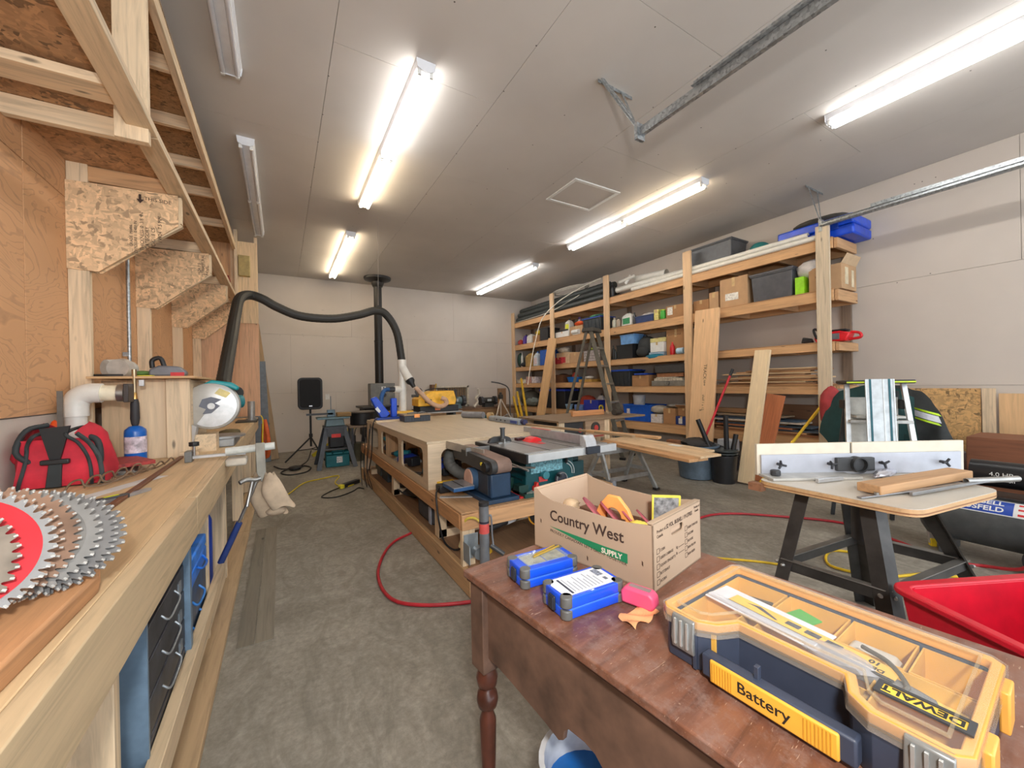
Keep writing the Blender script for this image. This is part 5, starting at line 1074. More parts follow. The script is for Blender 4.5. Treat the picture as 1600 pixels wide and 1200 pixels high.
lump('yellow_packet', 'crumpled yellow packet on the small brown box', 'packet', X+.03, 8.2, 2.548, .2, .25, .14, (196, 170, 40), .3, sd=4)
crate('black_crate', 'black lattice crate on the second shelf before the second post', X, 7.8, 2.376, .35, .32, .31, (44, 44, 46))
t = one('black_tray', G().b(X+.02, 7.05, 2.376, X+.4, 7.5, 2.56), P((48, 46, 44), .5), 'flat black box behind the white tray right of the second post', 'box', (X+.2, 7.3, 2.376), bev=.01)
carton('low white open box on the second shelf right of the second post', X-.02, 6.97, 2.376, .22, .5, .13, WHT, flaps=0)
jug('white jug with a yellow label stacked above the low white box', X+.1, 7.09, 2.508, .18, .14, .28, (206, 204, 196), lab=(206, 206, 60))
bottle('purple_bottle', 'white bottle with a purple top behind the brown carton', X+.2, 6.85, 2.376, .07, .42, (214, 206, 220), (96, 70, 150))
carton('brown carton left of the large dark tote on the second shelf', X, 6.52, 2.376, .3, .44, .20, CARD)
lump('orange_bag', 'orange and white bag on the brown carton', 'bag', X, 6.53, 2.578, .25, .36, .11, (226, 92, 40), .2, sd=5)
one('white_roll', G().cyl((X-.03, 6.60, 2.44), (X-.03, 6.82, 2.44), .05, n=18).b(X-.05, 6.6, 2.376, X-.01, 6.8, 2.39), WHT, 'white paper roll in front of the brown carton', 'roll', (X-.03, 6.7, 2.376), smooth=40)
tote('large dark tote with a blue lid on the second shelf behind the step ladder', X-.03, 5.93, 2.376, .4, .56, .31, (56, 62, 66), (30, 76, 176), 5)
lump('green_wrap', 'green and white packaging on the blue tote lid', 'packet', X+.02, 6.0, 2.687, .3, .4, .06, (110, 180, 130), .3, sd=6)
one('yellow_box', G().b(X-.02, 5.98, 2.3755, X-.034+.01, 6.2, 2.40), P((206, 180, 70), .6), 'thin yellow strip under the blue lidded tote', 'strip', (X-.02, 6.1, 2.376))
# third shelf far bays
lump('green_case', 'dark green canister at the far end of the third shelf', 'canister', X, 9.12, 1.766, .18, .2, .4, (48, 74, 64), .06, sd=7)
lump('heat_gun', 'black hand tool lying at the far end of the third shelf', 'tool', X-.03, 8.85, 1.766, .2, .3, .14, (44, 46, 50), .2, sd=8)
bottle('tall_white_bottle', 'slim white bottle left of the tan jug on the third shelf', X+.02, 9.03, 1.766, .035, .40, (210, 208, 200), (200, 200, 196))
jug('tan brown jug on the third shelf at the far end', X+.08, 8.66, 1.766, .32, .2, .39, (168, 134, 72), (120, 96, 50))
jug('white and blue jug beside the tan one on the third shelf', X+.08, 8.37, 1.766, .2, .16, .38, (200, 208, 214), (60, 120, 190), (210, 190, 190))
one('blue_box', G().b(X, 7.80, 1.766, X+.32, 8.16, 2.15), P((26, 84, 170), .45), 'upright blue box behind the leaning plank on the third shelf', 'box', (X+.16, 8, 1.766), bev=.01)
carton('small red and white box right of the second post on the third shelf', X-.03, 7.24, 1.766, .2, .26, .15, P((176, 50, 60), .5, var=.2, scale=30))
lump('white_bag', 'white plastic bag on the boxes right of the second post', 'bag', X+.03, 7.2, 2.025, .25, .35, .14, (210, 204, 192), .25, sd=9)
carton('cream box with printed side on the third shelf', X, 6.98, 1.766, .3, .5, .255, CARD3, lab=(-.1, .06, .02, .15, (190, 60, 70)))
carton('plain brown carton beside the cream printed box', X, 6.63, 1.766, .3, .34, .225, CARD)
pt_ = thing('parts_organiser', 'grey clear drawer organiser on the third shelf behind the ladder', 'organiser', (X+.15, 6.25, 1.766), w=1)
part('organiser_frame', G().b(X, 6.0, 1.767, X+.25, 6.5, 2.0), P((120, 110, 104), .5), pt_, bev=.004)
for i in range(4):
    for j in range(5): part('small_drawer', G().b(X-.008, 6.01+.098*j, 1.775+.056*i, X+.002, 6.10+.098*j, 1.822+.056*i), P((168, 160, 158), .3, var=.2, scale=40), pt_)
lump('green_gloves', 'yellow green gloves on the clear drawer organiser', 'gloves', X, 6.15, 2.0, .2, .25, .06, (150, 170, 60), .3, sd=10)
# fourth shelf far bays
for i, (y, dy, h, c, lab) in enumerate(((9.12, .2, .10, (206, 196, 178), 'small white box at the far end of the fourth shelf'), (8.86, .22, .10, (216, 210, 198), 'second small white box on the fourth shelf'), (8.62, .2, .17, (196, 150, 140), 'pinkish box behind the small white boxes on the fourth shelf'), (8.36, .2, .16, (206, 196, 200), 'white and purple box left of the leaning plank on the fourth shelf'))):
    carton(lab, X, y, 1.331, .2, dy, h, P(c, .6, var=.15, scale=30), grp='small boxes on the fourth shelf')
for i in range(3): bottle('spray_can', ('first silver can from the leaning plank on the fourth shelf', 'middle silver can on the fourth shelf', 'silver can next to the second post on the fourth shelf')[i], X+.03, 8.02-.1*i, 1.331, .035, .2-.02*(i == 1), (176, 176, 178), (206, 206, 206), neck=.7, grp='silver cans on the fourth shelf')
bk = crate('brown_basket', 'brown woven basket right of the second post on the fourth shelf', X, 7.24, 1.331, .28, .3, .18, (112, 74, 50), 'basket')
lump('dark_cloth', 'dark cloth in the brown basket', 'cloth', X+.02, 7.27, 1.46, .24, .25, .08, (50, 36, 30), .3, sd=11)
one('blue_basin', G().lathe([(.17, .001), (.21, .12), (.215, .12), (.18, .01)], (X+.18, 6.98, 1.331), 22), P((24, 104, 190), .35), 'round blue plastic basin on the fourth shelf', 'basin', (X+.18, 6.98, 1.331), smooth=40)
lump('red_tape_gun', 'red and black tape dispenser standing in the blue basin', 'tool', X+.1, 6.9, 1.36, .12, .18, .2, (206, 80, 60), .15, sd=12)
carton('low yellowish board box on the fourth shelf behind the ladder', X, 6.26, 1.331, .3, .42, .06, P((186, 146, 70), .6))
lump('white_shoe', 'left white sandal on the low yellowish box', 'shoe', X, 6.5, 1.393, .2, .09, .06, (220, 214, 206), .12, sd=13, grp='white sandals')
lump('white_shoe', 'right white sandal on the low yellowish box', 'shoe', X, 6.36, 1.393, .2, .1, .07, (220, 214, 206), .12, sd=14, grp='white sandals')
# bottom far bays
lump('bag_heap', 'heap of dark camouflage bags at the far end of the bottom shelf', 'bags', X-.05, 8.5, .716, .45, .75, .42, (74, 72, 66), .3, sd=15)
lump('grey_pack', 'grey green pack lying in front of the dark bags', 'pack', X-.05, 8.4, .716, .3, .6, .26, (120, 128, 122), .25, sd=16)
tote('tall black bin with a blue lid left of the second post on the bottom shelf', X-.02, 7.72, .716, .42, .45, .46, (34, 36, 40), (30, 60, 170))
tote('tall black bin with a blue lid right of the second post on the bottom shelf', X-.02, 7.16, .716, .42, .4, .46, (34, 36, 40), (30, 60, 170))
one('light_blue_cup', G().lathe([(.06, .001), (.09, .12), (.094, .12), (.066, .01)], (X+.02, 7.05, .716), 18), P((136, 176, 206), .4), 'small light blue pail right of the tall black bins', 'pail', (X+.02, 7.05, .716), smooth=40)
carton('small blue packet box on the bottom shelf', X, 6.57, .716, .2, .28, .12, P((90, 120, 176), .5))
lump('red_bag', 'red bag of charcoal on the bottom shelf behind the ladder', 'bag', X+.12, 6.45, .716, .3, .5, .32, (186, 74, 54), .18, sd=17)
carton('blue box with white jug tops on the bottom shelf behind the ladder', X, 6.08, .716, .25, .45, .23, P((40, 54, 160), .5))
jug('white spray jug behind the blue box on the bottom shelf', X+.3, 6.3, .716, .2, .12, .36, (206, 206, 210))
one('yellow_dispenser', G().pipe((X-.03, 5.98, .80), (X, 5.98, .80), .06, .02), P((206, 190, 60), .5), 'yellow ring shaped reel next to the third post on the bottom shelf', 'reel', (X-.02, 5.98, .74), smooth=40)
# -- middle bay, top
ws = [('white_pipe', (5.70, 5.55, 3.11), (5.70, 3.0, 3.08), .055, 'large white pipe lying on the top shelf right of the third post'), ('white_pipe', (5.85, 5.2, 3.26), (5.82, 4.5, 3.2), .07, 'short wide white pipe lying across the others on the top shelf'),
      ('white_pipe', (5.62, 5.1, 3.02), (5.61, 2.2, 3.02), .035, 'front thin white pipe along the edge of the top shelf'), ('white_pipe', (5.72, 4.6, 3.02), (5.70, 2.25, 3.03), .036, 'second thin white pipe along the top shelf'), ('white_pipe', (5.63, 4.4, 3.085), (5.64, 2.3, 3.09), .032, 'upper thin white pipe resting on the two others')]
for n_, a, b_, r, lab in ws: one(n_, G().pipe(a, b_, r, .006, 16), PVC, lab, 'pipe', a, smooth=40, group='white plastic pipes on the top shelf')
bottle('black_spray', 'black round hose end at the third post on the top shelf', X, 5.62, 2.981, .05, .28, (36, 36, 38))
one('white_fittings', G().cyl((5.66, 5.45, 3.24), (5.68, 5.1, 3.28), .03).cyl((5.66, 5.3, 3.18), (5.7, 5.2, 3.32), .028), PVC, 'white pipe fittings lying on the large white pipe', 'fittings', (5.68, 5.3, 3.2), smooth=40)
# middle bay second shelf
bottle('glass_bottle', 'clear pale bottle next to the third post on the second shelf', X, 5.58, 2.376, .045, .2, (186, 186, 170), (200, 190, 160))
bottle('glass_bottle', 'second pale bottle from the third post on the second shelf', X, 5.47, 2.376, .045, .18, (176, 160, 140), (60, 60, 60))
jug('white jug with a green label on the second shelf', X+.06, 5.26, 2.376, .24, .16, .26, (214, 214, 208), (60, 60, 60), (40, 130, 80))
bottle('dark_bottle', 'slim dark bottle right of the green labelled jug', X+.02, 5.09, 2.376, .03, .22, (50, 50, 56))
crate('blue_bin', 'dark blue open bin on the second shelf', X, 4.66, 2.376, .3, .38, .13, (48, 66, 110), 'bin')
lump('bin_contents', 'pale bottles and packets standing in the dark blue bin', 'packets', X+.04, 4.7, 2.45, .22, .3, .12, (190, 184, 180), .35, sd=18)
carton('white and yellow box right of the dark blue bin', X, 4.55, 2.376, .15, .09, .19, P((206, 196, 120), .5, var=.2, scale=30))
bottle('green_can', 'bright green can on the second shelf', X+.03, 4.47, 2.376, .05, .17, (70, 170, 60), (180, 190, 60), neck=.9)
carton('brown carton with a white label at the fourth post on the second shelf', X, 4.03, 2.376, .3, .36, .2, CARD2, lab=(.05, .15, .05, .18, (220, 216, 206)))
# middle bay third shelf
for i in range(2): bottle('black_bottle', ('black bottle beside the third post on the third shelf', 'short black bottle next to the black crate')[i], X, 5.62-.05*i, 1.756, .03, .28-.08*i, (36, 40, 40))
crate('black_crate', 'large black crate on the third shelf under a blue bin', X, 5.14, 1.756, .35, .38, .27, (34, 36, 38))
crate('light_blue_bin', 'light blue bin standing on the large black crate', X, 5.1, 2.03, .3, .32, .18, (110, 160, 214), 'bin')
bp = thing('backpack', 'black backpack on the third shelf', 'backpack', (X+.15, 4.93, 1.756), w=1)
part('pack_body', G().ell((X+.16, 4.93, 1.95), (.16, .185, .2), 16, 10, .06), P((52, 54, 54), .8, bmp=.3), bp, smooth=70)
part('front_pocket', G().ell((X+.03, 4.93, 1.86), (.06, .14, .09), 14, 8, .05), P((46, 48, 48), .8), bp, smooth=70)
part('top_handle', G().tube([(X+.12, 4.88, 2.13), (X+.1, 4.93, 2.18), (X+.12, 4.98, 2.13)], .01), BLK, bp, smooth=60)
carton('white box on the third shelf right of the backpack', X, 4.45, 1.83, .3, .28, .17, WHT)
carton('flat yellow box on top of the white box', X+.01, 4.44, 2.003, .28, .3, .07, P((206, 196, 130), .6))
one('blue_folder', G().b(X, 4.45, 1.7565, X+.32, 4.76, 1.828), P((150, 170, 186), .5), 'pale blue flat box under the white box', 'box', (X+.15, 4.6, 1.756), bev=.003)
lump('teal_glove', 'teal glove hanging over the edge of the third shelf', 'glove', X-.07, 4.42, 1.70, .12, .42, .1, (20, 112, 136), .25, sd=19)
c_ = carton('tall brown carton with faint print on the third shelf by the fourth post', X+.05, 4.07, 1.756, .3, .36, .43, CARD2)
txt('box_print', 'SCOTTISH', .05, INK, c_, (-.151, .16, .32), (0, -1, 0), (0, 0, 1)) if 0 else txt('box_print', 'SCOTTSDALE', .042, INK, c_, (-.151, .15, .33), (0, -1, 0), (0, 0, 1))
bottle('red_bottle', 'small red bottle before the tall brown carton', X-.01, 4.27, 1.756, .04, .21, (196, 30, 36), (200, 60, 50))
one('blue_roll', G().pipe((X-.02, 4.04, 1.81), (X-.02, 4.16, 1.81), .052, .03), P((170, 200, 220), .5), 'pale blue tape roll at the fourth post on the third shelf', 'roll', (X-.02, 4.1, 1.756), smooth=40)
# middle bay fourth shelf
tote('black tote with an overhanging blue lid on the fourth shelf', X-.04, 5.19, 1.236, .42, .54, .32, (46, 50, 54), (28, 76, 180), 5)
carton('brown carton right of the blue lidded black tote', X+.02, 4.8, 1.236, .3, .38, .2, CARD2)
one('blue_dish', G().b(X-.02, 4.85, 1.44, X+.3, 5.1, 1.47), P((30, 70, 170), .4), 'flat dark blue tray lying on the brown carton', 'tray', (X+.1, 4.95, 1.44), bev=.008)
mp_ = thing('metal_box', 'grey metal box machine with handles on the fourth shelf', 'machine', (X+.1, 4.4, 1.236), w=1)
part('machine_base', G().b(X, 4.04, 1.237, X+.35, 4.72, 1.33), P((142, 140, 132), .4, .4), mp_, bev=.006)
part('round_boss', G().cyl((X-.01, 4.38, 1.29), (X-.03, 4.38, 1.29), .04, n=18), STEEL, mp_, smooth=40)
part('papers', G().b(X, 4.1, 1.33, X+.3, 4.66, 1.37).b(X-.02, 4.2, 1.37, X+.25, 4.6, 1.39), P((186, 178, 160), .7, var=.2, scale=30), mp_)
one('brown_case', G().b(X, 4.08, 1.392, X+.34, 4.6, 1.455), P((142, 94, 60), .6), 'brown wooden case on the grey machine', 'case', (X+.1, 4.3, 1.392), bev=.004)
one('black_case', G().b(X-.02, 4.04, 1.456, X+.34, 4.64, 1.60), P((60, 58, 58), .6), 'long black case on top of the brown wooden case', 'case', (X+.1, 4.3, 1.456), bev=.02)
# middle bay bottom shelf
bb = thing('blue_tote', 'large bright blue open tote on the bottom shelf', 'storage tote', (X+.15, 5.04, .596), w=1)
part('tote_body', G().tray(X-.02, 4.75, .597, X+.38, 5.34, .90, .01, .02), P((20, 84, 184), .4), bb); part('tote_rim', G().ring(rr(X-.055, 4.715, X+.415, 5.375, .02), rr(X-.03, 4.74, X+.39, 5.35, .02), .885, .90), P((24, 92, 196), .4), bb)
part('label', G().b(X-.036, 5.2, .68, X-.03, 5.27, .82), P((206, 196, 196), .5, var=.2, scale=50), bb)
one('white_bucket', G().lathe([(.10, .001), (.115, .16), (.12, .17), (.12, .19), (.05, .195)], (X+.2, 5.18, .88), 20), P((196, 196, 196), .4), 'white pail with a dark lid standing in the blue tote', 'pail', (X+.2, 5.18, .88), smooth=40)
carton('white printed box at the blue tote on the bottom shelf', X-.01, 4.51, .596, .25, .23, .15, P((206, 200, 194), .5, var=.1, scale=40))
lump('newspaper_roll', 'rolled grey newspapers on the white printed box', 'newspapers', X-.03, 4.45, .75, .3, .4, .15, (166, 156, 140), .25, sd=20)
carton('brown carton in the middle of the bottom shelf', X+.01, 4.25, .596, .3, .24, .26, CARD2)
carton('brown open carton beside the fourth post on the bottom shelf', X+.06, 4.03, .74, .28, .21, .13, CARD2, flaps=1)
carton('dark blue box with a white label beside the fourth post on the bottom shelf', X, 4.03, .596, .3, .21, .14, P((36, 56, 120), .45), lab=(-.02, .05, .02, .11, (206, 206, 200)))
lump('newspapers', 'loose newspapers spread over the bottom shelf cartons', 'newspapers', X+.1, 4.1, .87, .35, .5, .06, (186, 184, 180), .3, sd=21)
# -- near bay
tote('grey tote with paper label on the top shelf above the fourth post', 5.72, 3.30, 3.13, .42, .68, .30, (84, 86, 90))
lump('cap_liner', 'teal and white hard hat lying on the top shelf', 'helmet', 5.75, 2.86, 3.06, .26, .26, .2, (40, 122, 122), .03, .5, sd=22)
sc = thing('blue_case', 'large bright blue plastic case lying on the near end of the top shelf', 'case', (5.85, 2.1, 2.98), w=1)
part('case_body', G().b(5.66, 1.86, 2.985, 6.18, 2.66, 3.10), P((14, 70, 196), .35), sc, bev=.02)
part('case_lid', G().b(5.66, 1.86, 3.105, 6.18, 2.66, 3.22), P((16, 76, 206), .35), sc, bev=.02)
part('latch', G().b(5.645, 2.0, 3.07, 5.66, 2.08, 3.14).b(5.645, 2.4, 3.07, 5.66, 2.48, 3.14), P((12, 58, 160), .35), sc, bev=.003)
lump('folded_tarp', 'dark folded tarp on top of the large blue case', 'tarp', 5.74, 1.98, 3.222, .36, .6, .12, (78, 74, 66), .2, sd=23)
one('white_tube_front', G().pipe((5.60, 2.16, 3.045), (5.61, 4.2, 3.05), .0, .0), PVC, 'x', 'x') if 0 else None
carton('small brown carton right of the fourth post on the second shelf', X, 3.62, 2.376, .25, .26, .19, CARD2)
carton('narrow brown carton beside the large labelled carton', X, 3.47, 2.376, .25, .14, .27, CARD)
c1 = carton('large brown carton with a torn white label on the second shelf', X, 3.04, 2.376, .4, .40, .42, CARD, lab=(-.07, .12, .10, .2, (226, 222, 214)))
txt('box_print', 'UHAUL', .04, INK, c1, (-.2015, .04, .3), (0, -1, 0), (0, 0, 1)) if 0 else None
tote('dark grey tote on the second shelf between the labelled carton and the green box', X, 2.48, 2.376, .42, .52, .40, (78, 80, 86))
one('lime_box', G().b(X+.01, 2.36, 2.376, X+.2, 2.46, 2.60), P((150, 220, 30), .45), 'bright lime green box on the second shelf', 'box', (X+.1, 2.4, 2.376), bev=.003)
lump('white_bags', 'white plastic bags bulging above the lime green box', 'bags', X+.02, 2.16, 2.58, .3, .34, .24, (214, 212, 212), .18, .5, sd=24)
c2 = carton('large brown carton with open flaps at the near end of the second shelf', X+.04, 1.99, 2.376, .42, .33, .30, CARD, flaps=0)
part('torn_flap', G().b(-.12, -.172, .06, -.04, -.166, .26).b(.06, -.172, .04, .12, -.166, .24), P((214, 200, 170), .8), c2)
part('open_flap', G().add([(-.21, -.165, .30), (.21, -.165, .30), (.19, -.22, .40), (-.2, -.22, .40), (-.21, -.161, .30), (.21, -.161, .30), (.19, -.216, .40), (-.2, -.216, .40)], [(0, 1, 2, 3), (4, 7, 6, 5), (0, 4, 5, 1), (1, 5, 6, 2), (2, 6, 7, 3), (3, 7, 4, 0)]), CARD3, c2)
txt('box_print', 'SMALL', .035, INK, c2, (-.2115, .1, .17), (0, -1, 0), (0, 0, 1))
# leaf blower / saw, third shelf near end
rs_ = thing('chainsaw', 'red and black chainsaw lying at the near end of the third shelf', 'chainsaw', (5.75, 2.15, 1.756), w=1)
RD = P((214, 26, 36), .4)
part('saw_body', G().prism([(1.96, 1.757), (2.26, 1.757), (2.28, 1.82), (2.22, 1.87), (2.02, 1.88), (1.92, 1.85)], 5.68, 5.84, 'yz'), RD, rs_, bev=.015)
part('front_handle', G().tube([(5.67, 2.24, 1.80), (5.66, 2.27, 1.9), (5.74, 2.28, 1.93), (5.84, 2.26, 1.88)], .014), BLK, rs_, smooth=60)
part('hand_guard', G().prism([(2.30, 1.77), (2.42, 1.77), (2.40, 1.84), (2.32, 1.82)], 5.68, 5.76, 'yz'), BLK, rs_, bev=.01)
part('top_cover', G().b(5.70, 1.96, 1.875, 5.82, 2.18, 1.90), BLK, rs_, bev=.01)
part('battery', G().b(5.672, 2.02, 1.78, 5.68, 2.1, 1.85), MGR, rs_)
part('rear_handle', G().tube([(5.76, 1.94, 1.86), (5.76, 1.86, 1.84), (5.76, 1.85, 1.79), (5.76, 1.95, 1.775)], .016), RD, rs_, smooth=60)
# stack of timber on fourth shelf near bay
for i in range(12):
    z = 1.236+.019*i; y0 = 2.10+.06*((i*7) % 5); y1 = 3.62-.13*((i*5) % 4)-(.03*i)
    board('timber_strip', (5.63+.03*(i % 3), y0, z+.009), (5.66+.03*(i % 2), y1, z+.009+.002*(i % 2)), .10+.05*(i % 3), .016, wood(((186, 140, 96), (152, 112, 78), (206, 176, 134))[i % 3], 'x'), None, label='flat timber strip in the stack on the fourth shelf, '+('lowest', 'second from the bottom', 'third from the bottom', 'fourth from the bottom', 'fifth from the bottom', 'sixth from the bottom', 'seventh from the bottom', 'fifth from the top', 'fourth from the top', 'third from the top', 'second from the top', 'topmost')[i], cat='timber', group='timber strips on the fourth shelf')
for i in range(6):
    z = 1.236+.02*i; board('timber_strip', (5.9+.03*(i % 3), 2.15+.05*i, z+.009), (5.92+.02*(i % 2), 3.5-.06*i, z+.009), .14, .017, wood((170, 126, 86), 'x'), None, label='rear timber strip near the wall on the fourth shelf, '+('lowest', 'second up', 'third up', 'third from the top', 'second from the top', 'topmost')[i], cat='timber', group='rear timber strips on the fourth shelf')
bottle('yellow_bottle', 'yellow green bottle beside the wide plank on the fourth shelf', 5.66, 3.66, 1.236, .05, .33, (186, 176, 40), (130, 120, 40))
# sheet goods on bottom shelf near bay
shc = ((150, 100, 66), (196, 150, 106), (92, 104, 116), (176, 112, 76), (70, 86, 100), (140, 112, 86), (206, 196, 180), (64, 84, 104), (110, 116, 120), (150, 130, 104))
for i in range(10):
    z = .596+.024*i; y1 = 3.62-.1*(i % 3); y0 = (2.1, 2.35, 2.2, 2.5, 2.3, 2.6, 2.4, 2.45, 2.7, 2.6)[i]
    one('sheet_offcut', G().b(5.60+.02*(i % 3), y0, z, 6.08-.03*(i % 2), y1, z+.02), P(shc[i], .7) if i in (2, 4, 6, 7, 8) else wood(shc[i], 'y'), 'sheet offcut in the pile on the bottom shelf, '+('lowest brown one', 'second from the bottom, tan', 'blue grey one low in the pile', 'reddish one above the blue grey', 'slate blue one in the middle', 'brown one above the slate blue sheet', 'pale one in the upper half', 'blue one below the top two', 'grey one just below the top', 'topmost brownish one')[i], 'sheet', (5.8, 3, z), bev=.001, group='sheet offcuts on the bottom shelf')
one('brown_sheet', G().b(5.9, 2.12, .596, 5.92, 2.75, .98), wood((112, 82, 60), 'y'), 'dark brown panel standing behind the sheet pile on the bottom shelf', 'panel', (5.9, 2.4, .596))
one('top_log', G().b(5.7, 2.9, .84, 5.78, 3.55, .91), wood((150, 116, 82), 'y'), 'grey brown timber lying on top of the sheet pile', 'timber', (5.7, 3.2, .84), bev=.006)

# ================= THINGS LEANING ON THE SHELVES =================
def lean(name, p, q, wd, t, mat, label, cat='board'): return board(name, p, q, wd, t, mat, None, up=(-1, 0, .1), label=label, cat=cat, bev=.003)
wp = lean('wide_plank', (5.33, 3.62, .015), (5.50, 3.55, 2.38), .38, .035, wood((226, 186, 142), 'x', .93), 'widest pale pine plank with scribbled notes leaning on the fourth post', 'plank')
nt_ = [('TRACK', 1.05, -.0, .07), ('saw', 1.28, -.02, .06), ('shelf 1 x 12', 1.5, .0, .05), ('6', 1.72, .07, .06)]
for s, d, yy, sz in nt_: txt('pencil_note', s, sz, INK, wp, (2.4-(d-.2), yy*.5, .0176), (-1, 0, 0), (0, -1, 0), .0003)
lean('pine_plank', (5.03, 2.78, .015), (5.42, 2.74, 1.70), .19, .038, wood((232, 208, 168), 'x', .95), 'pale pine plank leaning before the near bay of the shelves', 'plank')
lean('red_plank', (5.28, 2.78, .012), (5.48, 2.62, 1.12), .22, .019, wood((198, 122, 80), 'x', .9), 'short reddish board leaning behind the pale pine plank', 'board')
lean('far_plank', (5.16, 7.65, .015), (5.45, 7.35, 2.36), .30, .035, wood((216, 174, 124), 'x', .9), 'tall pine plank leaning on the far bays of the shelves', 'plank')
def pole(label, p, q, c, tip=(30, 30, 30)):
    t = thing('broom_handle', label, 'handle', p, w=1); p, q = Vector(p), Vector(q)
    part('shaft', G().cyl(p, q, .016, n=12), P(c, .4), t, smooth=40); part('tip', G().cyl(q, q+(q-p).normalized()*.1, .02, n=12), P(tip, .5), t, smooth=40)
pole('red broom handle leaning beside the wide plank', (5.05, 3.55, .02), (5.45, 3.2, 1.38), (200, 30, 44))
pole('yellow broom handle leaning before the near end of the shelves', (5.0, 2.62, .02), (5.50, 2.07, 1.10), (226, 186, 30))

# ================= RIGHT FLOOR AREA =================
# tall fibreglass step ladder
def stepladder(label, cx, cy, h, w0, w1, spread, steps, rot, c, top, treads, pole_c=None):
    t = thing('step_ladder', label, 'step ladder', (cx, cy, 0), rot)
    for s in (-1, 1):
        for f_, sg in (('front', -1), ('rear', 1)):
            board(f_+'_rail', (s*w0/2, sg*spread/2, .01), (s*w1/2, sg*.04, h), .028, .07 if f_ == 'front' else .045, c, t, up=(0, 1, 0))
        part('foot', G().b(s*w0/2-.03, -spread/2-.05, 0, s*w0/2+.03, -spread/2+.05, .04), BLK, t, bev=.004)
    for k in range(steps):
        f = (k+1)/(steps+1); z = h*f; hw = (w0*(1-f)+w1*f)/2; yy = -spread/2*(1-f)-.04*f
        part('step', G().b(-hw, yy-.045, z-.015, hw, yy+.045, z+.015), treads, t, bev=.003)
        if k % 2 == 0: part('rear_brace', G().b(-hw, -yy-.015, z-.012, hw, -yy+.015, z+.012), treads, t)
    part('top_cap', G().fr(-w1/2-.05, -.12, h-.02, w1/2+.05, .12, h+.05, .015), top, t, bev=.008)
    return t
stepladder('tall dark step ladder standing before the middle of the shelves', 4.93, 5.45, 2.26, .48, .28, 1.25, 6, .42, P((96, 92, 82), .5), P((66, 62, 56), .6), P((150, 142, 128), .4, .3))
# radial arm saw bench behind the ladder
rb_ = thing('radial_saw_bench', 'old radial saw bench with a grey metal front panel and round badge', 'saw bench', (3.8, 4.4, 0), w=1)
part('bench_top', G().b(2.98, 3.93, .82, 4.55, 4.9, .845), wood((134, 112, 88), 'x'), rb_, bev=.003)
part('dark_cabinet', G().b(3.12, 3.99, .58, 3.43, 4.7, .82), P((58, 60, 62), .5, .3), rb_, bev=.006)
part('wood_front', G().b(3.45, 3.97, .58, 3.79, 4.0, .82), wood((168, 140, 112), 'x'), rb_)
part('badge_ring', G().cyl((3.62, 3.955, .72), (3.62, 3.97, .72), .075, n=24), P((60, 58, 54), .5), rb_, smooth=40)
part('badge_centre', G().cyl((3.62, 3.945, .72), (3.62, 3.956, .72), .035, n=20), P((190, 60, 56), .5), rb_, smooth=40)
part('red_strip', G().b(3.5, 3.96, .60, 3.76, 3.97, .615), P((160, 60, 50), .5), rb_)
part('small_red_badge', G().cyl((3.37, 3.975, .70), (3.37, 3.99, .70), .028, n=16), P((190, 60, 70), .5), rb_, smooth=40)
for x, y in ((3.02, 3.98), (3.8, 3.98), (3.02, 4.82), (4.42, 4.82)): part('leg', G().b(x, y, 0, x+.09, y+.04, .82), PINE['z'], rb_)
part('cross_beam', G().b(2.75, 4.93, .70, 3.5, 4.97, .79), PINE['x'], rb_)
one('orange_board', G().b(3.55, 4.35, .8455, 4.15, 4.39, .92), wood((206, 146, 96), 'x'), 'orange brown board standing on edge on the saw bench', 'board', (3.9, 4.37, .845), bev=.003)
one('saw_bench_motor', G().cyl((4.1, 4.1, .89), (4.28, 4.15, .89), .042), P((60, 56, 52), .5), 'small dark motor housing on the right end of the saw bench', 'motor', (4.2, 4.1, .845), smooth=40)
# sawhorses and planks
def horse(label, cx, cy, rz, h=.52):
    t = thing('sawhorse', label, 'sawhorse', (cx, cy, 0), rz, 'folding metal sawhorses'); m = P((176, 180, 180), .35, .5)
    part('top_beam', G().b(-.38, -.04, h-.06, .38, .04, h), P((150, 150, 148), .4, .4), t, bev=.004)
    for sx in (-1, 1):
        for sy in (-1, 1):
            board('leg', (sx*.36, sy*.26, .02), (sx*.30, sy*.03, h-.05), .05, .03, m, t, up=(1, 0, 0)); part('foot', G().b(sx*.36-.03, sy*.26-.03, 0, sx*.36+.03, sy*.26+.03, .03), BLK, t, bev=.004)
        part('spreader', G().b(sx*.33-.01, -.15, .22, sx*.33+.01, .15, .26), m, t)
    for sy in (-1, 1): part('long_brace', G().b(-.34, sy*.17-.012, .17, .34, sy*.17+.012, .22), P((150, 146, 140), .4, .4), t)
horse('metal sawhorse carrying the long planks', 3.56, 3.5, .0)
for i, (a, b_, w_, t_, z, lab) in enumerate((((3.74, 3.86), (3.56, 2.42), .26, .03, .536, 'lowest orange plank of the stack on the sawhorses'), ((4.0, 3.88), (3.87, 2.50), .20, .03, .536, 'lower right plank of the stack on the sawhorses'), ((3.84, 3.87), (3.70, 2.38), .30, .022, .562, 'wide pale top plank of the stack on the sawhorses'), ((4.07, 3.85), (3.95, 2.55), .14, .022, .562, 'narrow pale top plank at the right of the stack'))):
    board('long_plank', (*a, z), (*b_, z), w_, t_, wood(((208, 160, 112), (216, 172, 126), (222, 190, 150), (220, 190, 152))[i], 'x'), None, label=lab, cat='plank', group='planks on the sawhorses')
one('paper_note', G().b(3.9, 2.9, .574, 3.99, 3.05, .576), WHT, 'white paper note lying on the planks', 'paper', (3.95, 3, .574))
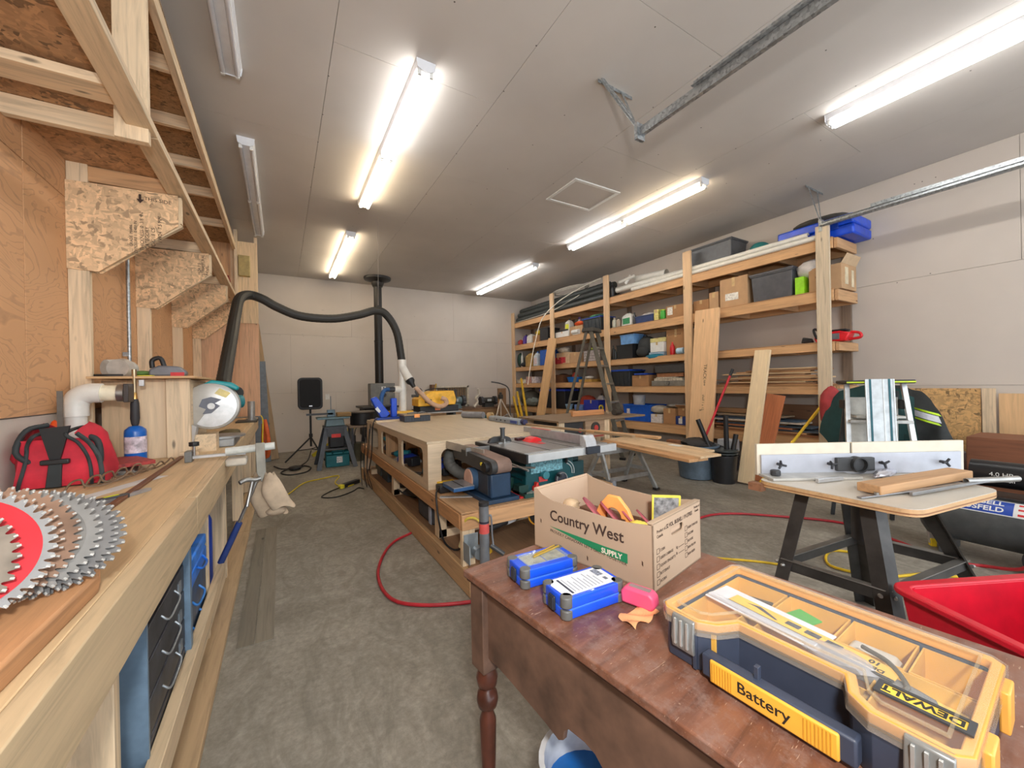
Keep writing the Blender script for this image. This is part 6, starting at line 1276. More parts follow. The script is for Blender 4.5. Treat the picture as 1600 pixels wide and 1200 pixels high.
one('bracket_post', G().cyl((2.40, 2.43, .0), (2.40, 2.43, .50), .03, n=18).b(2.36, 2.39, 0, 2.44, 2.47, .01), JG, 'grey jack tube standing on the floor behind the cardboard carton', 'tube', (2.40, 2.43, 0), smooth=40)
# grey bin, black bucket, bag
gb = thing('plastic_barrel', 'round grey plastic tub full of dark offcuts', 'tub', (4.95, 3.3, 0), w=1)
part('tub_body', G().lathe([(.20, .0), (.22, .01), (.265, .42), (.285, .43), (.285, .455), (.25, .45), (.21, .04)], (4.90, 3.36, 0), 28), P((92, 108, 122), .5), gb, smooth=40)
lump('dark_offcuts', 'dark bag and scraps piled in the grey tub', 'scraps', 4.70, 3.15, .38, .40, .42, .16, (52, 48, 46), .4, sd=31)
one('brown_scrap', G().b(4.66, 3.5, .44, 4.76, 3.66, .50), wood((140, 92, 62), 'x'), 'brown wood scrap at the rim of the grey tub', 'scrap', (4.7, 3.6, .44))
bkt = thing('bucket', 'stacked black buckets with black pipes standing in them', 'bucket', (5.0, 3.0, 0), w=1)
part('outer_bucket', G().lathe([(.13, 0), (.16, .34), (.165, .34), (.165, .36), (.15, .355), (.13, .03)], (4.93, 3.0, 0), 26), P((34, 34, 36), .35), bkt, smooth=40)
for k in range(2): part('bucket_rim', G().lathe([(.155, .375+.035*k), (.167, .375+.035*k), (.167, .39+.035*k), (.155, .39+.035*k)], (4.93, 3.0, 0), 26), P((60, 66, 66), .3), bkt, smooth=40)
for i, (a, b_) in enumerate((((4.93, 3.05, .1), (4.82, 3.28, .80)), ((4.98, 2.98, .1), (4.96, 2.98, .86)), ((4.95, 2.95, .1), (5.05, 2.9, .62)))):
    one('black_tube', G().pipe(a, b_, .03, .006, 14), BLK, ('black tube in the bucket tilting to the left', 'tallest upright black tube in the bucket', 'short black tube in the bucket tilting to the right')[i], 'tube', a, smooth=40, group='black tubes in the bucket')
one('blue_bag', G().ell((5.2, 3.15, .25), (.14, .2, .24), jit=.2), P((40, 44, 50), .7), 'dark bag standing behind the black buckets', 'bag', (5.2, 3.15, 0), smooth=60)
one('pale_box', G().b(5.12, 3.0, .36, 5.3, 3.2, .52), P((176, 180, 184), .6), 'pale box leaning behind the tall black tube', 'box', (5.2, 3.1, .36), bev=.004)

# small aluminium ladder with guide rail and jackets
al = thing('folding_steps', 'small silver folding steps with a black and lime top', 'step ladder', (4.45, 1.35, 0), rz=-.95)
AL2 = P((206, 206, 204), .3, .5)
for s in (-1, 1):
    board('front_rail', (s*.25, -.28, .01), (s*.19, -.02, 1.28), .035, .03, AL2, al, up=(0, 1, 0)); board('rear_rail', (s*.22, .30, .01), (s*.17, .04, 1.2), .03, .02, P((60, 62, 64), .4), al, up=(0, 1, 0))
    part('yellow_foot', G().b(s*.25-.018, -.30, 0, s*.25+.018, -.26, .06), P((226, 200, 40), .5), al, bev=.004)
    part('hinge', G().b(s*.2-.025, -.06, 1.05, s*.2+.025, .06, 1.13), BLK, al, bev=.008)
for z, hw, y in ((.35, .235, -.21), (.66, .22, -.145), (.95, .205, -.085)): part('tread', G().b(-hw, y-.07, z-.012, hw, y+.05, z+.012), P((196, 196, 192), .5), al, bev=.004)
part('top_shelf', G().b(-.23, -.14, 1.27, .23, .12, 1.30), P((52, 52, 50), .5), al, bev=.01); part('lime_edge', G().b(-.225, -.145, 1.278, .225, -.14, 1.29), P((200, 220, 40), .5), al)
part('paint_tray', G().b(-.16, -.14, .98, .16, .02, 1.0).b(-.17, .02, .75, .17, .03, 1.15), P((196, 194, 186), .5), al)
gr = thing('guide_rail', 'silver saw guide rail with two dark green stripes leaning on the folding steps', 'guide rail', (4.0, 1.1, 0), w=1)
a, b_ = Vector((4.165, 1.21, .69)), Vector((4.235, 1.245, 1.31))
board('rail_extrusion', a, b_, .185, .01, P((196, 202, 204), .35, .3), gr, up=(-.86, -.51, 0))
off_ = Vector((-.51, .86, 0))
for s, w_ in ((-.06, .014), (.058, .014)):
    d = Vector((.51, -.86, 0))*s+Vector((-.86, -.51, 0))*.0062
    board('green_stripe', a+d, b_+d, w_, .003, P((20, 92, 104), .5), gr, up=(-.86, -.51, 0), bev=0)
for s in (-.088, .086, .02):
    d = Vector((.51, -.86, 0))*s+Vector((-.86, -.51, 0))*.0065
    board('raised_rib', a+d, b_+d, .005, .006, P((214, 218, 218), .3, .4), gr, up=(-.86, -.51, 0), bev=0)
def jacket(name, label, pts, c, th, extra=None):
    t = thing(name, label, 'jacket', pts[0], w=1); m = P(c, .85, bmp=.4)
    n = len(pts)
    def f(u, v):
        i = u*(n-1); k = min(int(i), n-2); fr2 = i-k; p = Vector(pts[k])*(1-fr2)+Vector(pts[k+1])*fr2
        top, bot = p.z, th[min(k, len(th)-2)]*(1-fr2)+th[min(k+1, len(th)-1)]*fr2
        w2 = .03*math.sin(14*u+3*v)*v
        return (p.x-.10*math.sin(v*PI*.6)+w2, p.y+w2*.5-.1*v*(u-.5), top*(1-v)+bot*v+.01*math.sin(20*u))
    part('jacket_cloth', G().grid(f, 22, 14), m, t, smooth=80)
    return t, f
jt, jf = jacket('green_jacket', 'dark green work jacket draped over the rack behind the folding steps', [(5.25, 1.98, 1.02), (5.2, 1.85, 1.20), (5.15, 1.6, 1.24), (5.1, 1.45, 1.22), (5.05, 1.32, 1.20), (5.05, 1.24, 1.12)], (30, 66, 66), [.72, .55, .5, .55, .66, .70])
jt2, jf2 = jacket('black_jacket', 'black work jacket with lime and silver reflective bands behind the green one', [(5.42, 1.5, 1.23), (5.40, 1.38, 1.22), (5.38, 1.28, 1.18), (5.36, 1.2, 1.10), (5.34, 1.14, .98), (5.32, 1.08, .82), (5.30, 1.0, .62)], (52, 54, 54), [.4, .4, .4, .4, .4, .4, .4])
for (z0, z1, c) in ((1.02, 1.045, (190, 226, 40)), (.955, 1.02, (216, 216, 222)), (.93, .955, (190, 226, 40))):
    part('reflective_band', G().grid(lambda u, v: (5.255-.03*math.sin(3*u), 1.33-.20*u-.02*(1-v), z0+(z1-z0)*v-.07*u), 12, 2), P(c, .4), jt2, smooth=80)
rk = thing('clothes_rack', 'low wooden rack standing behind the folding steps that holds the jackets', 'rack', (5.3, 1.5, 0), w=1)
part('rack_beam', G().b(5.28, 1.32, 1.0, 5.34, 2.0, 1.05), PINE['y'], rk)
for y in (1.33, 1.92): part('rack_post', G().b(5.29, y, 0, 5.33, y+.06, 1.0), PINE['z'], rk)
part('rack_panel', G().b(5.335, 1.36, .35, 5.35, 1.7, 1.0), P((150, 140, 116), .7), rk)
lump('red_jacket', 'red garment under the green jacket at its left side', 'garment', 5.2, 1.86, .75, .2, .22, .48, (170, 60, 62), .25, sd=33)
one('grey_board_post', G().b(5.5, 1.88, .0, 5.52, 1.98, 1.20), P((150, 150, 146), .7), 'grey upright strip left of the jackets beside the shelf end', 'strip', (5.5, 1.9, 0))
# OSB sheets along right wall
for i, (x, y0, y1, z1, m, lab, g_) in enumerate(((6.13, 1.02, 2.0, 1.19, osb((206, 164, 108), .6), 'large chipboard sheet standing on the right wall behind the jackets', 0), (6.12, .92, 1.01, 1.19, PINE['z'], 'vertical pale stud at the edge of the chipboard sheet', 0), (6.11, .72, .90, 1.14, wood((222, 182, 134), 'z', .92), 'narrow pale plywood sheet right of the chipboard', 0))):
    one('leaning_sheet', G().b(x, y0, .0, x+.018, y1, z1), m, lab, 'sheet', (x, y0, 0), bev=.001)
one('brown_cabinet', G().b(5.35, -.4, .0, 5.85, .98, .77), wood((132, 82, 56), 'y', .85), 'reddish brown wooden cabinet behind the air compressor', 'cabinet', (5.6, .4, 0), bev=.004)
# air compressor
ac = thing('air_compressor', 'air compressor with a dark grey tank, black motor and printed band', 'air compressor', (4.4, .5, 0), w=1)
TK = P((84, 88, 90), .4, .3)
td = Vector((.0, -1, 0)); c0, c1 = Vector((4.40, 1.0, .27)), Vector((4.40, -.25, .27))
part('tank', G().lathe([(.02, -.05), (.12, -.035), (.17, 0), (.18, .03), (.18, 1.2), (.17, 1.23), (.12, 1.27), (.02, 1.28)], c0, 30, td), TK, ac, smooth=40)
part('motor', G().cyl((4.50, .80, .60), (4.50, .30, .60), .095, n=24), P((22, 22, 24), .35), ac, smooth=40)
part('motor_end', G().cyl((4.50, .32, .60), (4.50, .28, .60), .09, n=24), P((150, 148, 140), .4, .5), ac, smooth=40)
part('pump_head', G().b(4.42, .84, .46, 4.60, 1.0, .74), P((40, 40, 42), .4, .3), ac, bev=.015)
part('pump_cylinder', G().cyl((4.50, .90, .68), (4.50, .90, .82), .055, n=18).b(4.44, .86, .78, 4.56, .96, .81), P((150, 148, 142), .4, .5), ac, bev=.004)
part('saddle', G().b(4.36, .2, .43, 4.60, 1.0, .46), P((34, 34, 36), .4), ac, bev=.004)
for y in (.9, -.1): part('foot', G().b(4.26, y-.03, 0, 4.54, y+.03, .12), TK, ac, bev=.004)
part('wheel', G().cyl((4.16, .42, .11), (4.21, .42, .11), .11, n=24), BLK, ac, smooth=40); part('wheel_hub', G().cyl((4.15, .42, .11), (4.16, .42, .11), .045, n=18), P((200, 206, 200), .4), ac, smooth=40)
def on_tank(name, y0, y1, a0, a1, mat, r=.1812):
    part(name, G().grid(lambda u, v: (4.40-r*math.cos(math.radians(a0+(a1-a0)*v)), y0+(y1-y0)*u, .27+r*math.sin(math.radians(a0+(a1-a0)*v))), 2, 8), mat, ac, smooth=60)
on_tank('white_band', .90, .34, 30, 70, WHT); on_tank('blue_band', .89, .575, 32, 68, P((24, 66, 160), .4), .1816)
for k in range(3): on_tank('red_stripe', .555, .35, 34+13*k, 39+13*k, P((206, 40, 44), .4), .1816)
tn = Vector((-math.cos(math.radians(43)), 0, math.sin(math.radians(43)))); tu = Vector((math.sin(math.radians(43)), 0, math.cos(math.radians(43))))
for s, aa in (('CAMPBELL', 54), ('HAUSFELD', 37)):
    a_ = math.radians(aa); o = (4.40-.1822*math.cos(a_), .875, .27+.1822*math.sin(a_)); txt('band_lettering', s, .052, WHT, ac, o, (0, -1, 0), (math.sin(a_+.12), 0, math.cos(a_+.12)), .0012, bold=.0012, shx=1.05)
txt('motor_lettering', '4.0 HP', .04, WHT, ac, (4.402, .70, .60), (0, -1, 0), (0, 0, 1), .001); txt('motor_lettering', '13 Gallon', .03, WHT, ac, (4.402, .70, .565), (0, -1, 0), (0, 0, 1), .001)
hz_ = .012
one('air_hose', G().tube([(.97, 3.45, .03), (.80, 3.38, hz_), (.66, 3.15, hz_), (.56, 2.84, hz_), (.56, 2.52, hz_), (.68, 2.34, hz_), (.977, 2.19, hz_), (1.6, 2.02, hz_), (2.6, 2.15, hz_), (3.587, 2.326, hz_), (4.128, 1.898, hz_), (4.37, 1.493, hz_), (4.23, 1.159, hz_), (4.082, .848, hz_), (4.15, .69, hz_), (4.05, .5, .1), (4.06, .45, .3), (4.15, .42, .42), (4.3, .38, .46)], .011, 8, 7), P((176, 36, 46), .45), 'red air hose winding over the concrete floor to the compressor', 'hose', (2, 2.2, 0), smooth=60)
one('floor_yellow_cord', G().tube([(2.6, 1.9, .008), (3.0, 1.5, .008), (3.2, 1.1, .008), (3.5, 1.0, .01), (3.7, 1.15, .01), (3.6, 1.35, .01), (3.3, 1.25, .012), (3.4, 1.0, .012), (3.7, .85, .01), (3.9, .6, .008)], .009, 6, 6), P((214, 176, 30), .5), 'yellow cord lying on the floor below the router table', 'cord', (3.2, 1.2, 0), smooth=60)

# ================= ROUTER TABLE =================
rt = thing('router_table', 'router table with a round cornered plywood top on a black splayed steel stand', 'router table', (2.35, .75, 0), w=1)
L, F, R, B = Vector((1.955, 1.035)), Vector((1.945, .475)), Vector((2.585, .375)), Vector((2.78, .93))
def rounded(ps, r, n=5):
    o = []
    for i, p in enumerate(ps):
        a = (ps[i-1]-p).normalized(); b2 = (ps[(i+1) % len(ps)]-p).normalized(); p0, p1 = p+a*r, p+b2*r
        for k in range(n+1): t = k/n; o.append(tuple(p0*(1-t)**2+p*2*t*(1-t)+p1*t*t))
    return o
ol_ = rounded([L, F, R, B], .07)
LAM = P((206, 198, 184), .35, var=.03, scale=4)
part('plywood_core', G().prism(ol_, .820, .8475, 'xy'), wood((206, 168, 122), 'x', .9), rt, bev=.002)
part('ply_layer', G().prism([tuple(Vector(p)+(Vector(p)-Vector((2.32, .7))).normalized()*.001) for p in ol_], .828, .833, 'xy'), wood((158, 112, 74), 'x'), rt)
part('laminate_top', G().prism(ol_, .8475, .85, 'xy'), LAM, rt)
IRN = P((66, 64, 62), .45, .4, .25, 7)
jn = {}
for k, (tp_, j, ft_) in {'l': ((2.14, .93), (2.05, .97), (1.93, 1.03)), 'f': ((2.15, .66), (2.08, .60), (1.97, .50)), 'r': ((2.50, .60), (2.73, .51), (3.06, .42)), 'b': ((2.5, .86), (2.69, .90), (2.95, .95))}.items():
    p, q = Vector((*ft_, .0)), Vector((*tp_, .80)); jn[k] = Vector((*j, .45))
    d = (q-p).normalized(); c = Vector((2.35, .75, 0)); rad = (Vector((p.x, p.y, 0))-c).normalized(); tan = Vector((-rad.y, rad.x, 0))
    part('leg', G().add([tuple(v) for v in (p+tan*.045-rad*.02, p+rad*.012, p-tan*.045-rad*.02, p-tan*.04-rad*.026, p+rad*.004, p+tan*.04-rad*.026,
                         q+tan*.045-rad*.02, q+rad*.012, q-tan*.045-rad*.02, q-tan*.04-rad*.026, q+rad*.004, q+tan*.04-rad*.026)],
                        [(0, 1, 7, 6), (1, 2, 8, 7), (2, 3, 9, 8), (3, 4, 10, 9), (4, 5, 11, 10), (5, 0, 6, 11), (0, 5, 4, 1), (1, 4, 3, 2), (6, 7, 10, 11), (7, 8, 9, 10)]), IRN, rt)
    for s in (-1, 1):
        bp_ = jn[k]+rad*.004+tan*s*.022
        part('bolt', G().cyl(bp_, bp_+rad*.012, .009, .006, 10), P((186, 186, 182), .3, .7), rt, smooth=40)
for a_, b2 in (('l', 'f'), ('f', 'r'), ('r', 'b'), ('b', 'l')): board('stretcher', jn[a_], jn[b2], .012, .05, IRN, rt); board('stretcher_flange', jn[a_]+Vector((0, 0, .025)), jn[b2]+Vector((0, 0, .025)), .035, .004, P((120, 116, 110), .45, .4), rt)
part('top_frame', G().b(2.06, .52, .79, 2.56, .98, .82), IRN, rt, bev=.004)
part('wood_block', G().b(1.94, 1.0, .80, 1.98, 1.06, .835), wood((150, 104, 76), 'x'), rt)
part('router_motor', G().cyl((2.33, .74, .58), (2.33, .74, .79), .055, n=20), DGR, rt, smooth=40)
# fence: along direction e from p0
e = Vector((.86, -.51, 0)).normalized(); nrm = Vector((-.51, -.86, 0)).normalized(); p0 = Vector((2.035, 1.06, .851))
rf = thing('router_fence', 'white and grey router fence standing across the router table', 'fence', p0)
rf.matrix_world = frame(p0, e, (0, 0, 1)) # local x along, y up, z toward the camera
part('face_board', G().b(.0, .0, -.03, .465, .155, -.012), P((222, 212, 192), .5, var=.03), rf, bev=.002)
part('face_board', G().b(.475, .0, -.03, 1.03, .155, -.012), P((222, 212, 192), .5, var=.03), rf, bev=.002)
part('backing_plate', G().b(.015, .0, -.011, 1.005, .103, .0), P((186, 190, 200), .4, .1, .03), rf, bev=.002)
part('base_plate', G().b(.0, .0, .0, .42, .012, .11), P((188, 186, 180), .4, .2), rf, bev=.002)
part('dust_port', G().b(.375, .02, .0, .56, .085, .02), P((66, 68, 70), .5), rf, bev=.004)
pc = G(); pc.pipe((.475, .052, .0), (.475, .052, .04), .038, .007, 24); part('port_collar', pc, P((48, 50, 52), .5), rf, smooth=40)
def knobt(x, y):
    k = part('star_knob', G().cyl((x, y, 0), (x, y, .03), .007, n=10), DGR, rf)
    for a_ in (100, 220, 340):
        aa = math.radians(a_+x*90); part('knob_wing', G().cyl((x, y, .026), (x+.022*math.cos(aa), y+.022*math.sin(aa), .032), .006, .005, 8), P((44, 46, 52), .5), k, smooth=40)
for x, y in ((.095, .058), (.345, .055), (.60, .055), (.90, .055)): knobt(x, y)
part('clamp_knob', G().cyl((.05, .012, .05), (.05, .04, .05), .024, n=6), DGR, rf, bev=.006)
part('gap_stud', G().b(.466, .1, -.028, .474, .15, -.02), DGR, rf)
one('silver_foil', G().ell((2.50, .72, .868), (.11, .03, .018), 16, 8, .35, 5), P((196, 196, 204), .25, .6, bmp=.5), 'crumpled silver foil strip beside the dust port on the router table', 'foil', (2.50, .72, .85), smooth=30)
board('hardwood_plank', (2.06, .645, .876), (2.70, .515, .879), .085, .036, wood((190, 148, 106), 'x', .88), None, label='brown hardwood plank lying on the router table', cat='plank', bev=.004)
mg2 = board('mitre_bar', (1.965, .645, .8545), (2.64, .425, .868), .02, .006, P((150, 152, 156), .3, .7), None, label='steel mitre bar with two bolts in front of the hardwood plank', cat='bar')
part('bolt', G().cyl((.09, 0, .003), (.09, 0, .012), .008).cyl((.13, 0, .003), (.13, 0, .012), .008), STEEL, mg2)
board('steel_tube', (2.25, .80, .862), (2.1, .84, .862), .016, .018, ALU, None, label='small steel bracket behind the hardwood plank', cat='bracket')
one('round_tube', G().pipe((2.55, .47, .872), (2.78, .36, .872), .0125, .003, 14), P((170, 168, 164), .3, .6), 'round steel tube projecting past the right edge of the router table', 'tube', (2.6, .45, .87), smooth=40)
board('square_tube', (2.16, .545, .8605), (2.66, .43, .866), .013, .014, P((138, 138, 138), .35, .6), None, label='flat steel tube under the hardwood plank', cat='tube')
board('thin_offcut', (2.08, .57, .5), (2.16, .38, .33), .03, .012, P((150, 142, 134), .6), None, label='grey offcut leaning in the router stand beside its front leg', cat='offcut')
# red plastic crate at the right foreground
rc = thing('red_crate', 'red plastic tub standing beside the desk with a dusty clear lid in it', 'tub', (1.78, .19, .38), w=1)
RP = P((206, 22, 46), .35, var=.06)
m_ = Matrix.Translation((1.83, .16, .36)) @ Matrix.Rotation(-.45, 4, 'Z'); g = G(); g.M = m_; g.tray(-.22, -.17, 0, .22, .17, .30, .008, .035); part('tub_body', g, RP, rc, bev=.004)
g = G(); g.M = m_; g.ring(rr(-.28, -.23, .28, .23, .05), rr(-.248, -.198, .248, .198, .04), .285, .305); part('tub_rim', g, RP, rc, bev=.005)
g = G(); g.M = m_; g.prism([(-.05, .05), (.26, .10), (.22, .28), (.0, .20)], -.08, -.07, 'xz'); part('clear_lid', g, glassy((230, 214, 214), .4), rc)
tb = thing('side_stool', 'dark wooden stool under the red tub', 'stool', (1.78, .19, 0), w=1)
g = G(); g.M = Matrix.Translation((1.83, .16, 0)) @ Matrix.Rotation(-.45, 4, 'Z'); g.b(-.25, -.2, .33, .25, .2, .359); part('stool_top', g, wood((150, 116, 84), 'x'), tb)
for sx in (-1, 1):
    for sy in (-1, 1):
        g = G(); g.M = m_ @ Matrix.Translation((0, 0, -.36)); g.b(sx*.21-.02, sy*.16-.02, 0, sx*.21+.02, sy*.16+.02, .33); part('leg', g, PINE['z'], tb)

# ================= FOREGROUND DESK =================
OW = oldwood(); DK = wood((84, 50, 40), 'x', .8, .5, 0)
dk = thing('writing_desk', 'old dark brown wooden desk with scratched varnish and turned legs in the foreground', 'desk', (.484, 1.149, 0)); dk.matrix_world = frame((.484, 1.149, 0), (.125, -.992, 0), (.992, .125, 0))
part('desk_top', G().b(0, 0, .728, 1.55, .69, .75), OW, dk, bev=.004)
part('top_moulding', G().b(.008, .008, .718, 1.54, .68, .728), DK, dk, bev=.002)
AP = P((108, 82, 68), .5, var=.22, scale=9)
def leg(x, y):
    part('leg_block', G().b(x-.008, y-.005, .455, x+.06, y+.062, .718), AP, dk, bev=.003)
    part('turned_leg', G().lathe([(.018, .0), (.022, .03), (.018, .06), (.024, .2), (.026, .29), (.018, .315), (.017, .325), (.030, .335), (.034, .355), (.030, .375), (.02, .385), (.018, .39), (.030, .40), (.034, .425), (.028, .445), (.026, .456)], (x+.028, y+.028, 0), 22), P((84, 46, 34), .3, var=.2, scale=12), dk, smooth=50)
for x in (.025, 1.45):
    for y in (.02, .6): leg(x, y)
ap = [(.08, .715), (.08, .50)]+[(.14+.02*i, .50-.002*i) for i in range(4)]+[(.34, .475), (.385, .465), (.40, .475), (.405, .50), (.42, .515), (.47, .52), (.50, .515), (.52, .50), (.535, .50), (.56, .53), (.60, .55), (.9, .56), (.93, .53), (.95, .50), (1.45, .5), (1.45, .715)]
part('front_apron', G().prism(ap, .034, .048, 'xz'), AP, dk, bev=.001)
part('rear_apron', G().b(.08, .63, .5, 1.45, .645, .715), AP, dk); part('end_apron', G().b(.035, .075, .5, .05, .6, .715), AP, dk); 
for x_ in (.40, .94): part('drawer_side', G().b(x_, .05, .50, x_+.015, .63, .715), DK, dk)
pl_ = thing('pail', 'white pail with a blue ring under the desk behind its turned leg', 'pail', (.78, 1.0, 0), w=1)
part('pail_body', G().lathe([(.11, 0), (.13, .30), (.135, .31), (.12, .31), (.10, .02)], (.70, .82, 0), 26), P((226, 228, 230), .35), pl_, smooth=40)
part('blue_ring', G().lathe([(.122, .19), (.128, .19), (.13, .23), (.124, .23)], (.70, .82, 0), 26), P((30, 110, 190), .4), pl_, smooth=40)

# ---- cardboard carton
ct = thing('produce_carton', 'large open cardboard carton with printed lettering and tick boxes on the desk', 'carton', (.778, 1.179, .75)); ct.matrix_world = frame((.778, 1.179, .7505), (.205, -.979, 0), (.979, .205, 0))
CT = P((180, 156, 132), .75, var=.03, scale=3); CTI = P((188, 162, 138), .8, var=.03, scale=3)
Lc, Wc, T_ = .455, .31, .004
part('left_wall', G().prism([(0, 0), (Lc, 0), (Lc, .185), (.38, .175), (.30, .172), (.09, .178), (.04, .19), (.02, .205), (0, .207)], 0, T_, 'xz'), CT, ct)
part('right_wall', G().prism([(0, 0), (Lc, 0), (Lc, .19), (.36, .175), (.30, .172), (.12, .178), (.03, .195), (0, .207)], Wc-T_, Wc, 'xz'), CT, ct)
part('far_wall', G().b(0, T_, 0, T_, Wc-T_, .207), CTI, ct); part('far_double_wall', G().b(.004, .006, 0, .009, Wc-.006, .2), CTI, ct)
hole = rr(.105, .128, .185, .152, .012)
part('near_wall', G().prism([(0, 0), (Wc, 0), (Wc, .19), (0, .19)], Lc-T_, Lc, 'yz') if 0 else G().ring([(-(p[0]) if 0 else p[0], p[1]) for p in rr(.0, 0, Wc, .19, .001)], hole, Lc-T_, Lc, 'yz'), CT, ct)
part('near_top_fold', G().b(Lc-.018, 0, .186, Lc, Wc, .191), CT, ct, bev=.001)
part('near_inner_wall', G().b(Lc-.018, .006, 0, Lc-.014, Wc-.006, .187), CTI, ct)
part('hand_hole_flap', G().prism([(.107, .13), (.183, .13), (.178, .149), (.112, .149)], Lc-.012, Lc-.009, 'yz'), CTI, ct)
part('carton_floor', G().b(0, 0, 0, Lc, Wc, .004), CT, ct)
PR = P((62, 44, 36), .8, var=.03); GN = P((30, 128, 84), .7, var=.04)
def ptx(s, x, z, sz, m=PR, **k): txt('carton_print', s, sz, m, ct, (x, -.0009, z), (1, 0, 0), (0, 0, 1), .0002, **k)
ptx('Country West', .075, .112, .049, bold=.0007, shx=.99)
part('green_swoosh', G().prism([(.075, .088), (.30, .083), (.375, .083), (.375, .055), (.27, .06)], -.0006, -.0002, 'xz'), GN, ct)
ptx('SUPPLY', .285, .0615, .022, P((226, 214, 196), .7), bold=.0006); ptx("PROUDLY CANADIAN. LET'S GROW TOGETHER", .075, .072-.0, .0001, GN) if 0 else None
txt('carton_print', "PROUDLY CANADIAN. LET'S GROW TOGETHER", .0135, PR, ct, (.075, -.0004, .070), (1, 0, -.075), (.075, 0, 1), .0002, shx=1.02)
for x, z in ((.03, .10), (.23, .03), (.42, .075)): part('vent_hole', G().prism([(x, z+.004), (x+.004, z), (x+.004, z-.012), (x, z-.008)], -.0006, -.0001, 'xz'), P((70, 46, 34), .8), ct)
def ntx(s, y, z, sz, **k): txt('carton_print', s, sz, PR, ct, (Lc+.0004, y, z), (0, 1, 0), (0, 0, 1), .0002, **k)
ntx('Product of', .02, .158, .013, shx=.9); ntx('Canada', .02, .144, .013, shx=.9); ntx('.52 VOL. BUSHEL / 19 LITRES', .072, .158, .0165, shx=.86, bold=.0003); ntx('Product of', .262, .172, .011, shx=.85); ntx('Canada', .266, .16, .011, shx=.85)
def box_(y, z): part('tick_box', G().ring([(y, z), (y+.016, z), (y+.016, z+.015), (y, z+.015)], [(y+.0012, z+.0012), (y+.0148, z+.0012), (y+.0148, z+.0138), (y+.0012, z+.0138)], Lc+.0002, Lc+.0006, 'yz'), PR, ct)
for i, s in enumerate(('CORN', 'GREEN CABBAGE', 'SQUASH SPAGHETTI', 'BUTTERNUT', 'ACORN')): box_(.018, .100-.0215*i); ntx(s, .037, .103-.0215*i, .0115, shx=.88)
for i, s in enumerate(('GREEN TOMATOES', 'ZUCCHINI', 'RED ROSE', 'BEAN YELLOW', 'BEAN GREEN')): box_(.195, .118-.0205*i); ntx(s, .214, .121-.0205*i, .0105, shx=.8)
ntx('kg', .135, .082, .012); ntx('lb', .135, .064, .012)
part('print_rule', G().b(Lc+.0002, .15, .082, Lc+.0006, .188, .0832).b(Lc+.0002, .15, .064, Lc+.0006, .188, .0652), PR, ct)
CM = ct.matrix_world.copy()
def inbox(name, g, mat, label, cat, bev=0, smooth=0):
    g.V = [tuple(CM @ Vector(v)) for v in g.V]; c = CM @ Vector((.2, .15, .005)); return one(name, g, mat, label, cat, tuple(c), bev=bev, smooth=smooth)
a_ = [math.radians(20*i) for i in range(10)]
inbox('plastic_guard', G().prism([(.17, .10), (.20, .165), (.235, .205), (.275, .205), (.31, .17), (.345, .10), (.31, .10), (.30, .135)]+[(.255+.03*math.cos(t), .135+.03*math.sin(t)) for t in a_]+[(.225, .10)], .11, .125, 'xz'), P((240, 168, 92), .5), 'orange plastic guard standing in the cardboard carton', 'guard', bev=.003)
for i in range(4): inbox('sanding_disc', G().cyl((.20+.05*i, .10+.03*i, .135-.01*i), (.203+.05*i, .103+.03*i, .139-.01*i), .07, n=28), P((172, 88, 98), .8), ('pink sanding disc at the left of the carton', 'pink sanding disc under the orange guard', 'pink sanding disc right of the orange guard', 'pink sanding disc nearest the tick box side')[i], 'sanding disc', smooth=30)
inbox('brown_wrap', G().ell((.12, .06, .16), (.03, .03, .02), jit=.4), CARD3, 'torn brown paper poking out at the left of the carton', 'paper', smooth=50)
inbox('yellow_tag', G().ell((.36, .10, .13), (.04, .025, .02), jit=.3), P((240, 214, 90), .6), 'yellow soft tag in the near end of the carton', 'tag', smooth=50)
inbox('carton_fill', G().b(.02, .02, .006, .43, .29, .09), P((120, 86, 66), .9), 'flat brown liner filling the bottom of the carton', 'liner')
sb = thing('sanding_sheet', 'yellow edged sanding sheet pack standing at the right rear of the carton', 'sandpaper', (1.1, .8, .76)); sb.matrix_world = CM @ Matrix.Translation((.37, .245, .135)) @ Matrix.Rotation(-.9, 4, 'Z') @ Matrix.Rotation(.15, 4, 'Y')
part('yellow_frame', G().ring([(-.045, -.04), (.045, -.04), (.045, .07), (-.045, .07)], [(-.039, -.034), (.039, -.034), (.039, .064), (-.039, .064)], -.004, .004, 'yz'), P((232, 220, 90), .5), sb)
part('grey_sheet', G().b(-.002, -.039, -.034, .002, .039, .064), P((134, 136, 138), .8, var=.3, scale=60), sb)

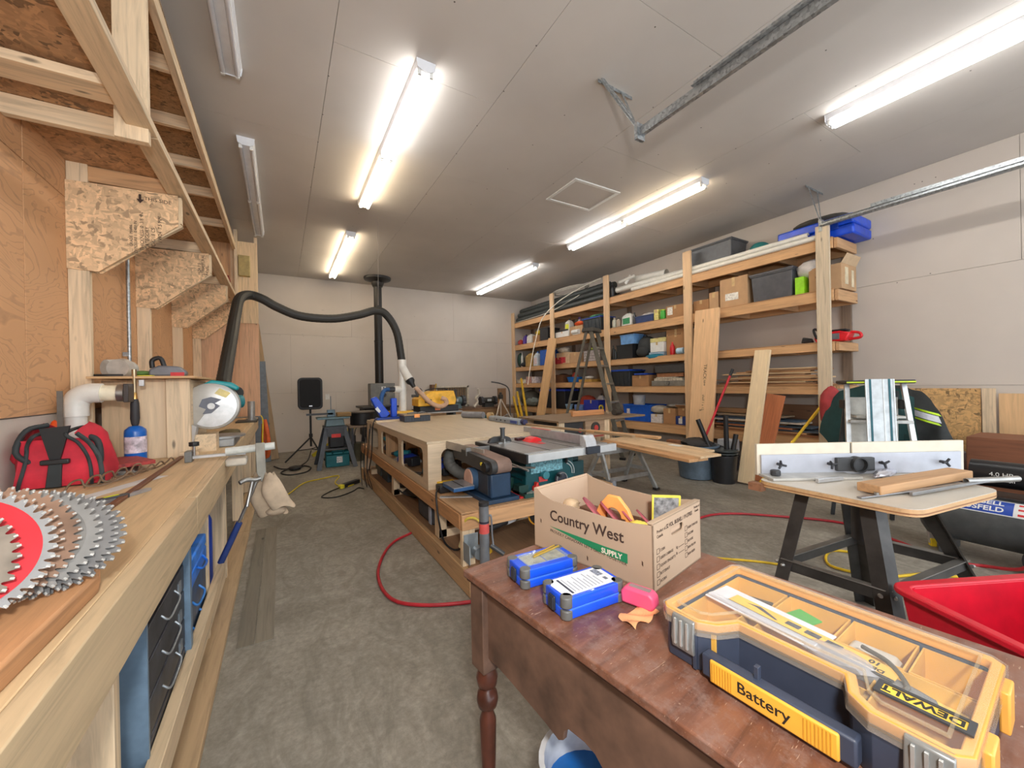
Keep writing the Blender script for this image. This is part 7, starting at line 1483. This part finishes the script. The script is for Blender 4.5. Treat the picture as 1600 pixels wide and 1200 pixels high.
# ---- two blue cases
def bluecase(label, c, rz, lab):
    t = thing('blue_parts_case', label, 'case', (c[0], c[1], .7505), rz, 'small blue tool cases on the desk'); a, b_ = .095, .054
    BB = P((24, 84, 226), .35, var=.05, coat=.3)
    def oct_(e, k=.018): return [(a-e, b_-k), (a-k, b_-e), (-a+k, b_-e), (-a+e, b_-k), (-a+e, -b_+k), (-a+k, -b_+e), (a-k, -b_+e), (a-e, -b_+k)]
    part('case_base', G().prism(oct_(0), .002, .026, 'xy'), BB, t, bev=.003); part('case_lid', G().prism(oct_(0), .0275, .055, 'xy'), BB, t, bev=.003)
    part('seam', G().prism(oct_(.001), .0255, .028, 'xy'), P((70, 130, 230), .4), t)
    for sx in (-1, 1):
        for sy in (-1, 1):
            part('corner_bumper', G().cyl((sx*(a-.014), sy*(b_-.014), .001), (sx*(a-.014), sy*(b_-.014), .0245), .0165, n=12).cyl((sx*(a-.014), sy*(b_-.014), .029), (sx*(a-.014), sy*(b_-.014), .056), .0165, n=12), P((98, 98, 96), .45), t, bev=.003, smooth=40)
    part('latch', G().b(-a-.006, -.013, .008, -a+.001, .013, .045), P((38, 42, 52), .45), t, bev=.003)
    for k in range(4): part('latch_rib', G().b(-a-.0085, -.010+.0055*k, .012, -a-.005, -.0075+.0055*k, .042), P((52, 56, 64), .4), t)
    if lab:
        pp = part('paper_label', G().prism([(-.085, -.035), (-.07, -.044), (.075, -.044), (.083, -.03), (.083, .03), (.07, .043), (-.07, .043), (-.078, .03), (-.088, .02)], .0553, .056, 'xy'), P((228, 232, 238), .5, var=.02), t)
        part('dark_line', G().b(-.062, -.040, .0561, -.056, .034, .0564), P((50, 56, 76), .6), pp)
        for k in range(9): part('fine_print_line', G().b(-.05+.011*k, -.036, .0561, -.0475+.011*k, .03-.012*(k % 3), .0563), P((150, 156, 168), .6), pp)
        part('barcode', G().b(.05, .0, .0561, .07, .034, .0563), P((120, 126, 140), .6, var=.5, scale=160), pp); part('barcode', G().b(.056, -.026, .0561, .066, -.012, .0563), P((110, 116, 130), .6), pp)
    else:
        w_ = part('clear_window', G().prism([(-.07, -.035), (.07, -.035), (.075, -.03), (.075, .03), (.07, .038), (-.06, .038), (-.07, .03)], .0553, .0575, 'xy'), glassy((170, 190, 210), .35), t)
        part('insert_card', G().b(-.065, -.03, .0552, -.005, .03, .0556).b(.0, -.03, .0552, .065, .03, .0556), P((176, 166, 130), .6, var=.2, scale=40), t)
        part('drill_bit', G().cyl((-.03, .0, .061), (.08, .03, .061), .003, n=8).cyl((-.02, .012, .061), (.07, .04, .061), .0025, n=8), P((226, 190, 90), .3, .6), t, smooth=40)
    return t
bluecase('small blue case with a clear lid and drill bits on top', (.675, .985), -.06, 0)
bluecase('small blue case with a white paper label on its lid', (.682, .808), -.05, 1)

tm = thing('tape_measure', 'bright pink rubber tape measure lying on its side on the desk', 'tape measure', (.79, .71, .755), rz=-1.25)
part('measure_body', G().prism([(-.045, 0), (.035, 0), (.045, .012), (.042, .034), (.03, .044), (-.035, .044), (-.047, .03)], -.018, .018, 'xz'), P((240, 90, 130), .45, var=.03), tm, bev=.006)
part('side_plate', G().b(-.028, -.008, .0441, .028, .008, .0446), P((150, 130, 130), .5), tm, bev=0)
part('tape_hook', G().b(-.053, -.009, .008, -.046, .009, .02), STEEL, tm)
one('orange_paper', G().grid(lambda u, v: (-.05+.1*u, -.028+.05*v+.006*math.sin(9*u), .0015+.008*abs(math.sin(7*u+4*v))), 16, 8), P((236, 170, 118), .7), 'crumpled orange paper under the pink tape measure', 'paper', (.752, .682, .7505), rz=.1, w=0, smooth=70)

# ---- yellow and navy parts organiser
og = thing('parts_organiser', 'large yellow and navy parts organiser with a clear lid on the desk', 'organiser', (.70, .575, .7505)); og.matrix_world = frame((.70, .575, .7505), (.06, -.998, 0), (.998, .06, 0))
def offset(ps, d):
    o = []; n = len(ps)
    for i in range(n):
        p0, p1, p2 = Vector(ps[i-1]), Vector(ps[i]), Vector(ps[(i+1) % n]); a1 = (p1-p0).normalized(); a2 = (p2-p1).normalized()
        n1, n2 = Vector((-a1.y, a1.x)), Vector((-a2.y, a2.x)); m = (n1+n2).normalized(); o.append(tuple(p1+m*d/max(.35, m.dot(n1))))
    return o
OUT = [(0, .016), (.016, 0), (.085, 0), (.115, .022), (.135, .062), (.30, .062), (.315, .022), (.345, 0), (.43, 0), (.446, .016), (.446, .30), (.43, .316), (.016, .316), (0, .30)]
NV = P((58, 66, 84), .45, var=.05); YL = P((232, 168, 76), .4, var=.04); CLR = glassy((236, 238, 236), .07, .06)
part('body_shell', G().ring(offset(OUT, .006), offset(OUT, .012), .002, .082), NV, og, bev=.001)
part('body_floor', G().prism(offset(OUT, .012), .002, .006, 'xy'), NV, og)
part('yellow_rim', G().ring(offset(OUT, .001), offset(OUT, .016), .084, .100), YL, og, bev=.002)
part('clear_skirt', G().ring(offset(OUT, -.002), offset(OUT, .0005), .074, .101), glassy((200, 190, 176), .22, .1), og)
part('clear_lid', G().prism(offset(OUT, .004), .101, .105, 'xy'), CLR, og, bev=.001)
part('lid_rib', G().ring(offset(OUT, .024), offset(OUT, .028), .105, .109), glassy((206, 190, 160), .3, .1), og)
part('inner_seam', G().ring(offset(OUT, .0005), offset(OUT, .003), .081, .084), P((120, 96, 70), .5), og)
YB_ = P((226, 174, 78), .5, var=.04)
for (x0, y0, x1, y1) in ((.02, .02, .11, .15), (.02, .155, .13, .295), (.135, .19, .245, .295), (.25, .19, .345, .295), (.35, .19, .43, .295), (.33, .02, .43, .105), (.33, .11, .43, .185), (.14, .08, .325, .185)):
    part('yellow_bin', G().tray(x0, y0, .008, x1, y1, .080, .0025, .0), YB_, og)
for x in (.02, .37):
    l = part('latch', G().prism([(-.005, .03), (-.009, .05), (-.004, .095), (.006, .101), (.006, .03)], x+.012, x+.06, 'yz'), P((150, 154, 154), .3, .5), og, bev=.002)
    for k in range(3): part('latch_rib', G().b(x+.02+.013*k, -.011, .04, x+.024+.013*k, -.006, .092), P((206, 210, 210), .25, .6), l)
for x in (.0, .115): part('body_rib', G().b(x+.075, -.001, .004, x+.083, .01, .076), NV, og, bev=.001)
hd = part('handle_bar', G().b(.10, -.012, .012, .335, .012, .055), NV, og, bev=.004)
yg = part('handle_grip', G().b(.118, -.016, .010, .315, -.006, .052), P((240, 180, 66), .5, var=.03), og, bev=.003)
for k in range(16):
    x_ = .123+.005*k if k < 8 else .270+.005*(k-8)
    part('grip_rib', G().b(x_, -.0172, .014, x_+.0015, -.0155, .048), P((216, 156, 50), .5), yg)
txt('hand_lettering', 'Battery', .027, P((40, 34, 30), .6), og, (.168, -.0165, .024), (1, 0, 0), (.08, 0, 1), .0003, bold=.0002, shx=1.05)
for y_ in (.05, .22): part('end_hinge', G().b(.444, y_, .03, .456, y_+.05, .095), YL, og, bev=.003)
BLKT = P((34, 34, 34), .5)
# lid name strip
part('name_strip', G().b(.345, .055, .1052, .432, .078, .1062), P((240, 196, 70), .4), og); part('name_frame', G().ring([(.338, .049), (.439, .049), (.439, .084), (.338, .084)], [(.345, .055), (.432, .055), (.432, .078), (.345, .078)], .105, .108), DGR, og)
txt('name_lettering', 'DEWALT', .0205, BLKT, og, (.430, .0755, .1064), (-1, 0, 0), (0, -1, 0), .0003, bold=.0006, shx=1.06)
def inorg(name, g, mat, label, cat, **k):
    M_ = og.matrix_world; g.V = [tuple(M_ @ Vector(v)) for v in g.V]; return one(name, g, mat, label, cat, tuple(M_ @ Vector((.2, .15, .01))), **k)
bp2 = thing('blade_packet', 'yellow and white packet of reciprocating saw blades inside the organiser', 'packet', tuple(og.matrix_world @ Vector((.2, .15, .05)))); bp2.matrix_world = og.matrix_world @ Matrix.Translation((.05, .175, .086)) @ Matrix.Rotation(-.10, 4, 'Z')
part('white_backing', G().b(-.02, -.045, 0, .20, .035, .003), P((226, 226, 232), .4), bp2, bev=.001)
part('yellow_card', G().b(.02, -.02, .0032, .30, .014, .0045), P((240, 186, 76), .45), bp2)
part('black_band', G().b(.02, -.026, .0032, .30, -.0195, .0047), BLKT, bp2)
part('blister', G().b(-.015, -.042, .003, .198, -.027, .009), glassy((236, 236, 240), .45, .1), bp2, bev=.002)
for k in range(3): part('picture_panel', G().b(.13+.034*k, -.008, .0046, .155+.034*k, .006, .005), P((60, 62, 70), .5, var=.5, scale=90), bp2)
part('blade_picture', G().prism([(.05, .0), (.075, .008), (.10, -.002), (.118, -.01), (.115, -.013), (.09, -.006), (.07, .0)], .0046, .005, 'xy'), P((70, 66, 80), .4), bp2)
txt('packet_lettering', '10', .016, BLKT, bp2, (.275, .010, .0047), (-1, 0, 0), (0, -1, 0), .0003, bold=.0005); txt('packet_lettering', 'DEWALT', .013, BLKT, bp2, (.285, -.008, .0047), (-1, 0, 0), (0, -1, 0), .0003, bold=.0004)
inorg('bit_holder', G().prism([(.26, .012), (.33, .012), (.335, .06), (.325, .07), (.265, .07), (.258, .06)], .215, .245, 'xz'), P((196, 190, 180), .4), 'pale grey bit holder in a rear bin of the organiser', 'bit holder', bev=.004)
inorg('green_card', G().prism([(.16, .21), (.205, .20), (.215, .235), (.17, .25)], .080, .083, 'xy'), P((70, 170, 60), .5), 'green plastic card in a rear bin of the organiser', 'card')
inorg('black_strip', G().prism([(.07, .20), (.13, .215), (.128, .228), (.068, .212)], .081, .084, 'xy'), P((70, 60, 50), .5, var=.4, scale=60), 'small dark label strip lying beside the blade packet in the organiser', 'strip')
inorg('yellow_sheet', G().prism([(.35, .12), (.415, .115), (.42, .18), (.36, .185)], .05, .056, 'xy'), P((236, 216, 110), .5), 'pale yellow folded sheet in a front bin of the organiser', 'paper', bev=.001)
inorg('clear_pouch', G().ell((.27, .13, .086), (.06, .03, .01), 14, 8, .3, 9), glassy((206, 206, 210), .5, .15), 'clear plastic pouch over the middle bin of the organiser', 'pouch', smooth=40)
inorg('tan_clip', G().tube([(.29, .19, .09), (.33, .17, .092), (.36, .13, .09), (.36, .11, .088)], .004), P((96, 92, 84), .4, .5), 'thin dark steel blades lying across the organiser bins', 'blades', smooth=60)
inorg('grey_tool', G().ell((.33, .135, .075), (.07, .018, .012), 14, 8, .25, 4), P((130, 130, 130), .4, .3), 'grey metal tool in the bin beside the name strip of the organiser', 'tool', smooth=60)
